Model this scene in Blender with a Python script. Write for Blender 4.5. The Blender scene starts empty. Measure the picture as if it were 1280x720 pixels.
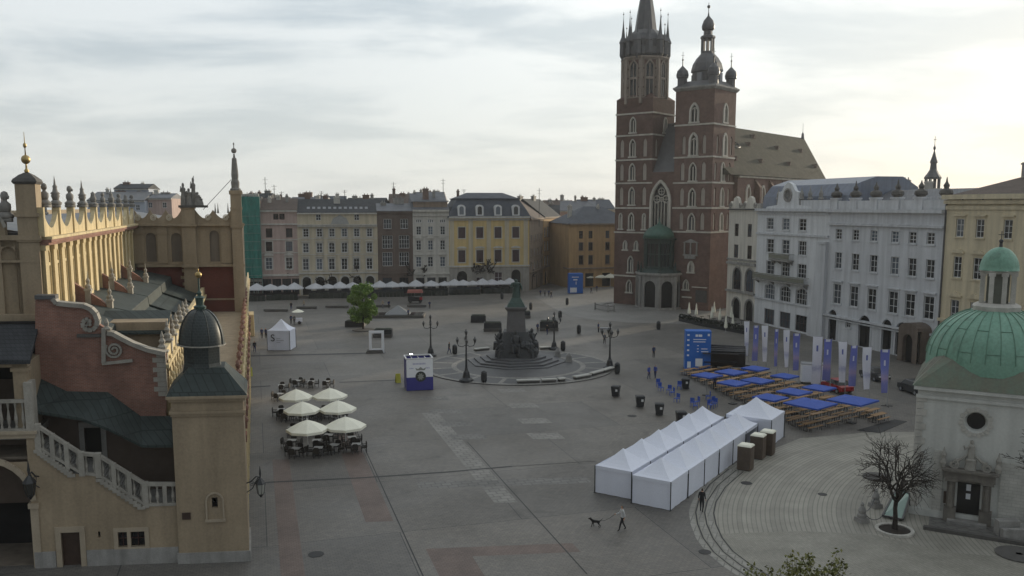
import bpy, math, random
from math import radians, sin, cos, pi, sqrt, atan2
from mathutils import Matrix, Vector
rnd = random.Random(11)
sc = bpy.context.scene
COL = sc.collection
# ---------------------------------------------------------------- camera model
FPX, CH, PIT, CYP = 1080.0, 21.5, radians(7.5), 400.0
cp_, sp_ = cos(PIT), sin(PIT)

def ray(px, py):
    a = (px - 640) / FPX
    b = (CYP - py) / FPX
    return Vector((a, cp_ + b * sp_, -sp_ + b * cp_))

def G(px, py, z=0.0):
    r = ray(px, py)
    t = (z - CH) / r.z
    return Vector((r.x * t, r.y * t, z))

def P(px, py, Y):
    r = ray(px, py)
    t = Y / r.y
    return Vector((r.x * t, Y, CH + r.z * t))

class Frame:
    """plan frame: origin o, u along r, v along d, z up"""
    def __init__(s, o, r, d):
        s.o = Vector((o[0], o[1], 0)); s.r = Vector((r[0], r[1], 0)); s.d = Vector((d[0], d[1], 0))
        s.det = s.r.x * s.d.y - s.r.y * s.d.x
        s.T = Matrix(((s.r.x, s.d.x, 0, 0), (s.r.y, s.d.y, 0, 0), (0, 0, 1, 0), (0, 0, 0, 1)))
    def loc(s, p):
        x, y = p[0] - s.o.x, p[1] - s.o.y
        return ((x * s.d.y - y * s.d.x) / s.det, (y * s.r.x - x * s.r.y) / s.det)
    def W(s, u, v, z=0.0):
        q = s.o + s.r * u + s.d * v
        return Vector((q.x, q.y, z))
    def uz(s, px, py, v=0.0):
        n = Vector((-s.r.y, s.r.x, 0))
        r = ray(px, py)
        t = (n.dot(s.o + s.d * v)) / n.dot(r)
        p = r * t
        return s.loc(p)[0], CH + p.z
    def vz(s, px, py, u=0.0):
        n = Vector((-s.d.y, s.d.x, 0))
        r = ray(px, py)
        t = (n.dot(s.o + s.r * u)) / n.dot(r)
        p = r * t
        return s.loc(p)[1], CH + p.z
    def uv(s, px, py, z=0.0):
        return s.loc(G(px, py, z))

def rot_frame(o, deg):
    """deg: clockwise turn of the facade direction (seen from above); r points right, d away"""
    a = radians(deg)
    return Frame(o, (cos(a), -sin(a)), (sin(a), cos(a)))

# ---------------------------------------------------------------- mesh builder
class MB:
    def __init__(s, T=None):
        s.v = []; s.f = []; s.m = []; s.mi = 0; s.T = T
    def add(s, vs, fs):
        n = len(s.v)
        if s.T is not None:
            vs = [s.T @ Vector(p) for p in vs]
        s.v.extend([tuple(p) for p in vs])
        for f in fs:
            s.f.append([i + n for i in f]); s.m.append(s.mi)
        return s
    def box(s, x0, x1, y0, y1, z0, z1, top=True, bottom=True):
        vs = [(x0, y0, z0), (x1, y0, z0), (x1, y1, z0), (x0, y1, z0), (x0, y0, z1), (x1, y0, z1), (x1, y1, z1), (x0, y1, z1)]
        fs = [(0, 1, 5, 4), (1, 2, 6, 5), (2, 3, 7, 6), (3, 0, 4, 7)]
        if top: fs.append((4, 5, 6, 7))
        if bottom: fs.append((3, 2, 1, 0))
        return s.add(vs, fs)
    def cbox(s, cx, cy, cz, w, d, h):
        return s.box(cx - w / 2, cx + w / 2, cy - d / 2, cy + d / 2, cz - h / 2, cz + h / 2)
    def frus(s, cx, cy, z0, z1, w0, d0, w1, d1):
        vs = [(cx - w0/2, cy - d0/2, z0), (cx + w0/2, cy - d0/2, z0), (cx + w0/2, cy + d0/2, z0), (cx - w0/2, cy + d0/2, z0),
              (cx - w1/2, cy - d1/2, z1), (cx + w1/2, cy - d1/2, z1), (cx + w1/2, cy + d1/2, z1), (cx - w1/2, cy + d1/2, z1)]
        return s.add(vs, [(0, 1, 5, 4), (1, 2, 6, 5), (2, 3, 7, 6), (3, 0, 4, 7), (4, 5, 6, 7), (3, 2, 1, 0)])
    def bar(s, p, q, w, h=None):
        h = h or w
        p = Vector(p); q = Vector(q); d = (q - p)
        if d.length < 1e-6: return s
        d.normalize()
        up = Vector((0, 0, 1)) if abs(d.z) < .95 else Vector((1, 0, 0))
        a = d.cross(up).normalized() * (w / 2); b = d.cross(a).normalized() * (h / 2)
        vs = [p - a - b, p + a - b, p + a + b, p - a + b, q - a - b, q + a - b, q + a + b, q - a + b]
        return s.add(vs, [(0, 1, 5, 4), (1, 2, 6, 5), (2, 3, 7, 6), (3, 0, 4, 7), (4, 5, 6, 7), (3, 2, 1, 0)])
    def tube(s, pts, rad, n=8, cap=True):
        pts = [Vector(p) for p in pts]
        if not isinstance(rad, (list, tuple)): rad = [rad] * len(pts)
        vs = []; fs = []
        ref = None
        for i, p in enumerate(pts):
            d = (pts[min(i + 1, len(pts) - 1)] - pts[max(i - 1, 0)])
            d = d.normalized() if d.length > 1e-9 else Vector((0, 0, 1))
            if ref is None:
                ref = Vector((1, 0, 0)) if abs(d.x) < .9 else Vector((0, 1, 0))
            a = (ref - d * ref.dot(d)).normalized(); b = d.cross(a); ref = a
            for k in range(n):
                t = 2 * pi * k / n
                vs.append(p + (a * cos(t) + b * sin(t)) * rad[i])
        for i in range(len(pts) - 1):
            for k in range(n):
                k2 = (k + 1) % n
                fs.append((i * n + k, i * n + k2, (i + 1) * n + k2, (i + 1) * n + k))
        if cap:
            fs.append(tuple(reversed(range(n)))); fs.append(tuple(range((len(pts) - 1) * n, len(pts) * n)))
        return s.add(vs, fs)
    def lathe(s, prof, cx=0, cy=0, n=16, rot=0.0, sx=1.0, sy=1.0):
        vs = []; fs = []
        for (r, z) in prof:
            for k in range(n):
                t = rot + 2 * pi * k / n
                vs.append((cx + r * cos(t) * sx, cy + r * sin(t) * sy, z))
        for i in range(len(prof) - 1):
            for k in range(n):
                k2 = (k + 1) % n
                fs.append((i * n + k, i * n + k2, (i + 1) * n + k2, (i + 1) * n + k))
        fs.append(tuple(reversed(range(n)))); fs.append(tuple(range((len(prof) - 1) * n, len(prof) * n)))
        return s.add(vs, fs)
    def prism(s, poly, y0, y1):
        """poly of (x,z) extruded along y"""
        n = len(poly)
        vs = [(x, y0, z) for x, z in poly] + [(x, y1, z) for x, z in poly]
        fs = [tuple(range(n)), tuple(reversed(range(n, 2 * n)))]
        fs += [(i, i + n, (i + 1) % n + n, (i + 1) % n) for i in range(n)]
        return s.add(vs, fs)
    def prism_x(s, poly, x0, x1):
        """poly of (y,z) extruded along x"""
        n = len(poly)
        vs = [(x0, y, z) for y, z in poly] + [(x1, y, z) for y, z in poly]
        fs = [tuple(range(n)), tuple(reversed(range(n, 2 * n)))]
        fs += [(i, i + n, (i + 1) % n + n, (i + 1) % n) for i in range(n)]
        return s.add(vs, fs)
    def slab(s, poly, z0, z1):
        """poly of (x,y) extruded along z"""
        n = len(poly)
        vs = [(x, y, z0) for x, y in poly] + [(x, y, z1) for x, y in poly]
        fs = [tuple(reversed(range(n))), tuple(range(n, 2 * n))]
        fs += [(i, (i + 1) % n, (i + 1) % n + n, i + n) for i in range(n)]
        return s.add(vs, fs)
    def sphere(s, c, r, n=10, m=7, sz=1.0):
        prof = []
        for i in range(m + 1):
            t = -pi / 2 + pi * i / m
            prof.append((max(1e-4, r * cos(t)), c[2] + r * sz * sin(t)))
        return s.lathe(prof, c[0], c[1], n)
    def mesh(s, name, mats, smooth=False):
        me = bpy.data.meshes.new(name)
        me.from_pydata(s.v, [], s.f)
        if not isinstance(mats, (list, tuple)): mats = [mats]
        for m in mats: me.materials.append(m)
        if len(mats) > 1: me.polygons.foreach_set('material_index', s.m)
        if smooth: me.polygons.foreach_set('use_smooth', [True] * len(me.polygons))
        me.update()
        return me
    def each(s, name, mats, parent=None, smooth=False):
        """one object for every connected piece"""
        par = list(range(len(s.v)))
        def find(a):
            while par[a] != a: par[a] = par[par[a]]; a = par[a]
            return a
        for f in s.f:
            for i in f[1:]: par[find(i)] = find(f[0])
        key = {}
        groups = {}
        for i, v in enumerate(s.v):      # weld pieces that share a corner
            k = (round(v[0], 3), round(v[1], 3), round(v[2], 3))
            if k in key: par[find(i)] = find(key[k])
            else: key[k] = i
        for j, f in enumerate(s.f): groups.setdefault(find(f[0]), []).append(j)
        for js in groups.values():
            m = MB(); mp = {}
            for j in js:
                ff = []
                for i in s.f[j]:
                    if i not in mp: mp[i] = len(m.v); m.v.append(s.v[i])
                    ff.append(mp[i])
                m.f.append(ff); m.m.append(s.m[j])
            m.build(name, mats, parent, smooth)
    def build(s, name, mats, parent=None, smooth=False, loc=None, rz=0.0):
        return link(name, s.mesh(name, mats, smooth), parent, loc, rz)

def link(name, me, parent=None, loc=None, rz=0.0):
    o = bpy.data.objects.new(name, me)
    COL.objects.link(o)
    if parent is not None: o.parent = parent
    if loc is not None: o.location = loc
    if rz: o.rotation_euler = (0, 0, rz)
    return o

def autosmooth(o, ang=35):
    me = o.data
    me.polygons.foreach_set('use_smooth', [True] * len(me.polygons))
    try:
        me.set_sharp_from_angle(angle=radians(ang))
    except Exception:
        pass
    return o

def tag(o, label=None, cat=None, group=None, kind=None):
    if label: o['label'] = label
    if cat: o['category'] = cat
    if group: o['group'] = group
    if kind: o['kind'] = kind
    return o

def thing(name, label, cat, loc=(0, 0, 0), rz=0.0, group=None):
    o = bpy.data.objects.new(name, None)
    o.empty_display_size = .3
    COL.objects.link(o)
    o.location = loc; o.rotation_euler = (0, 0, rz)
    return tag(o, label, cat, group)

def dup(root, loc, rz=0.0, label=None, group=None, scale=None):
    r = root.copy(); COL.objects.link(r); r.location = loc; r.rotation_euler = (0, 0, rz)
    if scale: r.scale = scale
    if label: r['label'] = label
    if group: r['group'] = group
    for ch in KIDS.get(root.name, []):
        c = ch.copy(); COL.objects.link(c); c.parent = r
        for g in KIDS.get(ch.name, []):
            d = g.copy(); COL.objects.link(d); d.parent = c
    return r
KIDS = {}
def index_kids(root):
    KIDS[root.name] = list(root.children)
    for c in root.children: KIDS[c.name] = list(c.children)
    return root

# ---------------------------------------------------------------- materials
def _n(t, kind, **kw):
    n = t.nodes.new(kind)
    for k, v in kw.items(): setattr(n, k, v)
    return n

def mat(name, col, rough=.8, var=.18, scale=1.2, streak=0.0, bump=0.0, metal=0.0, spec=.4, bscale=None, fine=0.0):
    m = bpy.data.materials.new(name); m.use_nodes = True
    t = m.node_tree; L = t.links.new
    b = t.nodes['Principled BSDF']
    b.inputs['Roughness'].default_value = rough; b.inputs['Metallic'].default_value = metal
    b.inputs['Specular IOR Level'].default_value = spec
    tc = _n(t, 'ShaderNodeTexCoord')
    no = _n(t, 'ShaderNodeTexNoise'); no.inputs['Scale'].default_value = scale; no.inputs['Detail'].default_value = 6; no.inputs['Roughness'].default_value = .65
    L(tc.outputs['Object'], no.inputs['Vector'])
    ramp = _n(t, 'ShaderNodeMapRange'); ramp.inputs[1].default_value = .25; ramp.inputs[2].default_value = .75
    ramp.inputs[3].default_value = 1 - var; ramp.inputs[4].default_value = 1 + var
    L(no.outputs['Fac'], ramp.inputs[0])
    fac = ramp.outputs[0]
    def mul(a, bsock):
        n = _n(t, 'ShaderNodeMath', operation='MULTIPLY'); L(a, n.inputs[0]); L(bsock, n.inputs[1]); return n.outputs[0]
    if streak:
        mp = _n(t, 'ShaderNodeMapping'); mp.inputs['Scale'].default_value = (1.3, 1.3, .09)
        L(tc.outputs['Object'], mp.inputs['Vector'])
        n2 = _n(t, 'ShaderNodeTexNoise'); n2.inputs['Scale'].default_value = 1.1; n2.inputs['Detail'].default_value = 5
        L(mp.outputs[0], n2.inputs['Vector'])
        r2 = _n(t, 'ShaderNodeMapRange'); r2.inputs[1].default_value = .38; r2.inputs[2].default_value = .68
        r2.inputs[3].default_value = 1.06; r2.inputs[4].default_value = 1 - streak
        L(n2.outputs['Fac'], r2.inputs[0]); fac = mul(fac, r2.outputs[0])
    if fine:
        n3 = _n(t, 'ShaderNodeTexNoise'); n3.inputs['Scale'].default_value = scale * 14; n3.inputs['Detail'].default_value = 3
        L(tc.outputs['Object'], n3.inputs['Vector'])
        r3 = _n(t, 'ShaderNodeMapRange'); r3.inputs[1].default_value = .3; r3.inputs[2].default_value = .7
        r3.inputs[3].default_value = 1 - fine; r3.inputs[4].default_value = 1 + fine
        L(n3.outputs['Fac'], r3.inputs[0]); fac = mul(fac, r3.outputs[0])
    vm = _n(t, 'ShaderNodeVectorMath', operation='SCALE'); vm.inputs[0].default_value = col[:3]
    L(fac, vm.inputs['Scale'])
    L(vm.outputs[0], b.inputs['Base Color'])
    if bump:
        bn = _n(t, 'ShaderNodeBump'); bn.inputs['Strength'].default_value = bump; bn.inputs['Distance'].default_value = .04
        n4 = _n(t, 'ShaderNodeTexNoise'); n4.inputs['Scale'].default_value = bscale or scale * 8; n4.inputs['Detail'].default_value = 4
        L(tc.outputs['Object'], n4.inputs['Vector']); L(n4.outputs['Fac'], bn.inputs['Height']); L(bn.outputs[0], b.inputs['Normal'])
    return m

def brickmat(name, c1, c2, mortar, bw=.28, bh=.085, rough=.85, along=(1.0, 1.0), wear=.25, ms=.012):
    """courses run along x+y of the object and up z"""
    m = bpy.data.materials.new(name); m.use_nodes = True
    t = m.node_tree; L = t.links.new; b = t.nodes['Principled BSDF']
    b.inputs['Roughness'].default_value = rough; b.inputs['Specular IOR Level'].default_value = .3
    tc = _n(t, 'ShaderNodeTexCoord'); sx = _n(t, 'ShaderNodeSeparateXYZ'); L(tc.outputs['Object'], sx.inputs[0])
    ad = _n(t, 'ShaderNodeMath', operation='MULTIPLY_ADD'); ad.inputs[1].default_value = along[1]
    L(sx.outputs['Y'], ad.inputs[0]); L(sx.outputs['X'], ad.inputs[2])
    cb = _n(t, 'ShaderNodeCombineXYZ'); L(ad.outputs[0], cb.inputs['X']); L(sx.outputs['Z'], cb.inputs['Y'])
    br = _n(t, 'ShaderNodeTexBrick'); br.inputs['Scale'].default_value = 1
    br.inputs['Brick Width'].default_value = bw; br.inputs['Row Height'].default_value = bh; br.inputs['Mortar Size'].default_value = ms
    br.inputs['Color1'].default_value = (*c1, 1); br.inputs['Color2'].default_value = (*c2, 1); br.inputs['Mortar'].default_value = (*mortar, 1)
    L(cb.outputs[0], br.inputs['Vector'])
    no = _n(t, 'ShaderNodeTexNoise'); no.inputs['Scale'].default_value = .55; no.inputs['Detail'].default_value = 8; no.inputs['Roughness'].default_value = .7
    L(tc.outputs['Object'], no.inputs['Vector'])
    r = _n(t, 'ShaderNodeMapRange'); r.inputs[1].default_value = .3; r.inputs[2].default_value = .7; r.inputs[3].default_value = 1 - wear; r.inputs[4].default_value = 1 + wear
    L(no.outputs['Fac'], r.inputs[0])
    vm = _n(t, 'ShaderNodeVectorMath', operation='SCALE'); L(br.outputs['Color'], vm.inputs[0]); L(r.outputs[0], vm.inputs['Scale'])
    L(vm.outputs[0], b.inputs['Base Color'])
    return m

def tilemat(name, col, w=.35, h=.3, rough=.6, var=.3, seam=.45, metal=0.0, spec=.4):
    """roof covering: courses across x / up the slope (uses y+z), seams darker"""
    m = bpy.data.materials.new(name); m.use_nodes = True
    t = m.node_tree; L = t.links.new; b = t.nodes['Principled BSDF']
    b.inputs['Roughness'].default_value = rough; b.inputs['Metallic'].default_value = metal; b.inputs['Specular IOR Level'].default_value = spec
    tc = _n(t, 'ShaderNodeTexCoord'); sx = _n(t, 'ShaderNodeSeparateXYZ'); L(tc.outputs['Object'], sx.inputs[0])
    a1 = _n(t, 'ShaderNodeMath', operation='ADD'); L(sx.outputs['X'], a1.inputs[0]); L(sx.outputs['Y'], a1.inputs[1])
    a2 = _n(t, 'ShaderNodeMath', operation='MULTIPLY'); a2.inputs[1].default_value = 1.35; L(sx.outputs['Z'], a2.inputs[0])
    cb = _n(t, 'ShaderNodeCombineXYZ'); L(a1.outputs[0], cb.inputs['X']); L(a2.outputs[0], cb.inputs['Y'])
    br = _n(t, 'ShaderNodeTexBrick'); br.inputs['Scale'].default_value = 1; br.inputs['Brick Width'].default_value = w; br.inputs['Row Height'].default_value = h
    br.inputs['Mortar Size'].default_value = min(w, h) * .07
    c = Vector(col)
    br.inputs['Color1'].default_value = (*(c * (1 - var * .5)), 1); br.inputs['Color2'].default_value = (*(c * (1 + var * .5)), 1); br.inputs['Mortar'].default_value = (*(c * seam), 1)
    L(cb.outputs[0], br.inputs['Vector'])
    no = _n(t, 'ShaderNodeTexNoise'); no.inputs['Scale'].default_value = .5; no.inputs['Detail'].default_value = 7; no.inputs['Roughness'].default_value = .7
    L(tc.outputs['Object'], no.inputs['Vector'])
    r = _n(t, 'ShaderNodeMapRange'); r.inputs[1].default_value = .3; r.inputs[2].default_value = .7; r.inputs[3].default_value = 1 - var; r.inputs[4].default_value = 1 + var
    L(no.outputs['Fac'], r.inputs[0])
    vm = _n(t, 'ShaderNodeVectorMath', operation='SCALE'); L(br.outputs['Color'], vm.inputs[0]); L(r.outputs[0], vm.inputs['Scale'])
    L(vm.outputs[0], b.inputs['Base Color'])
    return m

def leafmat(name, c1, c2):
    m = bpy.data.materials.new(name); m.use_nodes = True
    t = m.node_tree; L = t.links.new; b = t.nodes['Principled BSDF']
    b.inputs['Roughness'].default_value = .6
    g = _n(t, 'ShaderNodeNewGeometry'); rp = _n(t, 'ShaderNodeMix', data_type='RGBA')
    rp.inputs['A'].default_value = (*c1, 1); rp.inputs['B'].default_value = (*c2, 1)
    L(g.outputs['Random Per Island'], rp.inputs['Factor']); L(rp.outputs['Result'], b.inputs['Base Color'])
    b.inputs['Transmission Weight'].default_value = 0
    return m

def glassmat(name, col=(.015, .018, .022), rough=.12, spec=.5):
    m = bpy.data.materials.new(name); m.use_nodes = True
    t = m.node_tree; L = t.links.new; b = t.nodes['Principled BSDF']
    b.inputs['Roughness'].default_value = rough; b.inputs['Specular IOR Level'].default_value = spec
    g = _n(t, 'ShaderNodeObjectInfo'); pw = _n(t, 'ShaderNodeMath', operation='POWER'); pw.inputs[1].default_value = 4.0; L(g.outputs['Random'], pw.inputs[0])
    r = _n(t, 'ShaderNodeMapRange'); r.inputs[3].default_value = .6; r.inputs[4].default_value = 7.5
    L(pw.outputs[0], r.inputs[0])
    vm = _n(t, 'ShaderNodeVectorMath', operation='SCALE'); vm.inputs[0].default_value = col; L(r.outputs[0], vm.inputs['Scale'])
    L(vm.outputs[0], b.inputs['Base Color'])
    return m

# ---------------------------------------------------------------- walls with openings, windows
def arch_pts(x0, x1, zt, kind, n=9):
    """points of the head from (x0,spring) to (x1,spring)"""
    w = x1 - x0; c = (x0 + x1) / 2
    if kind == 'r':
        return [(c - w / 2 * cos(pi * i / (n - 1)), zt - w / 2 + w / 2 * sin(pi * i / (n - 1))) for i in range(n)], zt - w / 2
    if kind == 's':   # segmental
        rise = w * .18; R = (w * w / 4 + rise * rise) / (2 * rise); a = math.asin(w / 2 / R)
        return [(c + R * sin(-a + 2 * a * i / (n - 1)), zt - R + R * cos(-a + 2 * a * i / (n - 1))) for i in range(n)], zt - rise
    rise = w * .95; R = (w * w / 4 + rise * rise) / w
    L = []
    k = n // 2
    a = math.asin(min(1, rise / R))
    for i in range(k + 1):
        t = a * i / k
        L.append((x0 + R - R * cos(t), zt - rise + R * sin(t)))
    Rr = [(2 * c - x, z) for x, z in reversed(L[:-1])]
    return L + Rr, zt - rise

def profile(x0, x1, zb, zt, kind):
    if not kind: return [(x0, zb), (x0, zt), (x1, zt), (x1, zb)]
    pts, sp = arch_pts(x0, x1, zt, kind)
    return [(x0, zb)] + pts + [(x1, zb)]

def wall(mb, x0, x1, z0, z1, ops, y=0.0, depth=.25):
    xs = sorted({round(a, 4) for a in [x0, x1] + [o[0] for o in ops] + [o[1] for o in ops] if x0 - 1e-6 <= a <= x1 + 1e-6})
    zs = sorted({round(a, 4) for a in [z0, z1] + [o[2] for o in ops] + [o[3] for o in ops] if z0 - 1e-6 <= a <= z1 + 1e-6})
    vs = []; fs = []
    for i in range(len(xs) - 1):
        for j in range(len(zs) - 1):
            cx = (xs[i] + xs[i + 1]) / 2; cz = (zs[j] + zs[j + 1]) / 2
            if any(o[0] < cx < o[1] and o[2] < cz < o[3] for o in ops): continue
            k = len(vs)
            vs += [(xs[i], y, zs[j]), (xs[i + 1], y, zs[j]), (xs[i + 1], y, zs[j + 1]), (xs[i], y, zs[j + 1])]
            fs.append((k, k + 1, k + 2, k + 3))
    for o in ops:
        kind = o[4] if len(o) > 4 else None
        pr = profile(o[0], o[1], o[2], o[3], kind)
        n = len(pr); k = len(vs)
        vs += [(x, y, z) for x, z in pr] + [(x, y + depth, z) for x, z in pr]
        for i in range(n):
            j = (i + 1) % n
            fs.append((k + i, k + j, k + n + j, k + n + i))
        if kind:
            hd = pr[1:-1]
            for (a, b) in zip(hd[:-1], hd[1:]):
                if abs(a[0] - b[0]) < 1e-6: continue
                k = len(vs)
                vs += [(a[0], y, a[1]), (b[0], y, b[1]), (b[0], y, o[3]), (a[0], y, o[3])]
                fs.append((k, k + 1, k + 2, k + 3))
    mb.add(vs, fs)

_WM = {}
def window(parent, x, zb, w, h, y=.15, kind=None, cols=2, rows=3, t=.07, fmat=None, gmat=None, name='window', split=True):
    """window part (frame) with a pane sub-part; x is the centre"""
    key = (round(w, 2), round(h, 2), kind, cols, rows, t, fmat.name, gmat.name, split)
    if key not in _WM:
        mb = MB(); pr = profile(-w / 2, w / 2, 0, h, kind); ins = profile(-w / 2 + t, w / 2 - t, t, h - t, kind)
        n = len(pr)
        for yy, rev in ((-.03, False), (.03, True)):
            vs = [(a, yy, b) for a, b in pr] + [(a, yy, b) for a, b in ins]
            fs = [(i, (i + 1) % n, (i + 1) % n + n, i + n) for i in range(n)]
            mb.add(vs, fs)
        vs = [(a, -.03, b) for a, b in ins] + [(a, .03, b) for a, b in ins]
        mb.add(vs, [(i, (i + 1) % n, (i + 1) % n + n, i + n) for i in range(n)])
        hh = h - (w * .5 if kind == 'r' else (w * .9 if kind == 'p' else 0)) * .55
        for c in range(1, cols): mb.box(-w / 2 + w * c / cols - t * .4, -w / 2 + w * c / cols + t * .4, -.028, .028, t, (hh if abs(c / cols - .5) > .1 else h - t))
        for r_ in range(1, rows):
            zz = hh * r_ / rows
            mb.box(-w / 2 + t, w / 2 - t, -.026, .026, zz - t * .35, zz + t * .35)
        pb = MB() if split else mb
        if not split: pb.mi = 1
        pp = profile(-w / 2 + t * .5, w / 2 - t * .5, t * .5, h - t * .5, kind)
        k = len(pp)
        pb.add([(a, .012, b) for a, b in pp], [tuple(range(k))])
        if split: _WM[key] = (mb.mesh(name, fmat), pb.mesh('pane', gmat))
        else: _WM[key] = (mb.mesh(name, [fmat, gmat]), None)
    a, b = _WM[key]
    o = link(name, a, parent, (x, y, zb))
    if b is not None: link('pane', b, o)
    return o
# ---------------------------------------------------------------- palette
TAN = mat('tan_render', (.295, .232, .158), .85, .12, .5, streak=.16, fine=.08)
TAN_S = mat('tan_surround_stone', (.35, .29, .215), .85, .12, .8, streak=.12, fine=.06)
TAN_LIT = mat('sunlit_tan_render', (.54, .44, .26), .85, .12, .6, streak=.25, fine=.1)  # brighter copy of the hall tan, sunlight put into the east-side colour
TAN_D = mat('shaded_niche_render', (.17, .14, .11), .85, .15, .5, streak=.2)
CREAM = mat('cream_stone', (.52, .46, .36), .8, .15, .9, streak=.15)
PALE_STONE = mat('pale_stone', (.46, .44, .40), .8, .18, 1.2, streak=.2, fine=.1)
HALL_STONE = mat('hall_limestone', (.30, .28, .245), .85, .2, 1.2, streak=.2, fine=.1)
GREY_STONE = mat('grey_stone', (.27, .26, .245), .85, .22, 1.2, streak=.25, fine=.1)
DARK_STONE = mat('dark_stone', (.085, .08, .075), .85, .25, 1.5, fine=.1)
GRANITE = mat('dark_granite', (.05, .052, .055), .6, .2, 3, fine=.15)
STATUE = mat('weathered_sandstone', (.20, .19, .175), .9, .3, 3, fine=.15)
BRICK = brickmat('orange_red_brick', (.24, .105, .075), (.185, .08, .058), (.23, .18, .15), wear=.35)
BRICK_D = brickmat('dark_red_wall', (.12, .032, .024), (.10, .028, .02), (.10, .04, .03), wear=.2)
CH_BRICK = brickmat('church_brick', (.125, .070, .056), (.095, .054, .045), (.13, .098, .082), bw=.6, bh=.2, wear=.32, ms=.02)
CH_BRICK2 = brickmat('church_brick_pale', (.145, .084, .068), (.115, .066, .055), (.145, .112, .094), bw=.6, bh=.2, wear=.3, ms=.02)
CH_STONE = mat('church_limestone', (.47, .44, .39), .85, .18, .6, streak=.2)
CH_BLIND = mat('blind_plaster', (.36, .32, .28), .85, .15, .6, streak=.2)
SLATE = tilemat('slate_roof', (.04, .043, .048), .3, .22, .75, .25, spec=.25)
SLATE_B = tilemat('blue_grey_slate', (.07, .08, .10), .34, .26, .7, .22, spec=.3)
COPPER_DK = tilemat('dark_copper', (.034, .045, .043), .55, 1.3, .65, .3, .55, spec=.3)
COPPER_BLK = tilemat('blackened_copper', (.022, .028, .028), .28, .22, .42, .3, 1.9)
COPPER_G = None
LEAD = mat('lead_sheet', (.085, .085, .09), .5, .25, 1.0, fine=.1, spec=.5)
LEAD_L = mat('pale_zinc', (.2, .205, .22), .45, .2, .8, spec=.5)
TIN = tilemat('tin_roof', (.125, .13, .145), .6, 2.4, .6, .18, .7, spec=.35)
TILE_BROWN = tilemat('brown_tile_roof', (.10, .072, .058), .3, .28, .8, .28)
TILE_CH = tilemat('church_roof_tiles', (.07, .066, .053), .5, .4, .9, .22, .75, spec=.05)
GOLD = mat('gilded_metal', (.42, .31, .14), .45, .1, 3, metal=1.0)
GLASS = glassmat('window_glass')
GLASS_B = glassmat('dark_glazing', (.01, .011, .013), .2)
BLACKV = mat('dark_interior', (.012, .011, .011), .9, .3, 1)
WOODD = mat('dark_timber', (.045, .026, .018), .6, .25, 3)
FR_WHITE = mat('white_window_paint', (.62, .62, .62), .5, .08, 2)
FR_GREY = mat('grey_window_paint', (.3, .3, .3), .5, .08, 2)
FR_BROWN = mat('brown_window_paint', (.05, .02, .016), .5, .15, 2)
IRON = mat('black_iron', (.022, .023, .025), .45, .2, 4, spec=.5)
BRONZE = mat('green_bronze', (.035, .065, .055), .5, .35, 2.5, fine=.2)
CANVAS_W = mat('white_canvas', (.70, .72, .81), .7, .05, .7, fine=.03)
CANVAS_C = mat('cream_canvas', (.80, .78, .66), .75, .07, .8, fine=.04)
CANVAS_B = mat('blue_canvas', (.025, .075, .36), .65, .12, .9, fine=.06)
TREE_BARK = mat('dark_bark', (.03, .024, .02), .9, .3, 4)
BLUE_P = mat('blue_print', (.02, .13, .48), .45, .06, .8)
WHITE_P = mat('white_print', (.76, .77, .80), .5, .05, 1)
NAVY_P = mat('navy_print', (.04, .04, .22), .45, .08, 1)
GREYBIN = mat('dark_plastic', (.025, .026, .028), .5, .2, 3)
PINE = mat('pine_wood', (.31, .185, .085), .6, .2, 2.5, fine=.15)
WICKER = mat('dark_wicker', (.035, .03, .025), .8, .2, 6)

# ---------------------------------------------------------------- sun, sky, camera
SUN_AZ, SUN_EL = radians(42), radians(7.5)         # azimuth clockwise from the view direction
sdir = Vector((sin(SUN_AZ) * cos(SUN_EL), cos(SUN_AZ) * cos(SUN_EL), sin(SUN_EL)))
sl = bpy.data.lights.new('sun', 'SUN'); sl.energy = 3.8; sl.angle = radians(1.2); sl.color = (1.0, .86, .64)
so = bpy.data.objects.new('sun', sl); COL.objects.link(so)
so.rotation_euler = sdir.to_track_quat('Z', 'Y').to_euler()

w = bpy.data.worlds.new('World'); sc.world = w; w.use_nodes = True
t = w.node_tree; L = t.links.new
bg = t.nodes['Background']; bg.inputs['Strength'].default_value = .1
sky = _n(t, 'ShaderNodeTexSky', sky_type='NISHITA'); sky.sun_disc = False
sky.sun_elevation = SUN_EL; sky.sun_rotation = SUN_AZ
sky.air_density = 1.0; sky.dust_density = 1.0; sky.ozone_density = 2.0
tc = _n(t, 'ShaderNodeTexCoord')
sx = _n(t, 'ShaderNodeSeparateXYZ'); L(tc.outputs['Generated'], sx.inputs[0])
# cloud sheet: direction projected on a flat layer
zc = _n(t, 'ShaderNodeMath', operation='MAXIMUM'); L(sx.outputs['Z'], zc.inputs[0]); zc.inputs[1].default_value = 0.0
za = _n(t, 'ShaderNodeMath', operation='ADD'); L(zc.outputs[0], za.inputs[0]); za.inputs[1].default_value = .16
dx = _n(t, 'ShaderNodeMath', operation='DIVIDE'); L(sx.outputs['X'], dx.inputs[0]); L(za.outputs[0], dx.inputs[1])
dy = _n(t, 'ShaderNodeMath', operation='DIVIDE'); L(sx.outputs['Y'], dy.inputs[0]); L(za.outputs[0], dy.inputs[1])
cb = _n(t, 'ShaderNodeCombineXYZ'); L(dx.outputs[0], cb.inputs[0]); L(dy.outputs[0], cb.inputs[1])
mp = _n(t, 'ShaderNodeMapping'); mp.inputs['Location'].default_value = (3.1, 1.7, 0); mp.inputs['Scale'].default_value = (.85, 1.2, 1); mp.inputs['Rotation'].default_value = (0, 0, radians(-12))
L(cb.outputs[0], mp.inputs['Vector'])
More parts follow.
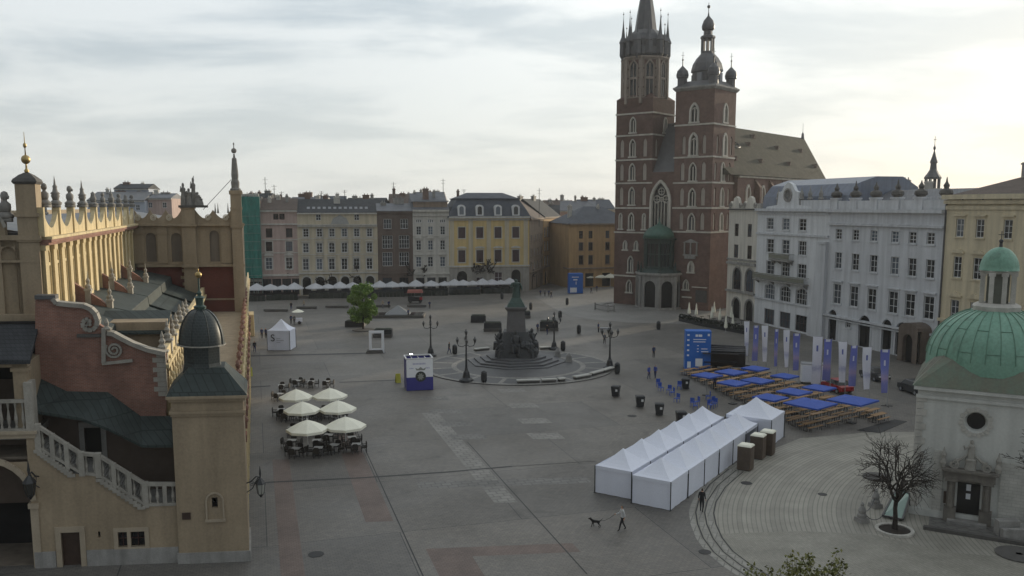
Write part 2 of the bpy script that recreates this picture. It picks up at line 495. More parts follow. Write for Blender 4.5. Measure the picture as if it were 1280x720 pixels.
n1 = _n(t, 'ShaderNodeTexNoise'); n1.inputs['Scale'].default_value = 1.15; n1.inputs['Detail'].default_value = 9; n1.inputs['Roughness'].default_value = .56; n1.inputs['Distortion'].default_value = .35
L(mp.outputs[0], n1.inputs['Vector'])
thick = _n(t, 'ShaderNodeMapRange'); thick.inputs[1].default_value = .42; thick.inputs[2].default_value = .64; thick.interpolation_type = 'SMOOTHSTEP'
L(n1.outputs['Fac'], thick.inputs[0])
# aureole round the hidden sun (clouds scatter forward)
dt = _n(t, 'ShaderNodeVectorMath', operation='DOT_PRODUCT'); L(tc.outputs['Generated'], dt.inputs[0]); dt.inputs[1].default_value = sdir
glow = _n(t, 'ShaderNodeMapRange'); glow.inputs[1].default_value = .45; glow.inputs[2].default_value = 1.0; glow.interpolation_type = 'SMOOTHERSTEP'
L(dt.outputs['Value'], glow.inputs[0])
ccol = _n(t, 'ShaderNodeMix', data_type='RGBA')
ccol.inputs['A'].default_value = (8.5, 9.0, 9.2, 1); ccol.inputs['B'].default_value = (5.3, 6.1, 6.7, 1)
L(thick.outputs[0], ccol.inputs['Factor'])
wg = _n(t, 'ShaderNodeMix', data_type='RGBA', blend_type='ADD'); L(glow.outputs[0], wg.inputs['Factor'])
L(ccol.outputs['Result'], wg.inputs['A']); wg.inputs['B'].default_value = (2.6, 2.35, 1.9, 1)
hz = _n(t, 'ShaderNodeMapRange'); hz.inputs[1].default_value = 0.0; hz.inputs[2].default_value = .22; hz.inputs[3].default_value = .75; hz.inputs[4].default_value = 0.0
L(sx.outputs['Z'], hz.inputs[0])
hzm = _n(t, 'ShaderNodeMix', data_type='RGBA'); L(hz.outputs[0], hzm.inputs['Factor']); L(wg.outputs['Result'], hzm.inputs['A']); hzm.inputs['B'].default_value = (7.6, 7.7, 7.3, 1)
back = _n(t, 'ShaderNodeMapRange'); back.inputs[1].default_value = -.75; back.inputs[2].default_value = .45; back.inputs[3].default_value = .5; back.inputs[4].default_value = 1.0; back.interpolation_type = 'SMOOTHSTEP'
L(dt.outputs['Value'], back.inputs[0])
bk = _n(t, 'ShaderNodeVectorMath', operation='SCALE'); L(hzm.outputs['Result'], bk.inputs[0]); L(back.outputs[0], bk.inputs['Scale'])
skymix = _n(t, 'ShaderNodeMix', data_type='RGBA'); skymix.inputs['Factor'].default_value = .86
L(sky.outputs[0], skymix.inputs['A']); L(bk.outputs[0], skymix.inputs['B'])
L(skymix.outputs['Result'], bg.inputs['Color'])

cam = bpy.data.cameras.new('camera'); co = bpy.data.objects.new('camera', cam); COL.objects.link(co)
co.location = (0, 0, CH); co.rotation_euler = (pi / 2 - PIT, 0, 0)
cam.sensor_width = 36; cam.lens = 36 * FPX / 1280; cam.shift_y = (CYP - 360) / 1280.0
cam.clip_start = .5; cam.clip_end = 6000
sc.camera = co
vs_ = sc.view_settings; vs_.view_transform = 'Standard'; vs_.look = 'None'; vs_.exposure = .1; vs_.gamma = 1; vs_.use_curve_mapping = False
sc.cycles.max_bounces = 5; sc.cycles.diffuse_bounces = 3; sc.cycles.glossy_bounces = 2

# ---------------------------------------------------------------- ground
CHF = Frame(G(313, 701), Vector((.995, .10, 0)), Vector((-.2839, .9588, 0)).normalized())   # cloth hall frame
DX, DY = CHF.d.x, CHF.d.y

def groundmat():
    m = bpy.data.materials.new('square_paving'); m.use_nodes = True
    t = m.node_tree; L = t.links.new; b = t.nodes['Principled BSDF']
    b.inputs['Specular IOR Level'].default_value = .35
    tc = _n(t, 'ShaderNodeTexCoord')
    mp = _n(t, 'ShaderNodeMapping'); mp.inputs['Rotation'].default_value = (0, 0, -atan2(DY, DX) + pi / 2); mp.vector_type = 'TEXTURE'
    mp.inputs['Rotation'].default_value = (0, 0, atan2(DY, DX) - pi / 2)
    L(tc.outputs['Object'], mp.inputs['Vector'])
    # big panels
    br = _n(t, 'ShaderNodeTexBrick'); br.inputs['Scale'].default_value = 1; br.inputs['Brick Width'].default_value = 17; br.inputs['Row Height'].default_value = 11
    br.inputs['Mortar Size'].default_value = .035; br.offset = .5
    br.inputs['Color1'].default_value = (.160, .147, .129, 1); br.inputs['Color2'].default_value = (.122, .115, .105, 1); br.inputs['Mortar'].default_value = (.05, .05, .05, 1)
    L(mp.outputs[0], br.inputs['Vector'])
    # setts
    vo = _n(t, 'ShaderNodeTexBrick'); vo.inputs['Scale'].default_value = 1; vo.inputs['Brick Width'].default_value = .34; vo.inputs['Row Height'].default_value = .22; vo.inputs['Mortar Size'].default_value = .018
    vo.inputs['Color1'].default_value = (1.12, 1.1, 1.08, 1); vo.inputs['Color2'].default_value = (.9, .9, .92, 1); vo.inputs['Mortar'].default_value = (.66, .66, .66, 1)
    L(mp.outputs[0], vo.inputs['Vector'])
    m1 = _n(t, 'ShaderNodeMix', data_type='RGBA', blend_type='MULTIPLY'); m1.inputs['Factor'].default_value = 1; L(br.outputs['Color'], m1.inputs['A']); L(vo.outputs['Color'], m1.inputs['B'])
    n = _n(t, 'ShaderNodeTexNoise'); n.inputs['Scale'].default_value = .07; n.inputs['Detail'].default_value = 9; n.inputs['Roughness'].default_value = .68
    L(tc.outputs['Object'], n.inputs['Vector'])
    r = _n(t, 'ShaderNodeMapRange'); r.inputs[1].default_value = .32; r.inputs[2].default_value = .68; r.inputs[3].default_value = .76; r.inputs[4].default_value = 1.22
    L(n.outputs['Fac'], r.inputs[0])
    vm = _n(t, 'ShaderNodeVectorMath', operation='SCALE'); L(m1.outputs['Result'], vm.inputs[0]); L(r.outputs[0], vm.inputs['Scale'])
    g1 = _n(t, 'ShaderNodeTexNoise'); g1.inputs['Scale'].default_value = 2.6; g1.inputs['Detail'].default_value = 6; g1.inputs['Roughness'].default_value = .75
    L(tc.outputs['Object'], g1.inputs['Vector'])
    g2 = _n(t, 'ShaderNodeMapRange'); g2.inputs[1].default_value = .3; g2.inputs[2].default_value = .7; g2.inputs[3].default_value = .82; g2.inputs[4].default_value = 1.18; L(g1.outputs['Fac'], g2.inputs[0])
    st = _n(t, 'ShaderNodeTexNoise'); st.inputs['Scale'].default_value = .33; st.inputs['Detail'].default_value = 5; st.inputs['Distortion'].default_value = .6; L(mp.outputs[0], st.inputs['Vector'])
    s2 = _n(t, 'ShaderNodeMapRange'); s2.inputs[1].default_value = .58; s2.inputs[2].default_value = .72; s2.inputs[3].default_value = 1.0; s2.inputs[4].default_value = .72; L(st.outputs['Fac'], s2.inputs[0])
    gm = _n(t, 'ShaderNodeMath', operation='MULTIPLY'); L(g2.outputs[0], gm.inputs[0]); L(s2.outputs[0], gm.inputs[1])
    v2 = _n(t, 'ShaderNodeVectorMath', operation='SCALE'); L(vm.outputs[0], v2.inputs[0]); L(gm.outputs[0], v2.inputs['Scale'])
    L(v2.outputs[0], b.inputs['Base Color'])
    n2 = _n(t, 'ShaderNodeTexNoise'); n2.inputs['Scale'].default_value = .12; n2.inputs['Detail'].default_value = 7
    L(tc.outputs['Object'], n2.inputs['Vector'])
    r2 = _n(t, 'ShaderNodeMapRange'); r2.inputs[1].default_value = .35; r2.inputs[2].default_value = .65; r2.inputs[3].default_value = .5; r2.inputs[4].default_value = .64
    L(n2.outputs['Fac'], r2.inputs[0]); L(r2.outputs[0], b.inputs['Roughness'])
    return m

def paving(name, col, bw=.3, bh=.18, rot=0.0, rough=.6, var=.25, mort=.6, ring=None, scale=.3):
    m = bpy.data.materials.new(name); m.use_nodes = True
    t = m.node_tree; L = t.links.new; b = t.nodes['Principled BSDF']
    b.inputs['Specular IOR Level'].default_value = .35; b.inputs['Roughness'].default_value = rough
    tc = _n(t, 'ShaderNodeTexCoord')
    c = Vector(col)
    if ring:
        cx, cy, pitch = ring
        sx = _n(t, 'ShaderNodeSeparateXYZ'); L(tc.outputs['Object'], sx.inputs[0])
        vsub = _n(t, 'ShaderNodeVectorMath', operation='SUBTRACT'); L(tc.outputs['Object'], vsub.inputs[0]); vsub.inputs[1].default_value = (cx, cy, 0)
        ln = _n(t, 'ShaderNodeVectorMath', operation='LENGTH'); L(vsub.outputs[0], ln.inputs[0])
        s2 = _n(t, 'ShaderNodeSeparateXYZ'); L(vsub.outputs[0], s2.inputs[0])
        at = _n(t, 'ShaderNodeMath', operation='ARCTAN2'); L(s2.outputs['Y'], at.inputs[0]); L(s2.outputs['X'], at.inputs[1])
        am = _n(t, 'ShaderNodeMath', operation='MULTIPLY'); L(at.outputs[0], am.inputs[0]); am.inputs[1].default_value = .9
        cb = _n(t, 'ShaderNodeCombineXYZ'); L(am.outputs[0], cb.inputs['X']); L(ln.outputs['Value'], cb.inputs['Y'])
        vec = cb.outputs[0]; bw, bh = 900, pitch
    else:
        mp = _n(t, 'ShaderNodeMapping'); mp.vector_type = 'TEXTURE'; mp.inputs['Rotation'].default_value = (0, 0, rot)
        L(tc.outputs['Object'], mp.inputs['Vector']); vec = mp.outputs[0]
    br = _n(t, 'ShaderNodeTexBrick'); br.inputs['Scale'].default_value = 1; br.inputs['Brick Width'].default_value = bw; br.inputs['Row Height'].default_value = bh
    br.inputs['Mortar Size'].default_value = (.035 if ring else min(bw, bh) * .08)
    br.inputs['Color1'].default_value = (*(c * 1.1), 1); br.inputs['Color2'].default_value = (*(c * .9), 1); br.inputs['Mortar'].default_value = (*(c * mort), 1)
    L(vec, br.inputs['Vector'])
    n = _n(t, 'ShaderNodeTexNoise'); n.inputs['Scale'].default_value = scale; n.inputs['Detail'].default_value = 8; n.inputs['Roughness'].default_value = .68
    L(tc.outputs['Object'], n.inputs['Vector'])
    r = _n(t, 'ShaderNodeMapRange'); r.inputs[1].default_value = .3; r.inputs[2].default_value = .7; r.inputs[3].default_value = 1 - var; r.inputs[4].default_value = 1 + var
    L(n.outputs['Fac'], r.inputs[0])
    vm = _n(t, 'ShaderNodeVectorMath', operation='SCALE'); L(br.outputs['Color'], vm.inputs[0]); L(r.outputs[0], vm.inputs['Scale'])
    L(vm.outputs[0], b.inputs['Base Color'])
    return m

mb = MB(); mb.add([(-900, -250, 0), (900, -250, 0), (900, 1500, 0), (-900, 1500, 0)], [(0, 1, 2, 3)])
tag(mb.build('ground', groundmat()), kind='structure')

def sheet(name, pts, z, m):
    mb = MB(); mb.add([(p[0], p[1], z) for p in pts], [tuple(range(len(pts)))])
    return tag(mb.build(name, m), kind='structure')
def sheet_px(name, pxs, z, m): return sheet(name, [G(*p) for p in pxs], z, m)

CROT = atan2(DY, DX) - pi / 2
PV_RED = paving('reddish_setts', (.142, .104, .088), .3, .2, CROT)
PV_PALE = paving('pale_slabs', (.205, .195, .178), .8, .6, CROT, var=.2)
PV_MID = paving('grey_slabs', (.155, .148, .138), .8, .6, CROT, var=.25)
PV_PLAZA = paving('church_yard_setts', (.215, .205, .19), .4, .4, radians(40), var=.2, scale=.12)
PV_FAN = paving('fan_cobbles', (.265, .25, .213), rough=.6, var=.2, ring=(48, 50, .32), mort=.66, scale=.35)
PV_FINE = paving('fine_cobbles', (.25, .236, .20), .16, .16, radians(30), rough=.65, var=.22, scale=.4)
PV_KERB = paving('kerb_stones', (.26, .25, .225), .9, .5, radians(70), var=.2)
DRAIN = mat('drain_channel', (.018, .018, .019), .6, .3, 2)

# long bands running with the cloth hall and cross bands
def band(u0, u1, v0, v1, z, m, name='paving_band'):
    pts = [CHF.W(u0, v0), CHF.W(u1, v0), CHF.W(u1, v1), CHF.W(u0, v1)]
    return sheet(name, pts, z, m)
def uvp(px, py): return CHF.uv(px, py)
u_a = uvp(383, 700)[0]; u_b = uvp(527, 716)[0]; u_c = uvp(735, 719)[0]
band(u_a - 1.6, u_a - .2, -6, 22, .004, PV_RED)
band(u_b - .045, u_b + .045, -6, 30, .0085, DRAIN, 'paving_joint')
band(u_b - 2.2, u_b - .3, 6, 30, .004, PV_RED)
band(u_c - .045, u_c + .045, -4, 26, .0085, DRAIN, 'paving_joint')
band(u_c - 2.0, u_c - .3, 9, 38, .004, PV_PALE)
for k in range(6):
    uu, vv = uvp(682 - k * 14, 545 - k * 19)
    band(uu - 1.5, uu + 1.5, vv - 1.1, vv + 1.1, .005, PV_PALE)
for k in range(4):
    uu, vv = uvp(585 - k * 14, 546 - k * 16)
    band(uu - 1.6, uu + 1.6, vv - 1.0, vv + 1.0, .005, PV_MID)
u0, v0 = uvp(545, 712); u1, v1 = uvp(700, 684)
band(u0, u1 + 1, v1 - .9, v1 + .6, .0045, PV_RED)
band(u0, u0 + 2.6, -6, v1 - .9, .0045, PV_RED)
band(uvp(520, 603)[0], uvp(740, 603)[0], uvp(640, 603)[1] - .8, uvp(640, 603)[1] + .8, .0045, PV_MID)

def strip_line(name, pts, wd, z, m):
    mb = MB(); L_ = []; R_ = []
    for i, p in enumerate(pts):
        a = pts[max(0, i - 1)]; b = pts[min(len(pts) - 1, i + 1)]
        d = Vector((b[0] - a[0], b[1] - a[1], 0)).normalized(); n = Vector((-d.y, d.x, 0)) * wd / 2
        L_.append((p[0] + n.x, p[1] + n.y, z)); R_.append((p[0] - n.x, p[1] - n.y, z))
    k = len(pts); mb.add(L_ + R_, [(i, i + 1, k + i + 1, k + i) for i in range(k - 1)])
    return tag(mb.build(name, m), kind='structure')
def drain(pxs, wd, name='drainage_channel'): return strip_line(name, [G(*p) for p in pxs], wd, .0125, DRAIN)
drain([(314, 604), (450, 597.5), (560, 590), (640, 583)], .26)
drain([(640, 583), (745, 576.5)], .1)
drain([(308, 445), (400, 443), (482, 441)], 1.0)
drain([(312, 484), (338, 482.5)], .6); drain([(424, 478), (500, 475)], .45)

# paler church yard and its edge, fan paving round the small church
CY = [(641, 372), (668, 379), (688, 385), (700, 391), (735, 398), (775, 402), (815, 402), (850, 400), (880, 402), (930, 402), (930, 360), (760, 352), (690, 357)]
sheet_px('church_yard_paving', [(668, 371), (690, 385), (712, 395), (745, 400), (790, 403.5), (850, 405), (935, 409), (940, 378), (770, 357), (712, 358)], .004, PV_PLAZA)
strip_line('yard_kerb', [G(668, 371), G(690, 385), G(712, 395), G(745, 400), G(790, 403.5), G(850, 405), G(905, 407.5)], .5, .0095, PV_MID)

EDGE = [(905, 585), (880, 605), (866, 625), (862, 640), (864, 655), (871, 673), (884, 691), (905, 708), (932, 726), (990, 755)]
fan = EDGE + [(1420, 780), (1420, 560), (1150, 540), (1090, 540), (1000, 548)]
sheet_px('fan_paving', fan, .004, PV_FAN)
sheet_px('fine_paving', [(884, 668), (1000, 664), (1090, 668), (1180, 690), (1300, 700), (1420, 780), (990, 755), (932, 726), (905, 708), (889, 692)], .008, PV_FINE)
e = [G(*p) for p in EDGE]
cN = Vector((37, 55, 0))
for k in range(3):
    pts = [p + (cN - Vector((p.x, p.y, 0))).normalized() * (.12 + k * .62) for p in e]
    strip_line('plaza_kerb', pts, .34, .0125 + .002 * k, PV_KERB)
    strip_line('kerb_joint', [p + (cN - Vector((p.x, p.y, 0))).normalized() * .31 for p in pts], .10, .0125 + .002 * k, DRAIN)
for (px, py, r) in ((933, 604, .45), (941, 608.5, 0), (881, 690, .4), (790, 520, .5), (930, 625, 0), (395, 693, .5), (475, 686, .0), (1028, 618, .35), (788, 530, .0)):
    if r:
        mb = MB(); g = G(px, py); mb.lathe([(r, .014), (r, .02), (r * .9, .024)], g.x, g.y, 14)
        tag(mb.build('manhole_cover', DRAIN), 'round dark iron manhole cover set in the paving', 'manhole cover', 'manhole covers in the square')
# ================================================================ CLOTH HALL
T = CHF.T
hall = thing('cloth_hall', 'long ochre arcaded market hall with brick gable, outside stair and domed stair turret', 'market hall', CHF.o)
q = CHF.uz
def B(): return MB(T)
VH = 6.0                                             # south wall of the main hall
u_h = q(48, 300, VH)[0]                              # its east wall
v_c = CHF.vz(165, 300, u_h)[0]                       # south face of the cross block
z_cor = q(30, 297, VH)[1]
u_r = q(290, 300, v_c)[0]; u_p = q(303, 300, v_c)[0]
z_low = 14.75
VG = 3.8                                             # brick gable plane
u_a = q(206, 450, VG)[0]
# --- main hall body
mb = B()
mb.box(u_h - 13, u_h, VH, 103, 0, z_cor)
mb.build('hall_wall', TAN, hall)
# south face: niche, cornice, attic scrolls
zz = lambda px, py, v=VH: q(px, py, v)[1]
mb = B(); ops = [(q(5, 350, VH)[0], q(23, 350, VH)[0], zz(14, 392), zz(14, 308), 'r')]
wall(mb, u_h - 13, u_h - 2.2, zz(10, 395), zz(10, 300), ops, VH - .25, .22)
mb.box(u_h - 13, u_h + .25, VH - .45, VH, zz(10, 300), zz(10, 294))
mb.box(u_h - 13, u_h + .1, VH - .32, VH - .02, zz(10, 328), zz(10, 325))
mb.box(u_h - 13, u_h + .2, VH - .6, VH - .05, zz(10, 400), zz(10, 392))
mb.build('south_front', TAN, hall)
mb = B()   # scrolled attic of the south front
x0 = u_h - 13; x1 = u_h - 1.9; zb = zz(10, 294)
pts = [(x0, zb), (x1, zb), (x1, zz(20, 272)), (x1 - .4, zz(20, 270)), (x1 - .9, zz(20, 272)), (x1 - 1.3, zz(20, 280)), (x1 - 2.2, zz(10, 286)), (x1 - 4, zz(10, 287)), (x1 - 6, zz(10, 280)), (x0, zz(10, 278))]
mb.prism(pts, VH - .3, VH + .3)
mb.build('attic_scroll', TAN, hall)
mb = B()
for k in range(22):
    a = k * .55; r1 = 1.0 - k * .042
    b2 = a + .55; r2 = 1.0 - (k + 1) * .042
    cx, cz = x1 - .95, zz(14, 286) + .1
    mb.bar((cx + r1 * cos(a), VH - .36, cz + r1 * sin(a)), (cx + r2 * cos(b2), VH - .36, cz + r2 * sin(b2)), .14, .2)
mb.build('attic_volute', HALL_STONE, hall)
# corner pillar with cap and gilded ball
mb = B()
pu0, pu1 = q(23, 300, VH - .3)[0], q(48.5, 300, VH - .3)[0]
cu = (pu0 + pu1) / 2; pw = pu1 - pu0
zp = zz(37, 230, VH - .3)
mb.box(pu0, pu1, VH - .3, VH + 1.2, zz(37, 392), zp)
mb.box(pu0 - .12, pu1 + .12, VH - .42, VH + 1.32, zz(37, 271), zz(37, 266))
mb.box(pu0 - .1, pu1 + .1, VH - .4, VH + 1.3, zz(37, 302), zz(37, 296))
mb.build('corner_pillar', TAN, hall)
mb = B(); cv = VH + .45
mb.frus(cu, cv, zp, zp + .15, pw + .1, 1.6, pw + .3, 1.8); mb.frus(cu, cv, zp + .15, zp + .35, pw + .3, 1.8, pw + .1, 1.6)
mb.frus(cu, cv, zp + .35, zp + .6, pw + .05, 1.5, pw - .5, .9); mb.frus(cu, cv, zp + .6, zp + .72, pw - .55, .8, .3, .3)
mb.build('pillar_cap', DARK_STONE, hall)
mb = B(); zf = zp + .66
mb.lathe([(.1, zf), (.16, zf + .2), (.07, zf + .3), (.06, zf + .5)], cu, cv, 10); zb_ = zz(37, 199); mb.lathe([(.06, zf + .4), (.05, zb_ - .2)], cu, cv, 8); mb.sphere((cu, cv, zb_), .29, 14, 9)
mb.lathe([(.05, zb_ + .25), (.03, zb_ + .7), (.11, zb_ + .8), (.11, zb_ + .95), (.03, zb_ + 1.05), (.015, zb_ + 1.7)], cu, cv, 8)
mb.build('gilded_ball_finial', GOLD, hall, True)
# --- sunlit east wall of the hall: bays with pilasters, blind arches, cornice, attic
mb = B(); mp_ = B(); nb = 17
span = v_c - VH
for i in range(nb):
    a = VH + span * i / nb; b2 = VH + span * (i + 1) / nb
    mp_.box(u_h, u_h + .34, a, a + (b2 - a) * .36, z_low - 1, z_cor - .55)           # pilaster
    mp_.box(u_h, u_h + .42, a - .05, a + (b2 - a) * .36 + .05, z_cor - .85, z_cor - .5)
    mp_.box(u_h, u_h + .46, a - .05, a + (b2 - a) * .36 + .05, z_low - .9, z_low - .3)
    vm = a + (b2 - a) * .68; hw = (b2 - a) * .26
    ar = [(vm - hw, z_low - .2)] + [(vm - hw * cos(pi * k / 8), z_cor - 1.3 + hw * sin(pi * k / 8)) for k in range(9)] + [(vm + hw, z_low - .2)]
    for p, r_ in zip(ar[:-1], ar[1:]):
        mb.bar((u_h + .06, p[0], p[1]), (u_h + .06, r_[0], r_[1]), .12, .16)
    mp_.box(u_h, u_h + .12, vm - hw * .9, vm + hw * .9, z_cor - 1.9, z_cor - 1.7)
mp_.box(u_h - .02, u_h + .3, VH, VH + .9, z_low - 1, z_cor)
mp_.each('east_pilaster', TAN_LIT, hall)
mb.build('blind_arcade', TAN_LIT, hall)
mb = B(); mb.box(u_h + .002, u_h + .05, VH, v_c, z_low - 2, z_cor); mb.build('east_wall', TAN_LIT, hall)
mb = B()
mb.box(u_h - .1, u_h + .62, VH - .05, v_c, z_cor - .5, z_cor - .32); mb.box(u_h - .1, u_h + .8, VH - .05, v_c, z_cor - .32, z_cor - .12)
mb.build('east_cornice', BRICK, hall)
mb = B(); mb.box(u_h - .1, u_h + .85, VH - .05, v_c, z_cor - .12, z_cor + .05); mb.build('cornice_drip', TAN_LIT, hall)
# attic: concave-topped parapet between little pillars, mask finials above
ATT = 1.75; nb = 9
mb = B(); mp_ = B()
for i in range(nb):
    a = VH + span * i / nb; b2 = VH + span * (i + 1) / nb
    prof = []
    for k in range(13):
        s = k / 12
        prof.append((a + (b2 - a) * s, z_cor + .05 + ATT * (.28 + .72 * abs(2 * s - 1) ** 1.7)))
    mb.prism_x([(a, z_cor + .04), (b2, z_cor + .04)] + list(reversed(prof)), u_h + .02, u_h + .34)
    mp_.box(u_h - .05, u_h + .46, a - .22, a + .22, z_cor + .04, z_cor + ATT + .15)
    # scroll circle on the panel
    cv2, cz2 = (a + b2) / 2, z_cor + .42
mb.build('east_attic', TAN_LIT, hall); mp_.each('attic_pillar', TAN_LIT, hall)
mb = B(); mb.lathe([(.46, 0), (.5, .15), (.34, .25), (.3, .4)], 0, 0, 10); mb.add([], [])
mb.box(-.5, .5, -.32, .32, -.12, .1)
def mask_mesh(kind):
    m = MB()
    m.box(-.36, .36, -.36, .36, -.02, .22)
    m.lathe([(.42, .2), (.5, .38), (.34, .5), (.26, .6)], 0, 0, 10)
    if kind == 0:      # bust
        m.lathe([(.26, .58), (.34, .85), (.33, 1.1), (.14, 1.28), (.13, 1.36), (.22, 1.45), (.24, 1.62), (.18, 1.82), (.05, 1.9)], 0, 0, 10, sx=1.0, sy=.8)
        m.lathe([(.05, 1.4), (.09, 1.55), (.04, 1.65)], .2, -.12, 6)
    elif kind == 1:    # pinnacle
        m.lathe([(.24, .58), (.30, .8), (.36, .92), (.30, 1.05), (.4, 1.15), (.22, 1.3), (.16, 1.6), (.2, 1.7), (.1, 1.85), (.04, 2.35), (.01, 2.6)], 0, 0, 9)
    else:              # urn head
        m.lathe([(.18, .58), (.3, .75), (.34, 1.0), (.26, 1.25), (.2, 1.45), (.24, 1.6), (.1, 1.78), (.02, 1.85)], 0, 0, 9, sx=.85)
    return m.mesh('attic_finial', STATUE, True)
MK = [mask_mesh(k) for k in range(3)]
for i in range(nb + 1):
    v = VH + span * i / nb + (0 if i else 1.6)
    w_ = Vector((T @ Vector((u_h + .2, v, 0)))); o = link('attic_finial', MK[(0, 1, 0, 1, 2, 0, 1, 0, 2, 0)[i]], hall, (w_.x, w_.y, z_cor + ATT + .15), .4 * i); o.scale = (.8, .8, .82 if i < 4 else .7)
    if i == nb: break
    v += span / nb * .5; w_ = T @ Vector((u_h - 6.5 - (i % 3), v, 0))
    o = link('attic_finial', MK[(i + 1) % 3], hall, (w_.x, w_.y, z_cor + ATT - .75), .7 * i); o.scale = (.7, .7, .7)
for i in range(4):
    w_ = T @ Vector((q(8 - i * 30, 280, VH)[0], VH, 0)); link('attic_finial', MK[1 if i else 0], hall, (w_.x, w_.y, zz(10, 277)), .4)
# hall roof behind the attics
mb = B(); mb.box(u_h - 12.6, u_h - .5, VH + .6, 102, z_cor, z_cor + .3); mb.prism([(u_h - 12, z_cor + .3), (u_h - 1, z_cor + .3), (u_h - 6.5, z_cor + 1.2)], VH + 1, 102)
mb.build('hall_roof', LEAD, hall)
mb = B(); mb.prism([(u_h - 13, z_cor + .04), (u_h - 12.6, z_cor + .04), (u_h - 12.6, z_cor + 1.5), (u_h - 13, z_cor + 1.5)], VH, 102); mb.build('west_attic', TAN, hall)

# --- cross block (south face in shade)
zc = lambda px, py: q(px, py, v_c)[1]
zt = zc(230, 280); zm = zc(230, 331); VC2 = v_c + 17
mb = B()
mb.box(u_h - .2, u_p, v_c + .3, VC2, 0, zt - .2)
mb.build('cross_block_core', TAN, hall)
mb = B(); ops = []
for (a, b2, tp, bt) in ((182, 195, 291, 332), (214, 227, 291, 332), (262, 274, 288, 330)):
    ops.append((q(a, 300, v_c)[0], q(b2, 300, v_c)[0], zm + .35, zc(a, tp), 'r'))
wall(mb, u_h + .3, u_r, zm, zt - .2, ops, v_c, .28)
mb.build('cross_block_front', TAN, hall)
mb = B()
for o_ in ops: mb.box(o_[0] - .1, o_[1] + .1, v_c + .26, v_c + .3, o_[2] - .1, o_[3] + .1)
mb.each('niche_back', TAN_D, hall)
mb = B()
for a, b2 in ((167, 180), (197, 209), (276, 289)):
    mb.box(q(a, 300, v_c)[0], q(b2, 300, v_c)[0], v_c - .18, v_c, zm + .2, zt - .2)
    mb.box(q(a, 300, v_c)[0] - .06, q(b2, 300, v_c)[0] + .06, v_c - .26, v_c, zt - 1.1, zt - .85)
cu0, cu1 = q(228, 300, v_c - .7)[0], q(245, 300, v_c - .7)[0]
mb.box(cu0, cu1, v_c - .7, v_c, 0, zt + 1.75); mb.box(cu0 - .1, cu1 + .1, v_c - .8, v_c, zt + 1.7, zt + 1.9)
mb.each('front_pilaster', TAN, hall)
mb = B()
mb.box(u_h + .5, u_p + .3, v_c - .5, v_c + .35, zt - .2, zt + .02); mb.box(u_h + .5, u_p + .2, v_c - .35, v_c + .35, zt + .02, zt + .12)
mb.box(u_h + .5, u_p + .15, v_c - .35, v_c + .1, zm - .22, zm + .06); mb.box(cu0 - .15, cu1 + .15, v_c - .95, v_c, zm - .25, zm + .08)
mb.box(cu0 - .15, cu1 + .15, v_c - .95, v_c, zt - .25, zt + .04)
mb.build('cross_block_cornice', TAN, hall)
# attic with low scrolls
mb = B()
def attic_poly(ua, ub, n):
    pr = []
    for i in range(n):
        for k in range(9):
            s = k / 8; pr.append((ua + (ub - ua) * (i + s) / n, zt + .12 + 1.45 * (.35 + .65 * abs(2 * s - 1) ** 1.6)))
    return [(ua, zt + .1), (ub, zt + .1)] + list(reversed(pr))
mb.prism(attic_poly(u_h + .4, cu0, 3), v_c - .1, v_c + .25); mb.prism(attic_poly(cu1, u_r, 2), v_c - .1, v_c + .25)
mb.build('cross_block_attic', TAN, hall)
mb = B()
def spiral(mb, cx, cz, r0, v, turns=2.2, w_=.1, sgn=1, start=0.0, n=24, dp=.14):
    for k in range(n):
        a = start + sgn * turns * 2 * pi * k / n; b_ = start + sgn * turns * 2 * pi * (k + 1) / n
        r1 = r0 * (1 - .82 * k / n); r2 = r0 * (1 - .82 * (k + 1) / n)
        mb.bar((cx + r1 * cos(a), v, cz + r1 * sin(a)), (cx + r2 * cos(b_), v, cz + r2 * sin(b_)), dp, w_)
for k in range(3): spiral(mb, u_h + .4 + (cu0 - u_h - .4) * (k + .5) / 3 - .5, zt + .7, .38, v_c - .15)
for k in range(2): spiral(mb, cu1 + (u_r - cu1) * (k + .5) / 2 + .4, zt + .7, .36, v_c - .15)
mb.build('attic_scrollwork', CREAM, hall)
# dark red lower walls with quoins
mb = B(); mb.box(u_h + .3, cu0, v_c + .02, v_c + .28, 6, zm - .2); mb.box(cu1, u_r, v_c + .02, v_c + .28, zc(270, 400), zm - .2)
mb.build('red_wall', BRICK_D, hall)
mb = B()
for k in range(11):
    z = zm - .5 - k * .75
    for (ua, s) in ((cu0, -1), ):
        l = .42 if k % 2 else .26
        mb.box(ua - l, ua + .02, v_c - .06, v_c + .1, z - .34, z)
mb.box(cu1, u_r, v_c - .05, v_c + .1, zc(270, 375), zc(270, 373)); mb.box(cu1, u_r, v_c - .1, v_c + .1, zc(270, 402), zc(270, 397)); mb.box(u_h + .3, cu0, v_c - .05, v_c + .1, zc(200, 385.5), zc(200, 384))
mb.each('quoin', TAN, hall)
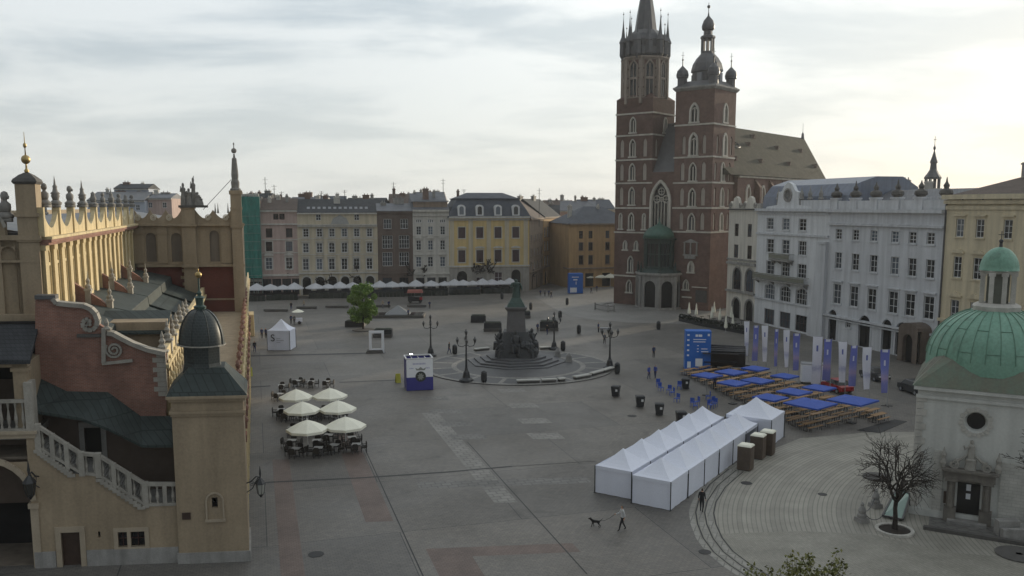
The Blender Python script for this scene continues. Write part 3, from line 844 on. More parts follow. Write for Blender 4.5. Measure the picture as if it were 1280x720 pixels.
# east pillar with sandstone obelisk
pu0, pu1 = q(290, 300, v_c - .6)[0], q(303.5, 300, v_c - .6)[0]; pc = (pu0 + pu1) / 2; pw = pu1 - pu0
zz2 = lambda py: q(297, py, v_c - .6)[1]
mb = B(); mb.box(pu0, pu1, v_c - .6, v_c + .9, 0, zz2(240)); mb.box(pu0 - .1, pu1 + .1, v_c - .7, v_c + 1, zz2(285), zz2(279)); mb.box(pu0 - .12, pu1 + .12, v_c - .72, v_c + 1, zz2(243), zz2(238)); mb.box(pu0 - .06, pu1 + .06, v_c - .66, v_c + .9, zz2(262), zz2(259))
mb.build('east_pillar', TAN, hall)
mb = B(); z0 = zz2(239); vv = v_c + .1
mb.lathe([(pw * .48, z0), (pw * .5, z0 + .25), (pw * .36, z0 + .4), (pw * .40, z0 + 1.0), (pw * .3, z0 + 1.3), (pw * .34, z0 + 1.8), (pw * .26, zz2(205)), (pw * .22, zz2(198)), (.1, zz2(196))], pc, vv, 8)
mb.build('obelisk', STATUE, hall)
mb = B(); mb.lathe([(.12, zz2(197)), (.09, zz2(192))], pc, vv, 8); mb.sphere((pc, vv, zz2(188)), .3, 12, 8); mb.lathe([(.05, zz2(185)), (.04, zz2(181)), (.1, zz2(179.5)), (.02, zz2(177.5))], pc, vv, 8)
mb.build('obelisk_ball', STATUE, hall, True)
# statue group on the central pilaster
mb = B(); z0 = zt + 1.9; cc = (cu0 + cu1) / 2 + .3
mb.box(cu0 - .25, cu1 + 1.4, v_c - .9, v_c + .7, z0 - .08, z0 + .18)
mb.build('group_plinth', DARK_STONE, hall)
mb = B()
for (du, dv, h, r) in ((-.55, 0, 2.5, .28), (.05, -.1, 1.9, .3), (.55, .1, 3.1, .26), (.95, -.05, 1.5, .34), (-.2, .3, 1.6, .4), (.3, .3, 1.5, .4), (1.25, 0, 1.0, .3)):
    z1 = z0 + .15
    mb.lathe([(r * 1.25, z1), (r * 1.1, z1 + h * .35), (r * .8, z1 + h * .55), (r * 1.0, z1 + h * .74), (r * .35, z1 + h * .82), (r * .5, z1 + h * .88), (r * .48, z1 + h * .95), (.05, z1 + h)], cc + du - .2, v_c + dv, 8)
    mb.tube([(cc + du - .2, v_c + dv, z1 + h * .75), (cc + du - .5 * r - .35, v_c + dv - .2, z1 + h * .62), (cc + du - .4, v_c + dv - .3, z1 + h * .85)], [.11, .09, .06], 6)
mb.tube([(cc + .35, v_c, z0 + 2.4), (cc + .45, v_c - .2, z0 + 3.4)], .04, 5)
mb.build('statue_group', STATUE, hall)
mb = B()
for pu_ in (cu1 + 2.2, cu1 + 2.5, u_r - .3): mb.lathe([(.12, zt + 1.2), (.05, zt + 1.8), (.02, zt + 2.3)], pu_, v_c, 6)
mb.build('attic_spikes', STATUE, hall)
mb = B(); mb.bar((cu1 + .9, v_c, zt + 1.6), (pu0 + .2, v_c, zz2(224)), .06); mb.build('stay_rod', IRON, hall)

# --- east annex behind the brick gable: roof, dividing parapets with pinnacles
z_e = 11.6
mb = B(); mb.box(u_h, u_a - .05, VG + .5, v_c, 0, z_e - .1); mb.build('annex_wall', TAN, hall)
for i in range(4):
    va = VG + .5 + (v_c - VG - .5) * i / 4; vb = VG + .5 + (v_c - VG - .5) * (i + 1) / 4
    mb = B(); mb.prism([(u_h, z_low - .2), (u_h, z_low - .4), (u_a - .1, z_e - .1), (u_a - .1, z_e + .15), (u_h + 4.2, z_e + .5), (u_h + 4.0, z_low - 1.1)], va + .3, vb)
    mb.build('annex_roof', COPPER_DK, hall)
    if i:
        mb = B(); mb.prism([(u_h + .02, z_e), (u_h + 3.4, z_e), (u_h + 3.4, z_e + 1.3), (u_h + 3.0, z_e + 1.8), (u_h + 2.0, z_low - .2), (u_h + .02, z_low + 1.2)], va - .25, va + .25); mb.build('fire_wall', BRICK, hall)
        mb = B()
        for (uu, z1, s) in ((u_h + 1.1, z_low + .5, 1.0), (u_h + 2.6, z_low - .3, 1.0)):
            mb.box(uu - .2, uu + .2, va - .32, va + .32, z_e, z1); mb.frus(uu, va, z1, z1 + .15, .55, .75, .5, .7); mb.lathe([(.2, z1 + .15), (.24, z1 + .35), (.1, z1 + .5), (.17, z1 + .75), (.05, z1 + .95), (.02, z1 + 1.5 * s)], uu, va, 8)
        mb.build('pinnacle', HALL_STONE, hall)
mb = B(); mb.box(q(125, 400, VG + 5)[0], u_a - .3, VG + 4.6, VG + 9, z_e - .5, q(160, 402, VG + 5)[1]); mb.build('annex_gallery', TAN, hall)
mb = B()
a0 = q(122, 390, VG + 5)[0]
mb.prism_x([(VG + 4.3, q(160, 417, VG + 4.3)[1]), (VG + 4.3, q(160, 415.5, VG + 4.3)[1]), (VG + 8, q(160, 388, VG + 8)[1]), (VG + 8, q(160, 392, VG + 8)[1])], a0, u_a - .2)
mb.box(a0, u_a - .2, VG + 4.2, VG + 4.5, q(160, 418, VG + 4.3)[1], q(160, 416, VG + 4.3)[1])
mb.build('gallery_roof', COPPER_DK, hall)
# brick gable with scrolls
g_ = lambda px, py: q(px, py, VG)
outl = [(44, 374), (66, 374), (71, 380), (90, 382), (104, 383), (113, 387), (119, 393), (122, 401), (124, 406), (130, 410), (132, 417), (141, 418), (152, 424), (166, 431), (184, 438), (207, 443), (207, 560), (44, 560)]
poly = [g_(*p) for p in outl]
mb = B(); mb.prism(poly, VG, VG + .55); mb.build('brick_gable', BRICK, hall)
mb = B()
def coping(seq, w_=.34, h_=.26):
    pts = [g_(*p) for p in seq]
    for a, b_ in zip(pts[:-1], pts[1:]): mb.bar((a[0], VG + .22, a[1] + .04), (b_[0], VG + .22, b_[1] + .04), .85, h_)
coping([(66, 374), (71, 380), (90, 382), (104, 383), (113, 387), (119, 393), (122, 401), (121, 408), (116, 413), (110, 413), (105, 410), (104, 404), (107, 400), (111, 400), (113, 404), (111, 407), (109, 405)])
coping([(134, 417), (141, 418), (152, 424), (166, 431), (184, 438), (207, 443)])
coping([(130, 411), (130, 454)], h_=.25); coping([(128, 455), (166, 451)], h_=.18)
for (cx, cy, r_) in ((143, 437, 11),):
    c = g_(cx, cy); spiral(mb, c[0], c[1], r_ * .0487, VG - .05, 2.1, .13, 1, pi * .8, 30, .22)
c = g_(133, 413); mb.lathe([(.3, c[1]), (.34, c[1] + .1), (.1, c[1] + .25), (.16, c[1] + .45), (.03, c[1] + .75)], c[0], VG + .2, 8)
for k in range(9):
    zq = g_(205, 495)[1] + k * .31; l = .75 if k % 2 else .5
    mb.box(u_a - l, u_a + .06, VG - .05, VG + .3, zq, zq + .29)
mb.build('gable_coping', HALL_STONE, hall)
mb = B(); mb.box(g_(44, 374)[0], g_(70, 374)[0], VG - .15, VG + .8, g_(50, 374)[1], g_(50, 369)[1]); mb.build('gable_cap', LEAD, hall)
mb = B()
c0 = g_(96, 416); c1 = g_(128, 419); mb.box(c0[0], c1[0], VG - .1, VG + .05, c1[1] - .12, c1[1] + .1); mb.build('gable_ledge', DARK_STONE, hall)
# east front of the annex with pinnacled parapet
mb = B()
for i in range(13):
    v = VG + 1.0 + i * 1.75
    mb.box(u_a - .05, u_a + .16, v - .35, v + .35, 4.5, z_e + .2); mb.box(u_a - .05, u_a + .3, v - .4, v + .4, z_e - .5, z_e - .2); mb.box(u_a - .05, u_a + .26, v - .4, v + .4, 8.2, 8.4)
    mb.lathe([(.22, z_e - 1.4), (.26, z_e - 1.1), (.16, z_e - .9)], u_a + .1, v, 8)
mb.box(u_a - .05, u_a + .24, VG, v_c, z_e - .25, z_e); mb.box(u_a - .3, u_a + .02, VG + .5, v_c, z_e, z_e + .8)
mb.build('annex_front', TAN_LIT, hall)
for i in range(7):
    mb = B()
    v = VG + .9 + i * 3.4; h = (1.25, 1.7, 1.45)[i % 3]
    mb.box(u_a - .5, u_a + .1, v - .3, v + .3, z_e, z_e + h * .55); mb.frus(u_a - .2, v, z_e + h * .55, z_e + h * .62, .8, .8, .7, .7)
    z1 = z_e + h * .62
    mb.lathe([(.26, z1), (.3, z1 + .25), (.14, z1 + .4), (.22, z1 + .6), (.08, z1 + .8), (.12, z1 + .9), (.02, z1 + 1.25)], u_a - .2, v, 8)
    mb.build('parapet_pinnacle', HALL_STONE, hall)

# --- lower arcade in front of the annex (seen edge-on past the turret)
ARC = 9.6
mb = B(); mb.box(u_a, -.55, 5.2, 101, 0, ARC); mb.build('arcade_wall', TAN, hall)
mb = B()
for i in range(16):
    mc = B(); md = B(); me_ = B()
    v = 6 + i * 3.7
    mb.box(-.6, -.12, v - .45, v + .45, 0, ARC - 1.6); mc.box(-.6, .0, v - .55, v + .55, ARC - 3.6, ARC - 3.1)
    mb.box(-.62, -.2, v - .35, v + .35, ARC - 1.6, ARC + .9); md.lathe([(.2, ARC + .9), (.26, ARC + 1.1), (.1, ARC + 1.25), (.18, ARC + 1.5), (.02, ARC + 1.9)], -.4, v, 8)
    me_.sphere((-.15, v, ARC - 2.2), .3, 8, 6); mc.build('arcade_capital', BRICK, hall); md.build('arcade_finial', BRICK, hall); me_.build('arcade_boss', BRICK, hall)
mb.box(-.6, -.1, 5.2, 101, ARC - .6, ARC - .3); mb.box(-.5, -.3, 5.2, 101, ARC, ARC + .7)
mb.build('arcade_piers', TAN_LIT, hall)
# north end bay peeping past
mb = B(); mb.box(-.55, .3, 96, 101, 0, 3.6); mb.build('north_end_bay', TAN_LIT, hall)

# --- stair turret
tu0 = q(212.5, 500, 0)[0] ; zt0 = q(260, 495, 0)[1]
tw = -tu0
mb = B(); ops = [(tu0 + tw * .50, tu0 + tw * .58, q(264, 635, 0)[1], q(264, 622, 0)[1])]
wall(mb, tu0 + .05, -.05, 0, zt0 - .3, ops, 0, .3)
mb.add([(tu0 + .05, 0, 0), (tu0 + .05, 4, 0), (tu0 + .05, 4, zt0 - .3), (tu0 + .05, 0, zt0 - .3), (-.05, 0, 0), (-.05, 4, 0), (-.05, 4, zt0 - .3), (-.05, 0, zt0 - .3)], [(1, 0, 3, 2), (4, 5, 6, 7), (1, 5, 6, 2)][:3])
mb.build('turret_wall', TAN, hall)
mb = B(); mb.box(tu0 - .04, .04, -.09, 4, 0, q(260, 690, 0)[1]); mb.build('turret_plinth', GREY_STONE, hall)
mb = B(); zs = q(260, 514, 0)[1]
mb.box(tu0 - .02, .02, -.1, 4, zs - .28, zs - .12); mb.box(tu0 - .08, .08, -.18, 4, zs - .12, zs + .05)
mb.box(tu0 - .1, .1, -.18, 4.1, zt0 - .3, zt0 - .12); mb.box(tu0 - .22, .22, -.32, 4.2, zt0 - .12, zt0 + .05)
mb.each('turret_moulding', TAN, hall); mb = B()
hood = q(264, 619, 0)[1]
for k in range(8):
    a = pi * k / 8; b_ = pi * (k + 1) / 8; c = tu0 + tw * .54
    mb.bar((c + .5 * cos(a), -.05, hood - .35 + .5 * sin(a)), (c + .5 * cos(b_), -.05, hood - .35 + .5 * sin(b_)), .1, .1)
mb.bar((tu0 + tw * .54 - .5, -.05, hood - 1.5), (tu0 + tw * .54 - .5, -.05, hood - .35), .1); mb.bar((tu0 + tw * .54 + .5, -.05, hood - 1.5), (tu0 + tw * .54 + .5, -.05, hood - .35), .1); mb.box(tu0 + tw * .54 - .6, tu0 + tw * .54 + .6, -.12, .02, hood - 1.66, hood - 1.5)
mb.build('slit_hood', TAN_S, hall)
mb = B(); mb.box(tu0 + .15, tu0 + .55, .3, .4, 0, .1); c = tu0 + tw * .54; mb.box(c - .3, c + .3, .28, .31, hood - 1.5, hood - .5); mb.build('slit_window', BLACKV, hall)
mb = B(); pz = q(236, 645, 0)[1]; mb.box(tu0 + .35, tu0 + .85, -.06, -.005, pz - .2, pz + .22); mb.build('wall_plaque', WOODD, hall)
tc_u = q(253, 450, 2)[0]; tcv = 2.0
zr1 = q(253, 458, 2)[1]; zd1 = q(253, 430, 2)[1]; zdt = q(253, 386, 2)[1]
mb = B(); mb.frus(tu0 / 2, tcv, zt0 + .05, zt0 + .15, tw + .4, 4.5, tw + .3, 4.4); mb.frus(tu0 / 2, tcv, zt0 + .15, zr1 + .1, tw + .3, 4.4, 2.1, 2.1); mb.build('turret_roof', COPPER_DK, hall)
mb = B(); R_ = (q(280, 400, 2)[0] - q(224, 400, 2)[0]) / 2
mb.lathe([(R_ * .95, zr1 - .3), (R_ * .9, zr1 + .1), (R_ * .86, zr1 + .3), (R_ * .86, zd1 - .1), (R_ * .98, zd1)], tc_u, tcv, 8, pi / 8); mb.build('turret_drum', COPPER_BLK, hall)
mb = B()
prof = [(R_ * 1.0, zd1)] + [(R_ * 1.04 * cos(t) ** .85, zd1 + .02 + (zdt - zd1) * sin(t)) for t in [pi / 2 * k / 9 for k in range(9)]] + [(.2, zdt + .02)]
mb.lathe(prof, tc_u, tcv, 16); 
for k in range(8):
    a = 2 * pi * k / 8 + pi / 8
    mb.tube([(tc_u + r * cos(a) * 1.01, tcv + r * sin(a) * 1.01, z) for r, z in prof[1:]], .035, 4)
dome_ = mb.build('turret_dome', COPPER_BLK, hall); autosmooth(dome_, 30)
mb = B(); mb.lathe([(R_ * 1.03, zd1 - .03), (R_ * 1.1, zd1 - .03), (R_ * 1.1, zd1 + .04), (R_ * 1.02, zd1 + .04)], tc_u, tcv, 16); mb.build('dome_rim', HALL_STONE, hall)
mb = B(); zz3 = lambda py: q(250, py, 2)[1]
mb.lathe([(.34, zz3(387)), (.38, zz3(383)), (.22, zz3(381)), (.26, zz3(373)), (.34, zz3(372)), (.12, zz3(369)), (.16, zz3(366)), (.06, zz3(363)), (.05, zz3(347))], tc_u, tcv, 10); mb.build('dome_lantern', BRONZE, hall)
mb = B(); mb.sphere((tc_u, tcv, zz3(343.5)), .2, 12, 8); mb.lathe([(.04, zz3(340)), (.015, zz3(335))], tc_u, tcv, 6); mb.build('turret_ball', GOLD, hall, True)

# --- outside stair: front wall, door, windows, arch, balustrade, canopy roof
f = lambda px, py, v=0.0: q(px, py, v)
VW = .25
rail = [f(46, 531, VW), f(101, 566, VW), f(122, 567.5, VW), f(181, 604, VW), f(220, 604, VW)]
base = [f(46, 559, VW), f(92, 592, VW), f(123, 594.5, VW), f(180, 632.5, VW), f(226, 631, VW)]
zland = f(20, 541, VW)[1]
ax1 = f(38, 620, VW)[0]; aR = 2.35; axc = ax1 - aR; asp = f(38, 622, VW)[1] - .15
uL = axc - 9
wend = tu0 + .02
# wall as polygon columns: build sloped top wall with openings below base line
zflat = min(b_[1] for b_ in base) - .35
ops = [(axc - aR, ax1, -.01, asp + aR, 'r')]
dr0, dr1 = f(77.5, 690, VW)[0], f(101, 690, VW)[0]; dz = f(89, 665, VW)[1]
ops.append((dr0, dr1, -.01, dz))
wn = []
for a, b_ in ((147.5, 159), (163.5, 181)):
    w0, w1 = f(a, 672, VW)[0], f(b_, 672, VW)[0]; wn.append((w0, w1)); ops.append((w0, w1, f(160, 683.5, VW)[1], f(160, 664.5, VW)[1]))
ops.append((f(122.5, 668, VW)[0], f(125.5, 668, VW)[0], f(124, 672, VW)[1], f(124, 664.5, VW)[1]))
mb = B(); wall(mb, uL, wend, 0, zflat, ops, VW, .4)
pts = [(uL, zflat), (wend, zflat), (wend, base[4][1]), base[3], base[2], base[1], base[0], (base[0][0], zland), (uL, zland)]
# upper infill (arch top may reach above zflat)
def polywall(x0, x1, fn, zb): 
    n = 60
    for i in range(n):
        a = x0 + (x1 - x0) * i / n; b_ = x0 + (x1 - x0) * (i + 1) / n
        mb.add([(a, VW, zb), (b_, VW, zb), (b_, VW, fn(b_)), (a, VW, fn(a))], [(0, 1, 2, 3)])
def topz(x):
    if x <= base[0][0]: return zland
    for a, b_ in zip(base[:-1], base[1:]):
        if x <= b_[0]: return a[1] + (b_[1] - a[1]) * (x - a[0]) / (b_[0] - a[0])
    return base[4][1]
if asp + aR < zflat:
    polywall(uL, wend, topz, zflat)
else:
    polywall(ax1, wend, topz, zflat)
mb.build('stair_wall', TAN, hall)
mb = B()
plz = f(150, 686, VW)[1]
for a, b_ in ((ax1, dr0 - .35), (dr1 + .35, wend)): mb.box(a, b_, VW - .1, VW + .02, 0, plz)
mb.build('stair_plinth', GREY_STONE, hall)
mb = B()
for k in range(14):
    a = pi * k / 14; b_ = pi * (k + 1) / 14
    mb.bar((axc + (aR + .18) * cos(a), VW - .05, asp + (aR + .18) * sin(a)), (axc + (aR + .18) * cos(b_), VW - .05, asp + (aR + .18) * sin(b_)), .2, .34)
mb.box(ax1 - .15, ax1 + .45, VW - .16, VW + .3, asp - .5, asp - .2); mb.box(ax1 - .06, ax1 + .4, VW - .06, VW + .3, 0, asp - .5)
mb.build('arch_surround', TAN_S, hall); mb = B()
for (a, b_, z) in ((dr0, dr1, dz),):
    mb.box(a - .32, a, VW - .07, VW + .1, 0, z + .3); mb.box(b_, b_ + .32, VW - .07, VW + .1, 0, z + .3); mb.box(a - .32, b_ + .32, VW - .09, VW + .1, z, z + .34)
mb.build('door_surround', TAN_S, hall); mb = B()
zw0, zw1 = f(160, 683.5, VW)[1], f(160, 664.5, VW)[1]
mb.box(wn[0][0] - .25, wn[1][1] + .25, VW - .06, VW + .05, zw1, zw1 + .25); mb.box(wn[0][0] - .25, wn[1][1] + .25, VW - .08, VW + .05, zw0 - .2, zw0)
mb.box(wn[0][0] - .25, wn[0][0], VW - .05, VW + .05, zw0, zw1); mb.box(wn[1][1], wn[1][1] + .25, VW - .05, VW + .05, zw0, zw1); mb.box(wn[0][1], wn[1][0], VW - .05, VW + .05, zw0, zw1)
mb.build('window_surround', TAN_S, hall); mb = B()
mb.box(uL, base[0][0] + .1, VW - .25, VW + .1, zland - .05, zland + .12); mb.box(uL, base[0][0], VW - .12, VW + .1, zland - .32, zland - .05)
mb.build('landing_cornice', TAN_S, hall)
mb = B(); mb.box(dr0, dr1, VW + .2, VW + .3, 0, dz); mb.build('door', WOODD, hall)
for (a, b_) in wn:
    o = B().box(a, b_, VW + .25, VW + .28, zw0, zw1).build('window', GLASS_B, hall)
    mbb = B(); m_ = (a + b_) / 2; mbb.box(m_ - .03, m_ + .03, VW + .2, VW + .24, zw0, zw1); mbb.box(a, b_, VW + .2, VW + .24, (zw0 + zw1) / 2 - .03, (zw0 + zw1) / 2 + .03); mbb.build('window_bars', FR_BROWN, o)
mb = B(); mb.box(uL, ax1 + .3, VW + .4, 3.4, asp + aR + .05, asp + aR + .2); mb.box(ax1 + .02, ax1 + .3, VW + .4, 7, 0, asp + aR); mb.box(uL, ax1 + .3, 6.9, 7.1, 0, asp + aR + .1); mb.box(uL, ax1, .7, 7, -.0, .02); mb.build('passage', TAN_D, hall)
# stair slab & steps behind the wall, canopy back wall
mb = B()
for i in range(60):
    a = base[0][0] + (wend - base[0][0]) * i / 60; b_ = base[0][0] + (wend - base[0][0]) * (i + 1) / 60
    zq = topz((a + b_) / 2); mb.box(a, b_, VW + .02, VG - .05, zq - .4, zq)
mb.box(uL, base[0][0], VW + .02, VG - .05, zland - .4, zland)
mb.build('stair_flight', GREY_STONE, hall)
mb = B(); d0, d1 = f(106, 550, VG - .3)[0], f(127, 550, VG - .3)[0]
zbk = f(178, 524, VG)[1]
wall(mb, uL, u_a + 1.0, 3, zbk, [(d0, d1, f(116, 575, VG - .3)[1], f(116, 535, VG - .3)[1])], VG - .3, .25)
mb.add([(uL, VG - .3, zbk), (f(150, 500, VG)[0], VG - .3, zbk), (f(130, 492, VG)[0], VG - .3, f(130, 493, VG)[1]), (f(86, 492, VG)[0], VG - .3, f(86, 493, VG)[1]), (f(40, 470, VG)[0], VG - .3, f(40, 472, VG)[1]), (uL, VG - .3, f(40, 472, VG)[1])], [(0, 1, 2, 3, 4, 5)])
mb.build('stair_back_wall', WOODD if False else mat('shaded_back_wall', (.10, .075, .06), .9, .2, 1), hall)  # dark brown carries the shadow of the recess under the canopy
mb = B(); dzt = f(116, 534, VG - .3)[1]; mb.box(d0 - .3, d1 + .3, VG - .42, VG - .28, dzt, dzt + .35); mb.box(d0 - .3, d0, VG - .42, VG - .28, dzt - 2.2, dzt); mb.box(d1, d1 + .3, VG - .42, VG - .28, dzt - 2.2, dzt); mb.build('stair_door_frame', GREY_STONE, hall)
mb = B(); mb.box(d0, d1, VG - .07, VG - .02, 3, dzt); mb.build('stair_door', BLACKV, hall)
# balustrade: rails, piers, balusters
def balus_line(p0, p1, b0, b1, name='balustrade'):
    n = max(2, int(abs(p1[0] - p0[0]) / .40))
    mb = B()
    mb.bar((p0[0], VW + .1, p0[1] - .08), (p1[0], VW + .1, p1[1] - .08), .34, .18)
    mb.bar((b0[0], VW + .1, b0[1] + .06), (b1[0], VW + .1, b1[1] + .06), .34, .16)
    for i in range(n):
        s = (i + .5) / n; x = p0[0] + (p1[0] - p0[0]) * s
        zt_ = p0[1] + (p1[1] - p0[1]) * s - .14; zb_ = b0[1] + (b1[1] - b0[1]) * s + .12
        h = zt_ - zb_
        mb.lathe([(.075, zb_), (.085, zb_ + .06 * h), (.05, zb_ + .12 * h), (.12, zb_ + .36 * h), (.045, zb_ + .72 * h), (.08, zb_ + .9 * h), (.075, zt_)], x, VW + .1, 8)
    return mb.build(name, HALL_STONE, hall)
pr = [(rail[i], rail[i + 1]) for i in range(4)]
def at_b(x): return (x, topz(x))
for a, b_ in pr: balus_line(a, b_, at_b(a[0]), at_b(min(b_[0], wend)))
lz = f(20, 500, VW)[1]
balus_line((uL, lz), (f(32, 505, VW)[0], lz), (uL, zland + .1), (f(32, 505, VW)[0], zland + .1))
mb = B()
for p in rail[:4]:
    mb.box(p[0] - .17, p[0] + .17, VW - .1, VW + .3, topz(p[0]) - .1, p[1] + .04)
for s in (.33, .66):
    for a, b_ in (pr[0], pr[2]):
        x = a[0] + (b_[0] - a[0]) * s; z = a[1] + (b_[1] - a[1]) * s; mb.box(x - .13, x + .13, VW - .08, VW + .28, topz(x) - .05, z)
mb.box(f(205, 600, VW)[0] - .12, f(205, 600, VW)[0] + .12, VW - .08, VW + .28, base[4][1], rail[4][1])
mb.box(f(31, 505, VW)[0], f(41, 505, VW)[0], VW - .12, VW + 1.0, zland, f(36, 478, VW)[1])
for i in range(22):
    a, b_ = (base[0], base[1]) if i < 11 else (base[2], base[3])
    s = (i % 11 + .5) / 11; x = a[0] + (b_[0] - a[0]) * s; z = topz(x)
    mb.box(x - .26, x + .2, VW - .14, VW + .05, z - .26, z - .08)
mb.build('baluster_piers', HALL_STONE, hall)
# canopy roof following the stair
VF = 1.3
lower = [f(46, 514, VF), f(100, 522, VF), f(135, 535, VF), f(178, 556, VF), f(216, 556, VF)]
upper = [f(36, 466, VG), f(84, 489, VG), (f(135, 490, VG)), f(176, 520, VG), f(216, 520, VG)]
mb = B(); vs = [(p[0], VF, p[1]) for p in lower] + [(p[0], VG - .02, p[1]) for p in upper] + [(p[0], VF, p[1] - .18) for p in lower] + [(p[0], VG - .02, p[1] - .18) for p in upper]
fs = []
for i in range(4): fs += [(i, i + 1, i + 6, i + 5), (i + 10, i + 15, i + 16, i + 11), (i, i + 10, i + 11, i + 1)]
mb.add(vs, fs); mb.build('stair_canopy_roof', COPPER_DK, hall)
# loggia porch at the left: hip roof, posts, dark opening
pe = f(36, 449, .3)
mb = B(); te = f(48, 402, 4.5)
vs = [(uL, .1, pe[1]), (pe[0] + .1, .1, pe[1]), (te[0], 4.8, te[1]), (uL, 4.8, te[1]), (uL, .1, pe[1] - .25), (pe[0] + .1, .1, pe[1] - .25), (te[0], 4.8, te[1] - .25), (uL, 4.8, te[1] - .25)]
mb.add(vs, [(0, 1, 2, 3), (4, 7, 6, 5), (0, 4, 5, 1), (1, 5, 6, 2)]); mb.build('porch_roof', SLATE, hall)
mb = B()
for a, b_ in ((16, 33), (-40, -22), (-90, -72)):
    c0, c1 = f(a, 470, .5)[0], f(b_, 470, .5)[0]
    mb.box(c0, c1, .5, 1.2, zland, pe[1] - .3); mb.box(c0 - .1, c1 + .1, .4, 1.3, pe[1] - .75, pe[1] - .55)
mb.box(uL, f(34, 460, .5)[0], .5, 1.2, pe[1] - .5, pe[1] - .22)
mb.box(f(20, 460, .5)[0], f(33, 460, .5)[0], 1.2, 4.5, zland, pe[1] - .3)
mb.build('porch_posts', TAN, hall)
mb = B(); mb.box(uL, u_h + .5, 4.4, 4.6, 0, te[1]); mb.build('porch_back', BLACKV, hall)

# --- wrought-iron lanterns
def lantern(loc, rz, label, s=1.0):
    t_ = thing('wall_lantern', label, 'lantern', loc, rz, 'iron lanterns on the market hall')
    mb = MB()
    mb.tube([(0, 0, 0), (.25 * s, 0, .1 * s), (.5 * s, 0, .35 * s), (.75 * s, 0, .30 * s)], .035 * s, 6)
    mb.tube([(0, 0, -.5 * s), (.3 * s, 0, -.3 * s), (.5 * s, 0, .1 * s), (.62 * s, 0, .3 * s)], .025 * s, 6)
    for k in range(18):
        a = k * .5; r = .16 * s * (1 - k / 20); b_ = a + .5; r2 = .16 * s * (1 - (k + 1) / 20)
        mb.bar((.28 * s + r * cos(a), 0, -.05 * s + r * sin(a)), (.28 * s + r2 * cos(b_), 0, -.05 * s + r2 * sin(b_)), .02 * s)
    mb.lathe([(.03 * s, .3 * s), (.06 * s, .5 * s), (.015 * s, .9 * s)], .72 * s, 0, 6)
    mb.build('bracket', IRON, t_)
    mb = MB(); mb.lathe([(.02 * s, .3 * s), (.1 * s, .22 * s), (.26 * s, .0), (.28 * s, -.05 * s)], .72 * s, 0, 6); mb.build('lamp_cap', IRON, t_)
    mb = MB(); mb.lathe([(.24 * s, -.05 * s), (.15 * s, -.62 * s)], .72 * s, 0, 6); mb.build('lamp_glass', glassmat('lantern_glass', (.05, .05, .045), .2) if 'lantern_glass' not in bpy.data.materials else bpy.data.materials['lantern_glass'], t_)
    mb = MB()
    for k in range(6):
        a = 2 * pi * k / 6; mb.bar((.72 * s + .245 * s * cos(a), .245 * s * sin(a), -.05 * s), (.72 * s + .155 * s * cos(a), .155 * s * sin(a), -.62 * s), .025 * s)
    mb.lathe([(.17 * s, -.6 * s), (.1 * s, -.7 * s), (.03 * s, -.8 * s)], .72 * s, 0, 6); mb.build('lamp_frame', IRON, t_)
    return t_
p = CHF.W(f(46, 600, 0)[0], -.0, f(46, 603, 0)[1] + .3); lantern((p.x, p.y + .2, p.z), -pi / 2, 'black iron lantern on a bracket beside the dark archway', 1.35)
p = CHF.W(-.05, .5, f(313, 607, 0)[1]); lantern((p.x, p.y, p.z), .1, 'black iron lantern on a bracket off the side of the stair turret', 1.15)
# ================================================================ TWIN-TOWERED BRICK CHURCH
CF = rot_frame(G(767, 379), 40)
church = thing('brick_church', 'huge dark red brick gothic church with two unequal towers and a green roofed porch', 'church', CF.o, -radians(40))
cz = CF.uz
TW = cz(813, 300)[0]                         # left tower side
R0, R1 = cz(840.5, 300)[0], cz(888, 300)[0]; RD = CF.vz(914.5, 300, R1)[0]
def LZ(py): return cz(787, py)[1]
def RZ_(py): return cz(864, py)[1]

def lancet_bay(mbw, ops): pass

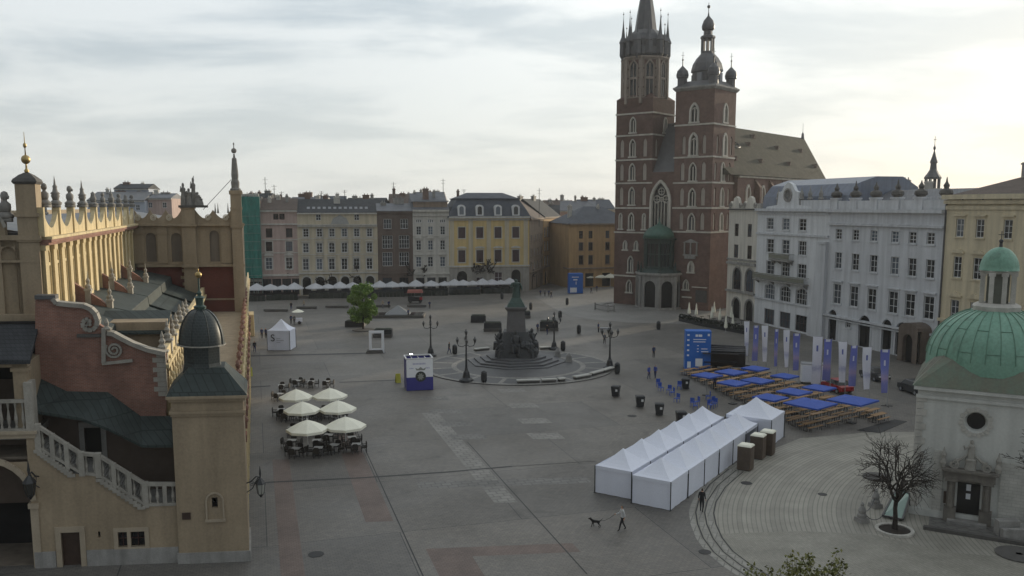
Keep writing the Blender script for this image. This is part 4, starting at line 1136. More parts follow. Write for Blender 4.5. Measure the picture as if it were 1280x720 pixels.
def tower_block(u0, u1, d, strings, brick, feats_w, feats_s, top, name):
    """square brick tower; feats: (centre 0..1, z0, z1, width, type) type w = window, b = blind"""
    W_ = u1 - u0
    mb = MB(); mb.mi = 0
    opsW = [(u0 + W_ * c - w_ / 2, u0 + W_ * c + w_ / 2, z0, z1, 'p') for c, z0, z1, w_, k in feats_w]
    wall(mb, u0, u1, 0, top, opsW, 0, .35)
    # south face in its own frame (x -> v)
    mb2 = MB(Matrix(((0, -1, 0, u1), (1, 0, 0, 0), (0, 0, 1, 0), (0, 0, 0, 1))))
    opsS = [(d * c - w_ / 2, d * c + w_ / 2, z0, z1, 'p') for c, z0, z1, w_, k in feats_s]
    wall(mb2, 0, d, 0, top, opsS, 0, .35)
    mb.add(mb2.v, mb2.f)
    mb.add([(u0, 0, 0), (u0, d, 0), (u1, d, 0), (u1, d, top), (u0, d, top), (u0, 0, top), (u1, 0, top)], [(1, 0, 5, 4), (2, 1, 4, 3), (5, 6, 3, 4)])
    o = mb.build(name, brick, church)
    # string courses and corner dressings
    ms = MB()
    for z in strings:
        ms.box(u0 - .14, u1 + .14, -.16, d + .14, z - .16, z + .16)
    ms.each('string_course', CH_STONE, o)
    for (c, z0, z1, w_, k), flag in [(f_, 0) for f_ in feats_w] + [(f_, 1) for f_ in feats_s]:
        m = MB(); x = 0
        pr = profile(-w_ / 2, w_ / 2, 0, z1 - z0, 'p')
        if k == 'b':
            m.add([(a, .2, b) for a, b in pr], [tuple(range(len(pr)))])
            oo = m.mesh('blind_lancet', CH_BLIND)
        else:
            m.mi = 1; m.add([(a, .3, b) for a, b in pr], [tuple(range(len(pr)))]); m.mi = 0
            for p_, q_ in zip(pr[:-1], pr[1:]):
                m.bar((p_[0], .02, p_[1]), (q_[0], .02, q_[1]), .5, .42 if k == 'W' else .22)
            m.box(-w_ / 2 - .35, w_ / 2 + .35, -.28, .2, -.3, .02)
            m.box(-.12, .12, .02, .2, 0, (z1 - z0) * .78)
            if k == 'W': m.bar((-w_ / 2, .1, (z1 - z0) * .62), (0, .1, (z1 - z0) * .78), .15); m.bar((w_ / 2, .1, (z1 - z0) * .62), (0, .1, (z1 - z0) * .78), .15)
            oo = m.mesh('lancet_window', [CH_STONE, GLASS_B])
        if flag: link(oo.name.split('.')[0], oo, o, (u1, d * c, z0), pi / 2)
        else: link(oo.name.split('.')[0], oo, o, (u0 + W_ * c, 0, z0))
    return o

def stage(zs, c, w_, k, lo=.12, hi=.86):
    z0, z1 = zs; h = z1 - z0
    return (c, z0 + h * lo, z0 + h * hi, w_, k)
# --- left (tall) tower
ls = [LZ(376), LZ(345), LZ(290.5), LZ(260), LZ(229), LZ(200), LZ(169.5), LZ(142.5), LZ(124)]
fw = []; fs_ = []
for i in range(3, 7):
    zs = (ls[i], ls[i + 1])
    fw.append(stage(zs, .47, 1.35, 'w', .14, .84))
    if i < 6:
        fw += [stage(zs, .17, 1.0, 'b'), stage(zs, .80, 1.0, 'b')]
fw.append(stage((ls[2], ls[3]), .47, 1.3, 'w', .12, .8)); fw.append(stage((ls[2], ls[3]), .17, .7, 'w', .15, .78)); fw.append(stage((ls[2], ls[3]), .82, .7, 'w', .15, .78))
fw.append((.47, LZ(340), LZ(320), 1.3, 'w')); fw.append((.44, LZ(365), LZ(350), 1.3, 'w'))
fw += [(.31, LZ(312), LZ(301), .9, 'w'), (.62, LZ(312), LZ(301), .9, 'w')]
for i in range(5, 7): fs_.append(stage((ls[i], ls[i + 1]), .55, 1.4, 'w', .14, .84))
for i in (5,): fs_ += [stage((ls[i], ls[i + 1]), .2, 1, 'b'), stage((ls[i], ls[i + 1]), .86, 1, 'b')]
tl = tower_block(0, TW, TW, ls[1:8], CH_BRICK, fw, fs_, ls[8], 'tall_tower')
# octagon with stone ribs
oc = TW * .47; zo0 = ls[8]; zo1 = LZ(73); Ro = TW * .525
mb = MB(); mb.lathe([(Ro, zo0 - 1.5), (Ro, zo1)], oc, oc, 8, pi / 8)
for sx_, sy_ in ((0, 0), (1, 0), (0, 1), (1, 1)):      # sloped corner weatherings
    cx, cy = sx_ * TW, sy_ * TW; dxs = 1 if sx_ == 0 else -1; dys = 1 if sy_ == 0 else -1
    mb.add([(cx, cy, zo0), (cx + dxs * TW * .3, cy, zo0), (cx, cy + dys * TW * .3, zo0), (cx + dxs * TW * .3, cy + dys * TW * .3, zo0 + 2.2)], [(0, 1, 3), (0, 3, 2), (1, 2, 3), (0, 2, 1)])
mb.build('belfry_octagon', CH_BRICK, tl)
mb = MB()
for k in range(8):
    a = pi / 8 + k * pi / 4; ca, sa = cos(a), sin(a)
    mb.bar((oc + Ro * ca, oc + Ro * sa, zo0 - 1), (oc + Ro * ca, oc + Ro * sa, zo1), .6, .6)
    am = a + pi / 8; n = Vector((cos(am), sin(am), 0)); tdir = Vector((-sin(am), cos(am), 0)); c0 = Vector((oc, oc, 0)) + n * (Ro * cos(pi / 8) + .05)
    hw = Ro * sin(pi / 8) * .5
    for s in (-1, 1):
        p = c0 + tdir * hw * s
        mb.bar((p.x, p.y, zo0 + .4), (p.x, p.y, zo1 - 1.6), .34, .3)
        mb.bar((p.x, p.y, zo1 - 1.6), (c0.x, c0.y, zo1 - .4), .3, .3)
    mb.bar((c0 + tdir * hw * -1 + Vector((0, 0, (zo0 + zo1) / 2))), (c0 + tdir * hw + Vector((0, 0, (zo0 + zo1) / 2))), .3, .5)
    mb.bar((c0 + Vector((0, 0, zo0 + .4))), (c0 + Vector((0, 0, zo1 - 1.2))), .16, .16)
    for s in (-1.65, 1.65):
        p = c0 + tdir * hw * s * .9
        for j in range(4): mb.bar((p.x, p.y, zo0 + .6 + j * (zo1 - zo0) / 4.4), (p.x, p.y, zo0 + .6 + (j + .8) * (zo1 - zo0) / 4.4), .22, .2)
mb.lathe([(Ro + .1, zo0 + .1), (Ro + .25, zo0 + .25), (Ro + .1, zo0 + .4)], oc, oc, 8, pi / 8); mb.lathe([(Ro + .1, zo1 - .5), (Ro + .5, zo1), (Ro + .5, zo1 + .25), (Ro, zo1 + .3)], oc, oc, 8, pi / 8)
mb.build('belfry_tracery', mat('belfry_stone', (.27, .225, .19), .85, .2, .8, streak=.2), tl)
mb = MB()
for k in range(8):
    am = k * pi / 4 + pi / 4; n = Vector((cos(am), sin(am), 0)); td = Vector((-sin(am), cos(am), 0)); c0 = Vector((oc, oc, 0)) + n * (Ro * cos(pi / 8) + .04); hw = Ro * sin(pi / 8) * .42
    a_, b_ = c0 - td * hw, c0 + td * hw; z0, z1, z2 = zo0 + .7, zo1 - 1.7, zo1 - .8
    mb.add([(a_.x, a_.y, z0), (b_.x, b_.y, z0), (b_.x, b_.y, z1), (c0.x, c0.y, z2), (a_.x, a_.y, z1)], [(0, 1, 2, 3, 4)])
mb.build('belfry_openings', GLASS_B, tl)
# gallery with turrets, spire
mb = MB(); zg = zo1 + .25; zg1 = LZ(42)
mb.lathe([(Ro * .9, zg), (Ro * 1.0, zg + .5), (Ro * 1.02, zg + 2.0), (Ro * .92, zg + 2.3), (Ro * .96, zg1 - 1.2), (Ro * .8, zg1), (Ro * .55, zg1 + 1)], oc, oc, 8, pi / 8)
mb.build('spire_gallery', LEAD, tl)
zs1 = LZ(-42)
mb = MB(); mb.lathe([(Ro * .66, zg1 - .4), (Ro * .50, zg1 + 1.0), (Ro * .40, LZ(15)), (Ro * .28, LZ(-5)), (.12, zs1), (.05, zs1 + 3)], oc, oc, 8, pi / 8)
mb.sphere((oc, oc, zs1 + 1.5), .6, 10, 7); mb.build('spire', LEAD, tl)
for k in range(12):
    a = 2 * pi * k / 12 + .2; rr = Ro * (1.0 if k % 2 else .9); hh = (1.0 if k % 3 else .7)
    mb = MB(); x, y = oc + rr * cos(a), oc + rr * sin(a); r_ = Ro * .17
    mb.lathe([(r_ * .3, zg - .4), (r_, zg + .6), (r_, zg + 3.2), (r_ * 1.2, zg + 3.3), (r_ * .55, zg + 4.5), (r_ * .22, zg + 6.2 * hh + .5), (.04, zg + 7.6 * hh + 1.0)], x, y, 6)
    mb.tube([(x, y, zg + 7.4 * hh + 1), (x, y, zg + 8.8 * hh + 1)], .04, 4); mb.sphere((x, y, zg + 8.3 * hh + 1), .16, 6, 5)
    mb.build('pinnacle_turret', LEAD, tl)

# --- right (lower) tower
rs = [RZ_(345), RZ_(290), RZ_(260), RZ_(228.5), RZ_(196.5), RZ_(156), RZ_(113)]
fw = []; fs_ = []
for i in range(1, 4):
    zs = (rs[i], rs[i + 1])
    fw += [stage(zs, .5, 1.5, 'w', .08, .78), stage(zs, .22, .95, 'b', .1, .82), stage(zs, .77, .95, 'b', .1, .82)]
    fs_ += [stage(zs, .45, 1.5, 'w', .08, .8), stage(zs, .14, .9, 'b', .1, .82), stage(zs, .78, .9, 'b', .1, .82)]
zs = (rs[4], rs[5]); fw += [stage(zs, .5, 1.7, 'W', .06, .74), stage(zs, .24, .8, 'b', .1, .68), stage(zs, .77, .8, 'b', .1, .68)]; fs_ += [stage(zs, .52, 1.7, 'W', .06, .74), stage(zs, .2, .8, 'b', .1, .68), stage(zs, .84, .8, 'b', .1, .68)]
zs = (rs[5], rs[6]); fw += [stage(zs, .5, 1.8, 'W', .08, .62)]; fs_ += [stage(zs, .5, 1.8, 'W', .08, .62)]
fw += [(.52, RZ_(340), RZ_(327), 1.2, 'W'), (.40, RZ_(362), RZ_(350), 1.2, 'w')]
tr_ = tower_block(R0, R1, RD, rs[1:6], CH_BRICK2, fw, fs_, rs[6], 'short_tower')
# stonework low on the tower: balcony window, door surround, plaque
mb = MB(); W_ = R1 - R0; x = R0 + W_ * .5; z0 = RZ_(318)
mb.box(x - 1.7, x + 1.7, -.35, .05, z0 - .3, z0); mb.box(x - 1.2, x + 1.2, -.5, .05, z0 - .9, z0 - .3)
for s in (-1.4, 0, 1.4): mb.box(x + s - .14, x + s + .14, -.25, .05, z0, z0 + 2.4)
mb.prism([(x - 1.9, z0 + 2.4), (x + 1.9, z0 + 2.4), (x, z0 + 3.2)], -.3, .05)
mb.build('stone_balcony', GREY_STONE, tr_)
mb = MB(); mb.box(R0 + W_ * .56, R1 - .4, -.2, .05, RZ_(358) - .18, RZ_(358)); z0 = RZ_(371); mb.box(R0 + W_ * .3, R0 + W_ * .56, -.2, .05, z0 - .3, z0); mb.build('ledge', CH_STONE, tr_)
mb = MB(); mb.box(R0 + W_ * .66, R0 + W_ * .95, -.12, .03, RZ_(377), RZ_(362)); mb.build('dark_plaque', DARK_STONE, tr_)
# cornice, corner turrets, dome with lantern
zc_ = rs[6]; cx, cy = (R0 + R1) / 2, RD / 2
mb = MB(); mb.frus(cx, cy, zc_, zc_ + .5, W_ + .2, RD + .2, W_ + 1.0, RD + 1.0); mb.frus(cx, cy, zc_ + .5, zc_ + .8, W_ + 1.0, RD + 1.0, W_ + .9, RD + .9); mb.build('tower_cornice', GREY_STONE, tr_)
mb = MB(); mb.frus(cx, cy, zc_ + .8, zc_ + 2.0, W_ + .6, RD + .6, W_ * .75, RD * .75); mb.build('tower_roof', LEAD, tr_)
dzz = lambda py: cz(876, py, RD / 2)[1]
for sx_ in (0, 1):
    for sy_ in (0, 1):
        x, y = R0 + W_ * (.1 + .8 * sx_), RD * (.1 + .8 * sy_); b0 = zc_ + .8; r_ = W_ * .115
        mb = MB(); mb.lathe([(r_, b0), (r_, b0 + 1.9), (r_ * 1.25, b0 + 2.0), (r_ * 1.2, b0 + 2.2)], x, y, 8); mb.lathe([(r_ * 1.2, b0 + 2.2), (r_ * 1.25, b0 + 2.6), (r_ * 1.05, b0 + 3.4), (r_ * .5, b0 + 4.0), (.12, b0 + 4.4), (.06, b0 + 6.2)], x, y, 12)
        mb.sphere((x, y, b0 + 5.6), .2, 8, 6); mb.bar((x - .35, y, b0 + 6.5), (x + .35, y, b0 + 6.5), .06); mb.tube([(x, y, b0 + 6), (x, y, b0 + 7.2)], .05, 4)
        mb.build('corner_turret', LEAD, tr_)
mb = MB(); Rd = W_ * .34; zb = zc_ + 1.2; z1 = dzz(88); z2 = dzz(68)
mb.lathe([(Rd, zb), (Rd, z1 - .6), (Rd * 1.1, z1 - .5), (Rd * 1.08, z1), (Rd * .98, z1 + (z2 - z1) * .35), (Rd * .75, z1 + (z2 - z1) * .7), (Rd * .45, z2), (Rd * .42, z2 + .4)], cx, cy, 8, pi / 8)
mb.build('tower_dome', LEAD, tr_)
mb = MB()
for k in range(4):
    a = k * pi / 2; mb.box(cx + Rd * .94 * cos(a) - .5, cx + Rd * .94 * cos(a) + .5, cy + Rd * .94 * sin(a) - .5, cy + Rd * .94 * sin(a) + .5, zb + .5, z1 - .9)
mb.build('dome_dormers', LEAD_L, tr_)
mb = MB(); z3, z4, z5, z6 = dzz(66), dzz(49), dzz(40), dzz(24)
rl = Rd * .38
for k in range(8):
    a = k * pi / 4 + pi / 8; mb.bar((cx + rl * cos(a), cy + rl * sin(a), z3 - .3), (cx + rl * cos(a), cy + rl * sin(a), z4), .34, .34)
mb.lathe([(rl * 1.2, z3 - .5), (rl * 1.2, z3)], cx, cy, 8, pi / 8); mb.lathe([(rl * 1.0, z4 - .4), (rl * 1.35, z4), (rl * 1.3, z4 + .4), (rl * .8, z4 + .6), (rl * .78, z5)], cx, cy, 8, pi / 8)
mb.build('lantern', LEAD, tr_)
mb = MB(); mb.lathe([(rl * .8, z5), (rl * 1.1, z5 + .3), (rl * 1.15, z5 + (z6 - z5) * .4), (rl * .85, z5 + (z6 - z5) * .8), (.2, z6 + .4), (.08, z6 + 1.2), (.07, dzz(10))], cx, cy, 14); mb.sphere((cx, cy, dzz(10)), .35, 8, 6); mb.tube([(cx, cy, dzz(10)), (cx, cy, dzz(5))], .06, 5)
mb.build('onion_finial', LEAD, tr_, True)

# --- west bay with the great window
zb_ = cz(826, 215)[1]
g0, g1 = cz(814, 255)[0], cz(837.5, 255)[0]; gz0, gz1 = cz(826, 300)[1], cz(826, 226)[1]
mb = MB(); wall(mb, TW + .002, R0 - .002, 0, zb_, [(g0, g1, gz0, gz1, 'p')], .05, .5); mb.build('west_wall', CH_BRICK, church)
gw = g1 - g0; gh = gz1 - gz0
mb = MB(); pr = profile(-gw / 2, gw / 2, 0, gh, 'p'); mb.mi = 1
mb.add([(a, .48, b) for a, b in pr], [tuple(range(len(pr)))]); mb.mi = 0
for a, b in zip(pr[:-1], pr[1:]): mb.bar((a[0], .0, a[1]), (b[0], .0, b[1]), .7, .5)
for k in range(1, 6): mb.box(-gw / 2 + gw * k / 6 - .09, -gw / 2 + gw * k / 6 + .09, .3, .45, 0, gh * .66)
for (x, z, r_) in ((-gw * .24, gh * .69, gw * .17), (gw * .24, gh * .69, gw * .17), (0, gh * .82, gw * .16), (0, gh * .69, gw * .10)):
    for k in range(12):
        a, b = 2 * pi * k / 12, 2 * pi * (k + 1) / 12; mb.bar((x + r_ * cos(a), .38, z + r_ * sin(a)), (x + r_ * cos(b), .38, z + r_ * sin(b)), .15, .16)
        if k % 3 == 0: mb.bar((x, .38, z), (x + r_ * cos(a), .38, z + r_ * sin(a)), .1, .1)
mb.build('great_window', [CH_STONE, GLASS_B], church, loc=((g0 + g1) / 2, 0, gz0))
# --- nave with steep tiled roof
ur = (TW + R0) / 2
vr1, _ = CF.vz(1005, 173, ur); zr = CF.vz(1005, 173, ur)[1]
ue = R1 + 1.2; ve1, ze = CF.vz(1030, 225, ue)
zn = CF.vz(920, 219, ue)[1]; ze = (ze + zn) / 2
v0 = .8
mb = MB(); ul = 2 * ur - ue
mb.box(ul, ue - .3, RD + .1, ve1, 0, ze - .2); mb.build('nave_wall', CH_BRICK2, church)
mb = MB(); vr0 = 6.0
vs = [(ul - .5, RD * .5, ze), (ue + .5, RD * .5, ze), (ur, vr0, zr), (ur, vr1, zr), (ue + .5, ve1 + .5, ze), (ul - .5, ve1 + .5, ze), (TW + .1, v0, zb_), (R0 - .1, v0, zb_), (R0 - .1, v0, zb_ - .1)]
mb.add(vs, [(1, 4, 3, 2), (4, 5, 3), (5, 0, 2, 3), (0, 1, 2)])
rf = mb.build('nave_roof', TILE_CH, church)
mb = MB(); zpk = zb_ + (zr - zb_) * .93
mb.add([(TW + .02, .4, zb_), (R0 - .02, .4, zb_), (R0 - .02, 6.2, zpk), (TW + .02, 6.2, zpk)], [(0, 1, 2, 3)]); mb.build('west_roof_slope', LEAD, church)
sl_ = Vector((ur - ue - .5, 0, zr - ze)); 
for (s, vv) in ((.28, 14), (.28, 27), (.28, 43), (.28, 60), (.62, 16), (.62, 30), (.62, 46), (.62, 61), (.82, 38)):
    mb = MB(); x, z = ue + .5 + sl_.x * s, ze + sl_.z * s
    mb.prism_x([(vv - .55, z - .1), (vv + .55, z - .1), (vv, z + .8)], x - .8, x + .55); mb.build('roof_dormer', TILE_BROWN, rf)
mb = MB(); x, z = ue + .5 + sl_.x * .6, ze + sl_.z * .6
mb.tube([(x + .3 + .0 * k, 22 + 2.6 * cos(2 * pi * k / 14), z + .3 + 2.0 * sin(2 * pi * k / 14) * .8) if False else (x + sl_.x * .07 * sin(2 * pi * k / 14) + .2, 22 + 1.9 * cos(2 * pi * k / 14), z + sl_.z * .07 * sin(2 * pi * k / 14) + .15) for k in range(15)], .14, 5, cap=False)
mb.build('roof_clock_ring', LEAD, rf)
for k in range(7):
    vv = RD + 5 + k * 7.5
    mb = MB(); pr = profile(-1.0, 1.0, 0, 6.5, 'p'); mb.mi = 1; mb.add([(a, .0, b) for a, b in pr], [tuple(range(len(pr)))]); mb.mi = 0
    for a, b in zip(pr[:-1], pr[1:]): mb.bar((a[0], -.1, a[1]), (b[0], -.1, b[1]), .5, .4)
    mb.box(-.1, .1, -.1, .05, 0, 5.4)
    mb.build('nave_window', [CH_STONE, GLASS_B], church, loc=(ue - .33, vv, ze - 8.5), rz=pi / 2)
    if k < 7:
        mb = MB(); mb.box(ue - .3, ue + 1.1, vv + 3.2, vv + 4.2, 0, ze - 2.5); mb.prism([(ue - .3, ze - 2.5), (ue + 1.1, ze - 2.5), (ue - .3, ze - .6)], vv + 3.2, vv + 4.2); mb.build('buttress', CH_BRICK, church)
mb = MB(); mb.box(ul, ue + .1, RD + .1, ve1 + .2, ze - .45, ze - .1); mb.build('nave_cornice', CH_STONE, church)
mb = MB(); mb.lathe([(.5, zr - .3), (.3, zr + 1.2), (.06, zr + 1.6), (.04, zr + 4)], ur, vr1 - 1, 8); mb.build('ridge_finial', LEAD, church)
# --- glazed green copper porch
def porch_z(py): return cz(818, py, -3.5)[1]
pc = cz(817, 360, -3)[0]
def octo(cxv, rx, ry): return [(cxv - rx, .3), (cxv - rx, -ry * .45), (cxv - rx * .5, -ry), (cxv + rx * .5, -ry), (cxv + rx, -ry * .45), (cxv + rx, .3)]
rx, ry = 4.6, 4.6; zp1 = porch_z(343); zp2 = porch_z(300); zp3 = porch_z(283)
porch = MB().slab(octo(pc, rx + .4, ry + .4), 0, .35).build('porch', GREY_STONE, church)
poly = octo(pc, rx, ry)
for i in range(5):
    a, b = Vector(poly[i]), Vector(poly[i + 1]); L_ = (b - a).length
    ang = atan2((b - a).y, (b - a).x)
    mb = MB(); m_ = .55
    ow = min(1.35, L_ * .36)
    wall(mb, 0, L_, 0, zp1, [(L_ / 2 - ow, L_ / 2 + ow, .3, zp1 - 1.3, 'r')] if L_ > 2 else [], 0, .5)
    mb.box(-.25, .25, -.3, .1, 0, zp1 - .4); mb.box(L_ - .25, L_ + .25, -.3, .1, 0, zp1 - .4)
    o = mb.build('porch_wall', GREY_STONE, porch, loc=(a.x, a.y, 0), rz=ang)
    mb = MB(); mb.box(L_ / 2 - ow - .05, L_ / 2 + ow + .05, .45, .5, .3, zp1 - 1.3); mb.build('porch_doorway', BLACKV, porch, loc=(a.x, a.y, 0), rz=ang)
MB().slab(octo(pc, rx + .45, ry + .45), zp1 - .1, zp1 + .35).build('porch_cornice', GREY_STONE, porch)
mb = MB(); rx2, ry2 = 3.1, 3.6
sk = octo(pc, rx + .2, ry + .2); tp = octo(pc, rx2, ry2); zk = zp1 + .35; zk1 = zk + .9
mb.add([(x, y, zk) for x, y in sk] + [(x, y, zk1) for x, y in tp], [(i, i + 1, i + 7, i + 6) for i in range(5)])
mb.slab(tp, zk1, zk1 + .4); mb.slab(tp, zp2 - .8, zp2); mb.slab(octo(pc, rx2 + .4, ry2 + .4), zp2, zp2 + .35)
for i in range(6):
    x, y = tp[i]; mb.bar((x, y, zk1), (x, y, zp2), .38, .38)
    if i < 5:
        x2, y2 = tp[i + 1]
        for s in (.33, .66): mb.bar((x + (x2 - x) * s, y + (y2 - y) * s, zk1), (x + (x2 - x) * s, y + (y2 - y) * s, zp2 - .5), .15, .15)
        mb.bar((x, y, (zk1 + zp2) / 2), (x2, y2, (zk1 + zp2) / 2), .2, .2)
    # statues / finials on the lower skirt
    x, y = sk[i]
    mb.lathe([(.3, zk), (.36, zk + .4), (.2, zk + .5), (.28, zk + 1.3), (.12, zk + 1.6), (.16, zk + 1.8), (.03, zk + 2.3)], x * .94 + pc * .06, y * .94, 7)
mb.build('porch_frame', mat('dark_green_frame', (.03, .05, .045), .6, .3, 2), porch)
mb = MB(); tp2 = octo(pc, rx2 - .12, ry2 - .12); mb.add([(x, y, zk1) for x, y in tp2] + [(x, y, zp2) for x, y in tp2], [(i, i + 1, i + 7, i + 6) for i in range(5)]); mb.build('porch_glazing', GLASS_B, porch)
PATINA = mat('porch_patina', (.05, .11, .085), .5, .3, 1.5, fine=.1)
mb = MB(); hd = zp3 - zp2
mb.lathe([(rx2 + .25, zp2 + .3), (rx2 * .98, zp2 + .3 + hd * .4), (rx2 * .7, zp2 + .3 + hd * .75), (rx2 * .3, zp2 + .3 + hd * .95), (.35, zp3 + .5), (.12, zp3 + 1.2), (.03, zp3 + 2.0)], pc, -ry2 * .32, 12, sy=1.15)
mb.build('porch_dome', PATINA, porch, True)
mb = MB(); p = cz(772, 386, -1.5)
for k in range(3):
    mb.box(-.6 + k * .05, -.2 + k * .05, -3.5, -.2, .0, .1)
mb.build('side_step', GREY_STONE, church)
# railings by the north-west corner
t_ = thing('iron_railing', 'low iron railing enclosing a corner beside the tall church tower', 'railing', G(753, 388))
mb = MB(); pts = [G(744, 387), G(760, 390), G(768, 389.5)]; o0 = G(753, 388)
for a, b in zip(pts[:-1], pts[1:]):
    a, b = a - o0, b - o0
    mb.bar((a.x, a.y, 1.15), (b.x, b.y, 1.15), .08); mb.bar((a.x, a.y, .25), (b.x, b.y, .25), .06)
    n = int((b - a).length / .3)
    for k in range(n + 1): c = a.lerp(b, k / n); mb.bar((c.x, c.y, 0), (c.x, c.y, 1.3), .04)
mb.build('bars', IRON, t_)
mb = MB(); 
for p_ in pts: p_ = p_ - o0; mb.frus(p_.x, p_.y, 0, 1.5, .4, .4, .3, .3)
mb.build('posts', GREY_STONE, t_)
# ================================================================ HOUSES
def house(name, label, fr, deg, u0, u1, z1, depth, wallm, ops, roof, trims=(), trim_m=PALE_STONE, roofm=SLATE, fmat=FR_WHITE, gmat=GLASS, cat='house', group=None, chim=2, split=True, sidem=None, base=None, surround=None):
    """ops: dict(u,z,w,h,kind,style) ; style win/door/dark ; local origin is the left foot of the front"""
    o0 = fr.W(u0, 0); W_ = u1 - u0
    t = thing(name, label, cat, o0, -radians(deg), group)
    mb = MB(); L_ = []
    for o in ops: L_.append((o['u'] - u0 - o['w'] / 2, o['u'] - u0 + o['w'] / 2, o['z'], o['z'] + o['h'], o.get('kind')))
    wall(mb, 0, W_, 0, z1, L_, 0, .28)
    mb.add([(0, 0, 0), (0, depth, 0), (0, depth, z1), (0, 0, z1), (W_, 0, 0), (W_, depth, 0), (W_, depth, z1), (W_, 0, z1)], [(1, 0, 3, 2), (4, 5, 6, 7), (5, 1, 2, 6)])
    mb.build('wall', wallm, t)
    for o in ops:
        st = o.get('style', 'win'); x = o['u'] - u0
        if st == 'win':
            window(t, x, o['z'], o['w'], o['h'], .16, o.get('kind'), o.get('cols', 2), o.get('rows', 3), o.get('t', .09), o.get('fm', fmat), gmat, split=split)
        elif st == 'glass':
            window(t, x, o['z'], o['w'], o['h'], .16, o.get('kind'), o.get('cols', 3), o.get('rows', 2), .08, FR_BROWN, gmat, 'shop_window', split=split)
        else:
            pr = profile(-o['w'] / 2, o['w'] / 2, 0, o['h'], o.get('kind')); m = MB(); m.add([(a, 0, b) for a, b in pr], [tuple(range(len(pr)))])
            m.box(-.05, .05, -.06, 0, 0, o['h'] * .7); m.box(-o['w'] / 2, o['w'] / 2, -.07, 0, o['h'] * .62, o['h'] * .62 + .12)
            m.build('door', WOODD if st == 'door' else BLACKV, t, loc=(x, .25, o['z']))
    # surrounds and sills in one trim part
    mb = MB()
    for (z, h, pj) in trims: mb.box(-.02, W_ + .02, -pj, .05, z, z + h)
    for o in ops:
        x = o['u'] - u0; w_ = o['w'] / 2; z = o['z']; h = o['h']
        s = o.get('sur', surround)
        if s:
            if z > 1.5: mb.box(x - w_ - .18, x + w_ + .18, -.16, .06, z - .2, z)
            if not o.get('kind'):
                mb.box(x - w_ - s, x - w_, -.05, .06, z, z + h); mb.box(x + w_, x + w_ + s, -.05, .06, z, z + h); mb.box(x - w_ - s, x + w_ + s, -.06, .06, z + h, z + h + s)
            else:
                hd = profile(x - w_ - s * .5, x + w_ + s * .5, z, z + h + s * .5, o['kind'])
                for a, b in zip(hd[:-1], hd[1:]): mb.bar((a[0], -.02, a[1]), (b[0], -.02, b[1]), .14, s)
        if o.get('ped') == 'flat': mb.box(x - w_ - .35, x + w_ + .35, -.3, .05, z + h + .35, z + h + .55)
        if o.get('ped') == 'tri': mb.prism([(x - w_ - .45, z + h + .45), (x + w_ + .45, z + h + .45), (x + w_ + .45, z + h + .62), (x, z + h + 1.15), (x - w_ - .45, z + h + .62)], -.32, .05)
        if o.get('ped') == 'arc':
            hd = [(x + (w_ + .4) * cos(a), z + h + .45 + .55 * sin(a)) for a in [pi * k / 8 for k in range(9)]]; mb.prism(hd, -.3, .05)
    if mb.v: mb.build('trim', trim_m, t)
    if base:
        mb = MB(); mb.box(-.01, W_ + .01, -.08, .02, 0, .9)
    # roof
    k = roof[0]
    mb = MB(); ov = .45
    if k == 'gable':
        rz = roof[1]; yr = depth * (roof[2] if len(roof) > 2 else .5)
        mb.prism_x([(-ov, z1 - .05), (-ov, z1 + .12), (yr, rz), (depth + ov, z1 + .12), (depth + ov, z1 - .05)], -.02, W_ + .02)
    elif k == 'hip':
        rz = roof[1]; i = min(depth, W_) * .5 * (roof[2] if len(roof) > 2 else 1)
        vs = [(-ov, -ov, z1), (W_ + ov, -ov, z1), (W_ + ov, depth + ov, z1), (-ov, depth + ov, z1), (i, depth / 2, rz), (W_ - i, depth / 2, rz)]
        mb.add(vs, [(0, 1, 5, 4), (1, 2, 5), (2, 3, 4, 5), (3, 0, 4), (3, 2, 1, 0)])
    elif k == 'mansard':
        zm_, rz, ins = roof[1], roof[2], roof[3]
        mb.frus(W_ / 2, depth / 2, z1, (z1 + zm_) / 2, W_ + .9, depth + .9, W_ - ins * .5, depth - ins * .5)
        mb.frus(W_ / 2, depth / 2, (z1 + zm_) / 2, zm_, W_ - ins * .5, depth - ins * .5, W_ - ins * 1.4, depth - ins * 1.4)
        mb.frus(W_ / 2, depth / 2, zm_, zm_ + .25, W_ - ins * 1.2, depth - ins * 1.2, W_ - ins * 1.2, depth - ins * 1.2)
        mb.frus(W_ / 2, depth / 2, zm_ + .25, rz, W_ - ins * 1.4, depth - ins * 1.4, W_ * .45, depth * .1)
    elif k == 'flat':
        mb.box(-.02, W_ + .02, -.1, depth, z1, z1 + roof[1])
    ro = mb.build('roof', roofm, t)
    for c in range(chim):
        x = W_ * (.12 + .76 * (c + rnd.random() * .5) / max(1, chim)); y = depth * (.35 + .3 * rnd.random()); zt_ = (roof[1] if k != 'mansard' else roof[2]) if k != 'flat' else z1 + 1
        w1 = .6 + rnd.random() ** 2 * 2.2; hc = .2 + rnd.random() ** 2 * 1.6
        mb = MB(); mb.box(x - w1 / 2, x + w1 / 2, y - .4, y + .4, z1 - .5, zt_ + hc); mb.box(x - w1 / 2 - .1, x + w1 / 2 + .1, y - .5, y + .5, zt_ + hc - .3, zt_ + hc - .1)
        for j in range(2): mb.lathe([(.12, zt_ + hc), (.1, zt_ + hc + .4)], x - w1 * .22 + w1 * .44 * j, y, 6)
        mb.build('chimney', (GREY_STONE, BRICK_CH, PALE_STONE)[rnd.randrange(3)], ro)
    return t
BRICK_CH = mat('chimney_render', (.16, .11, .09), .9, .25, 2)

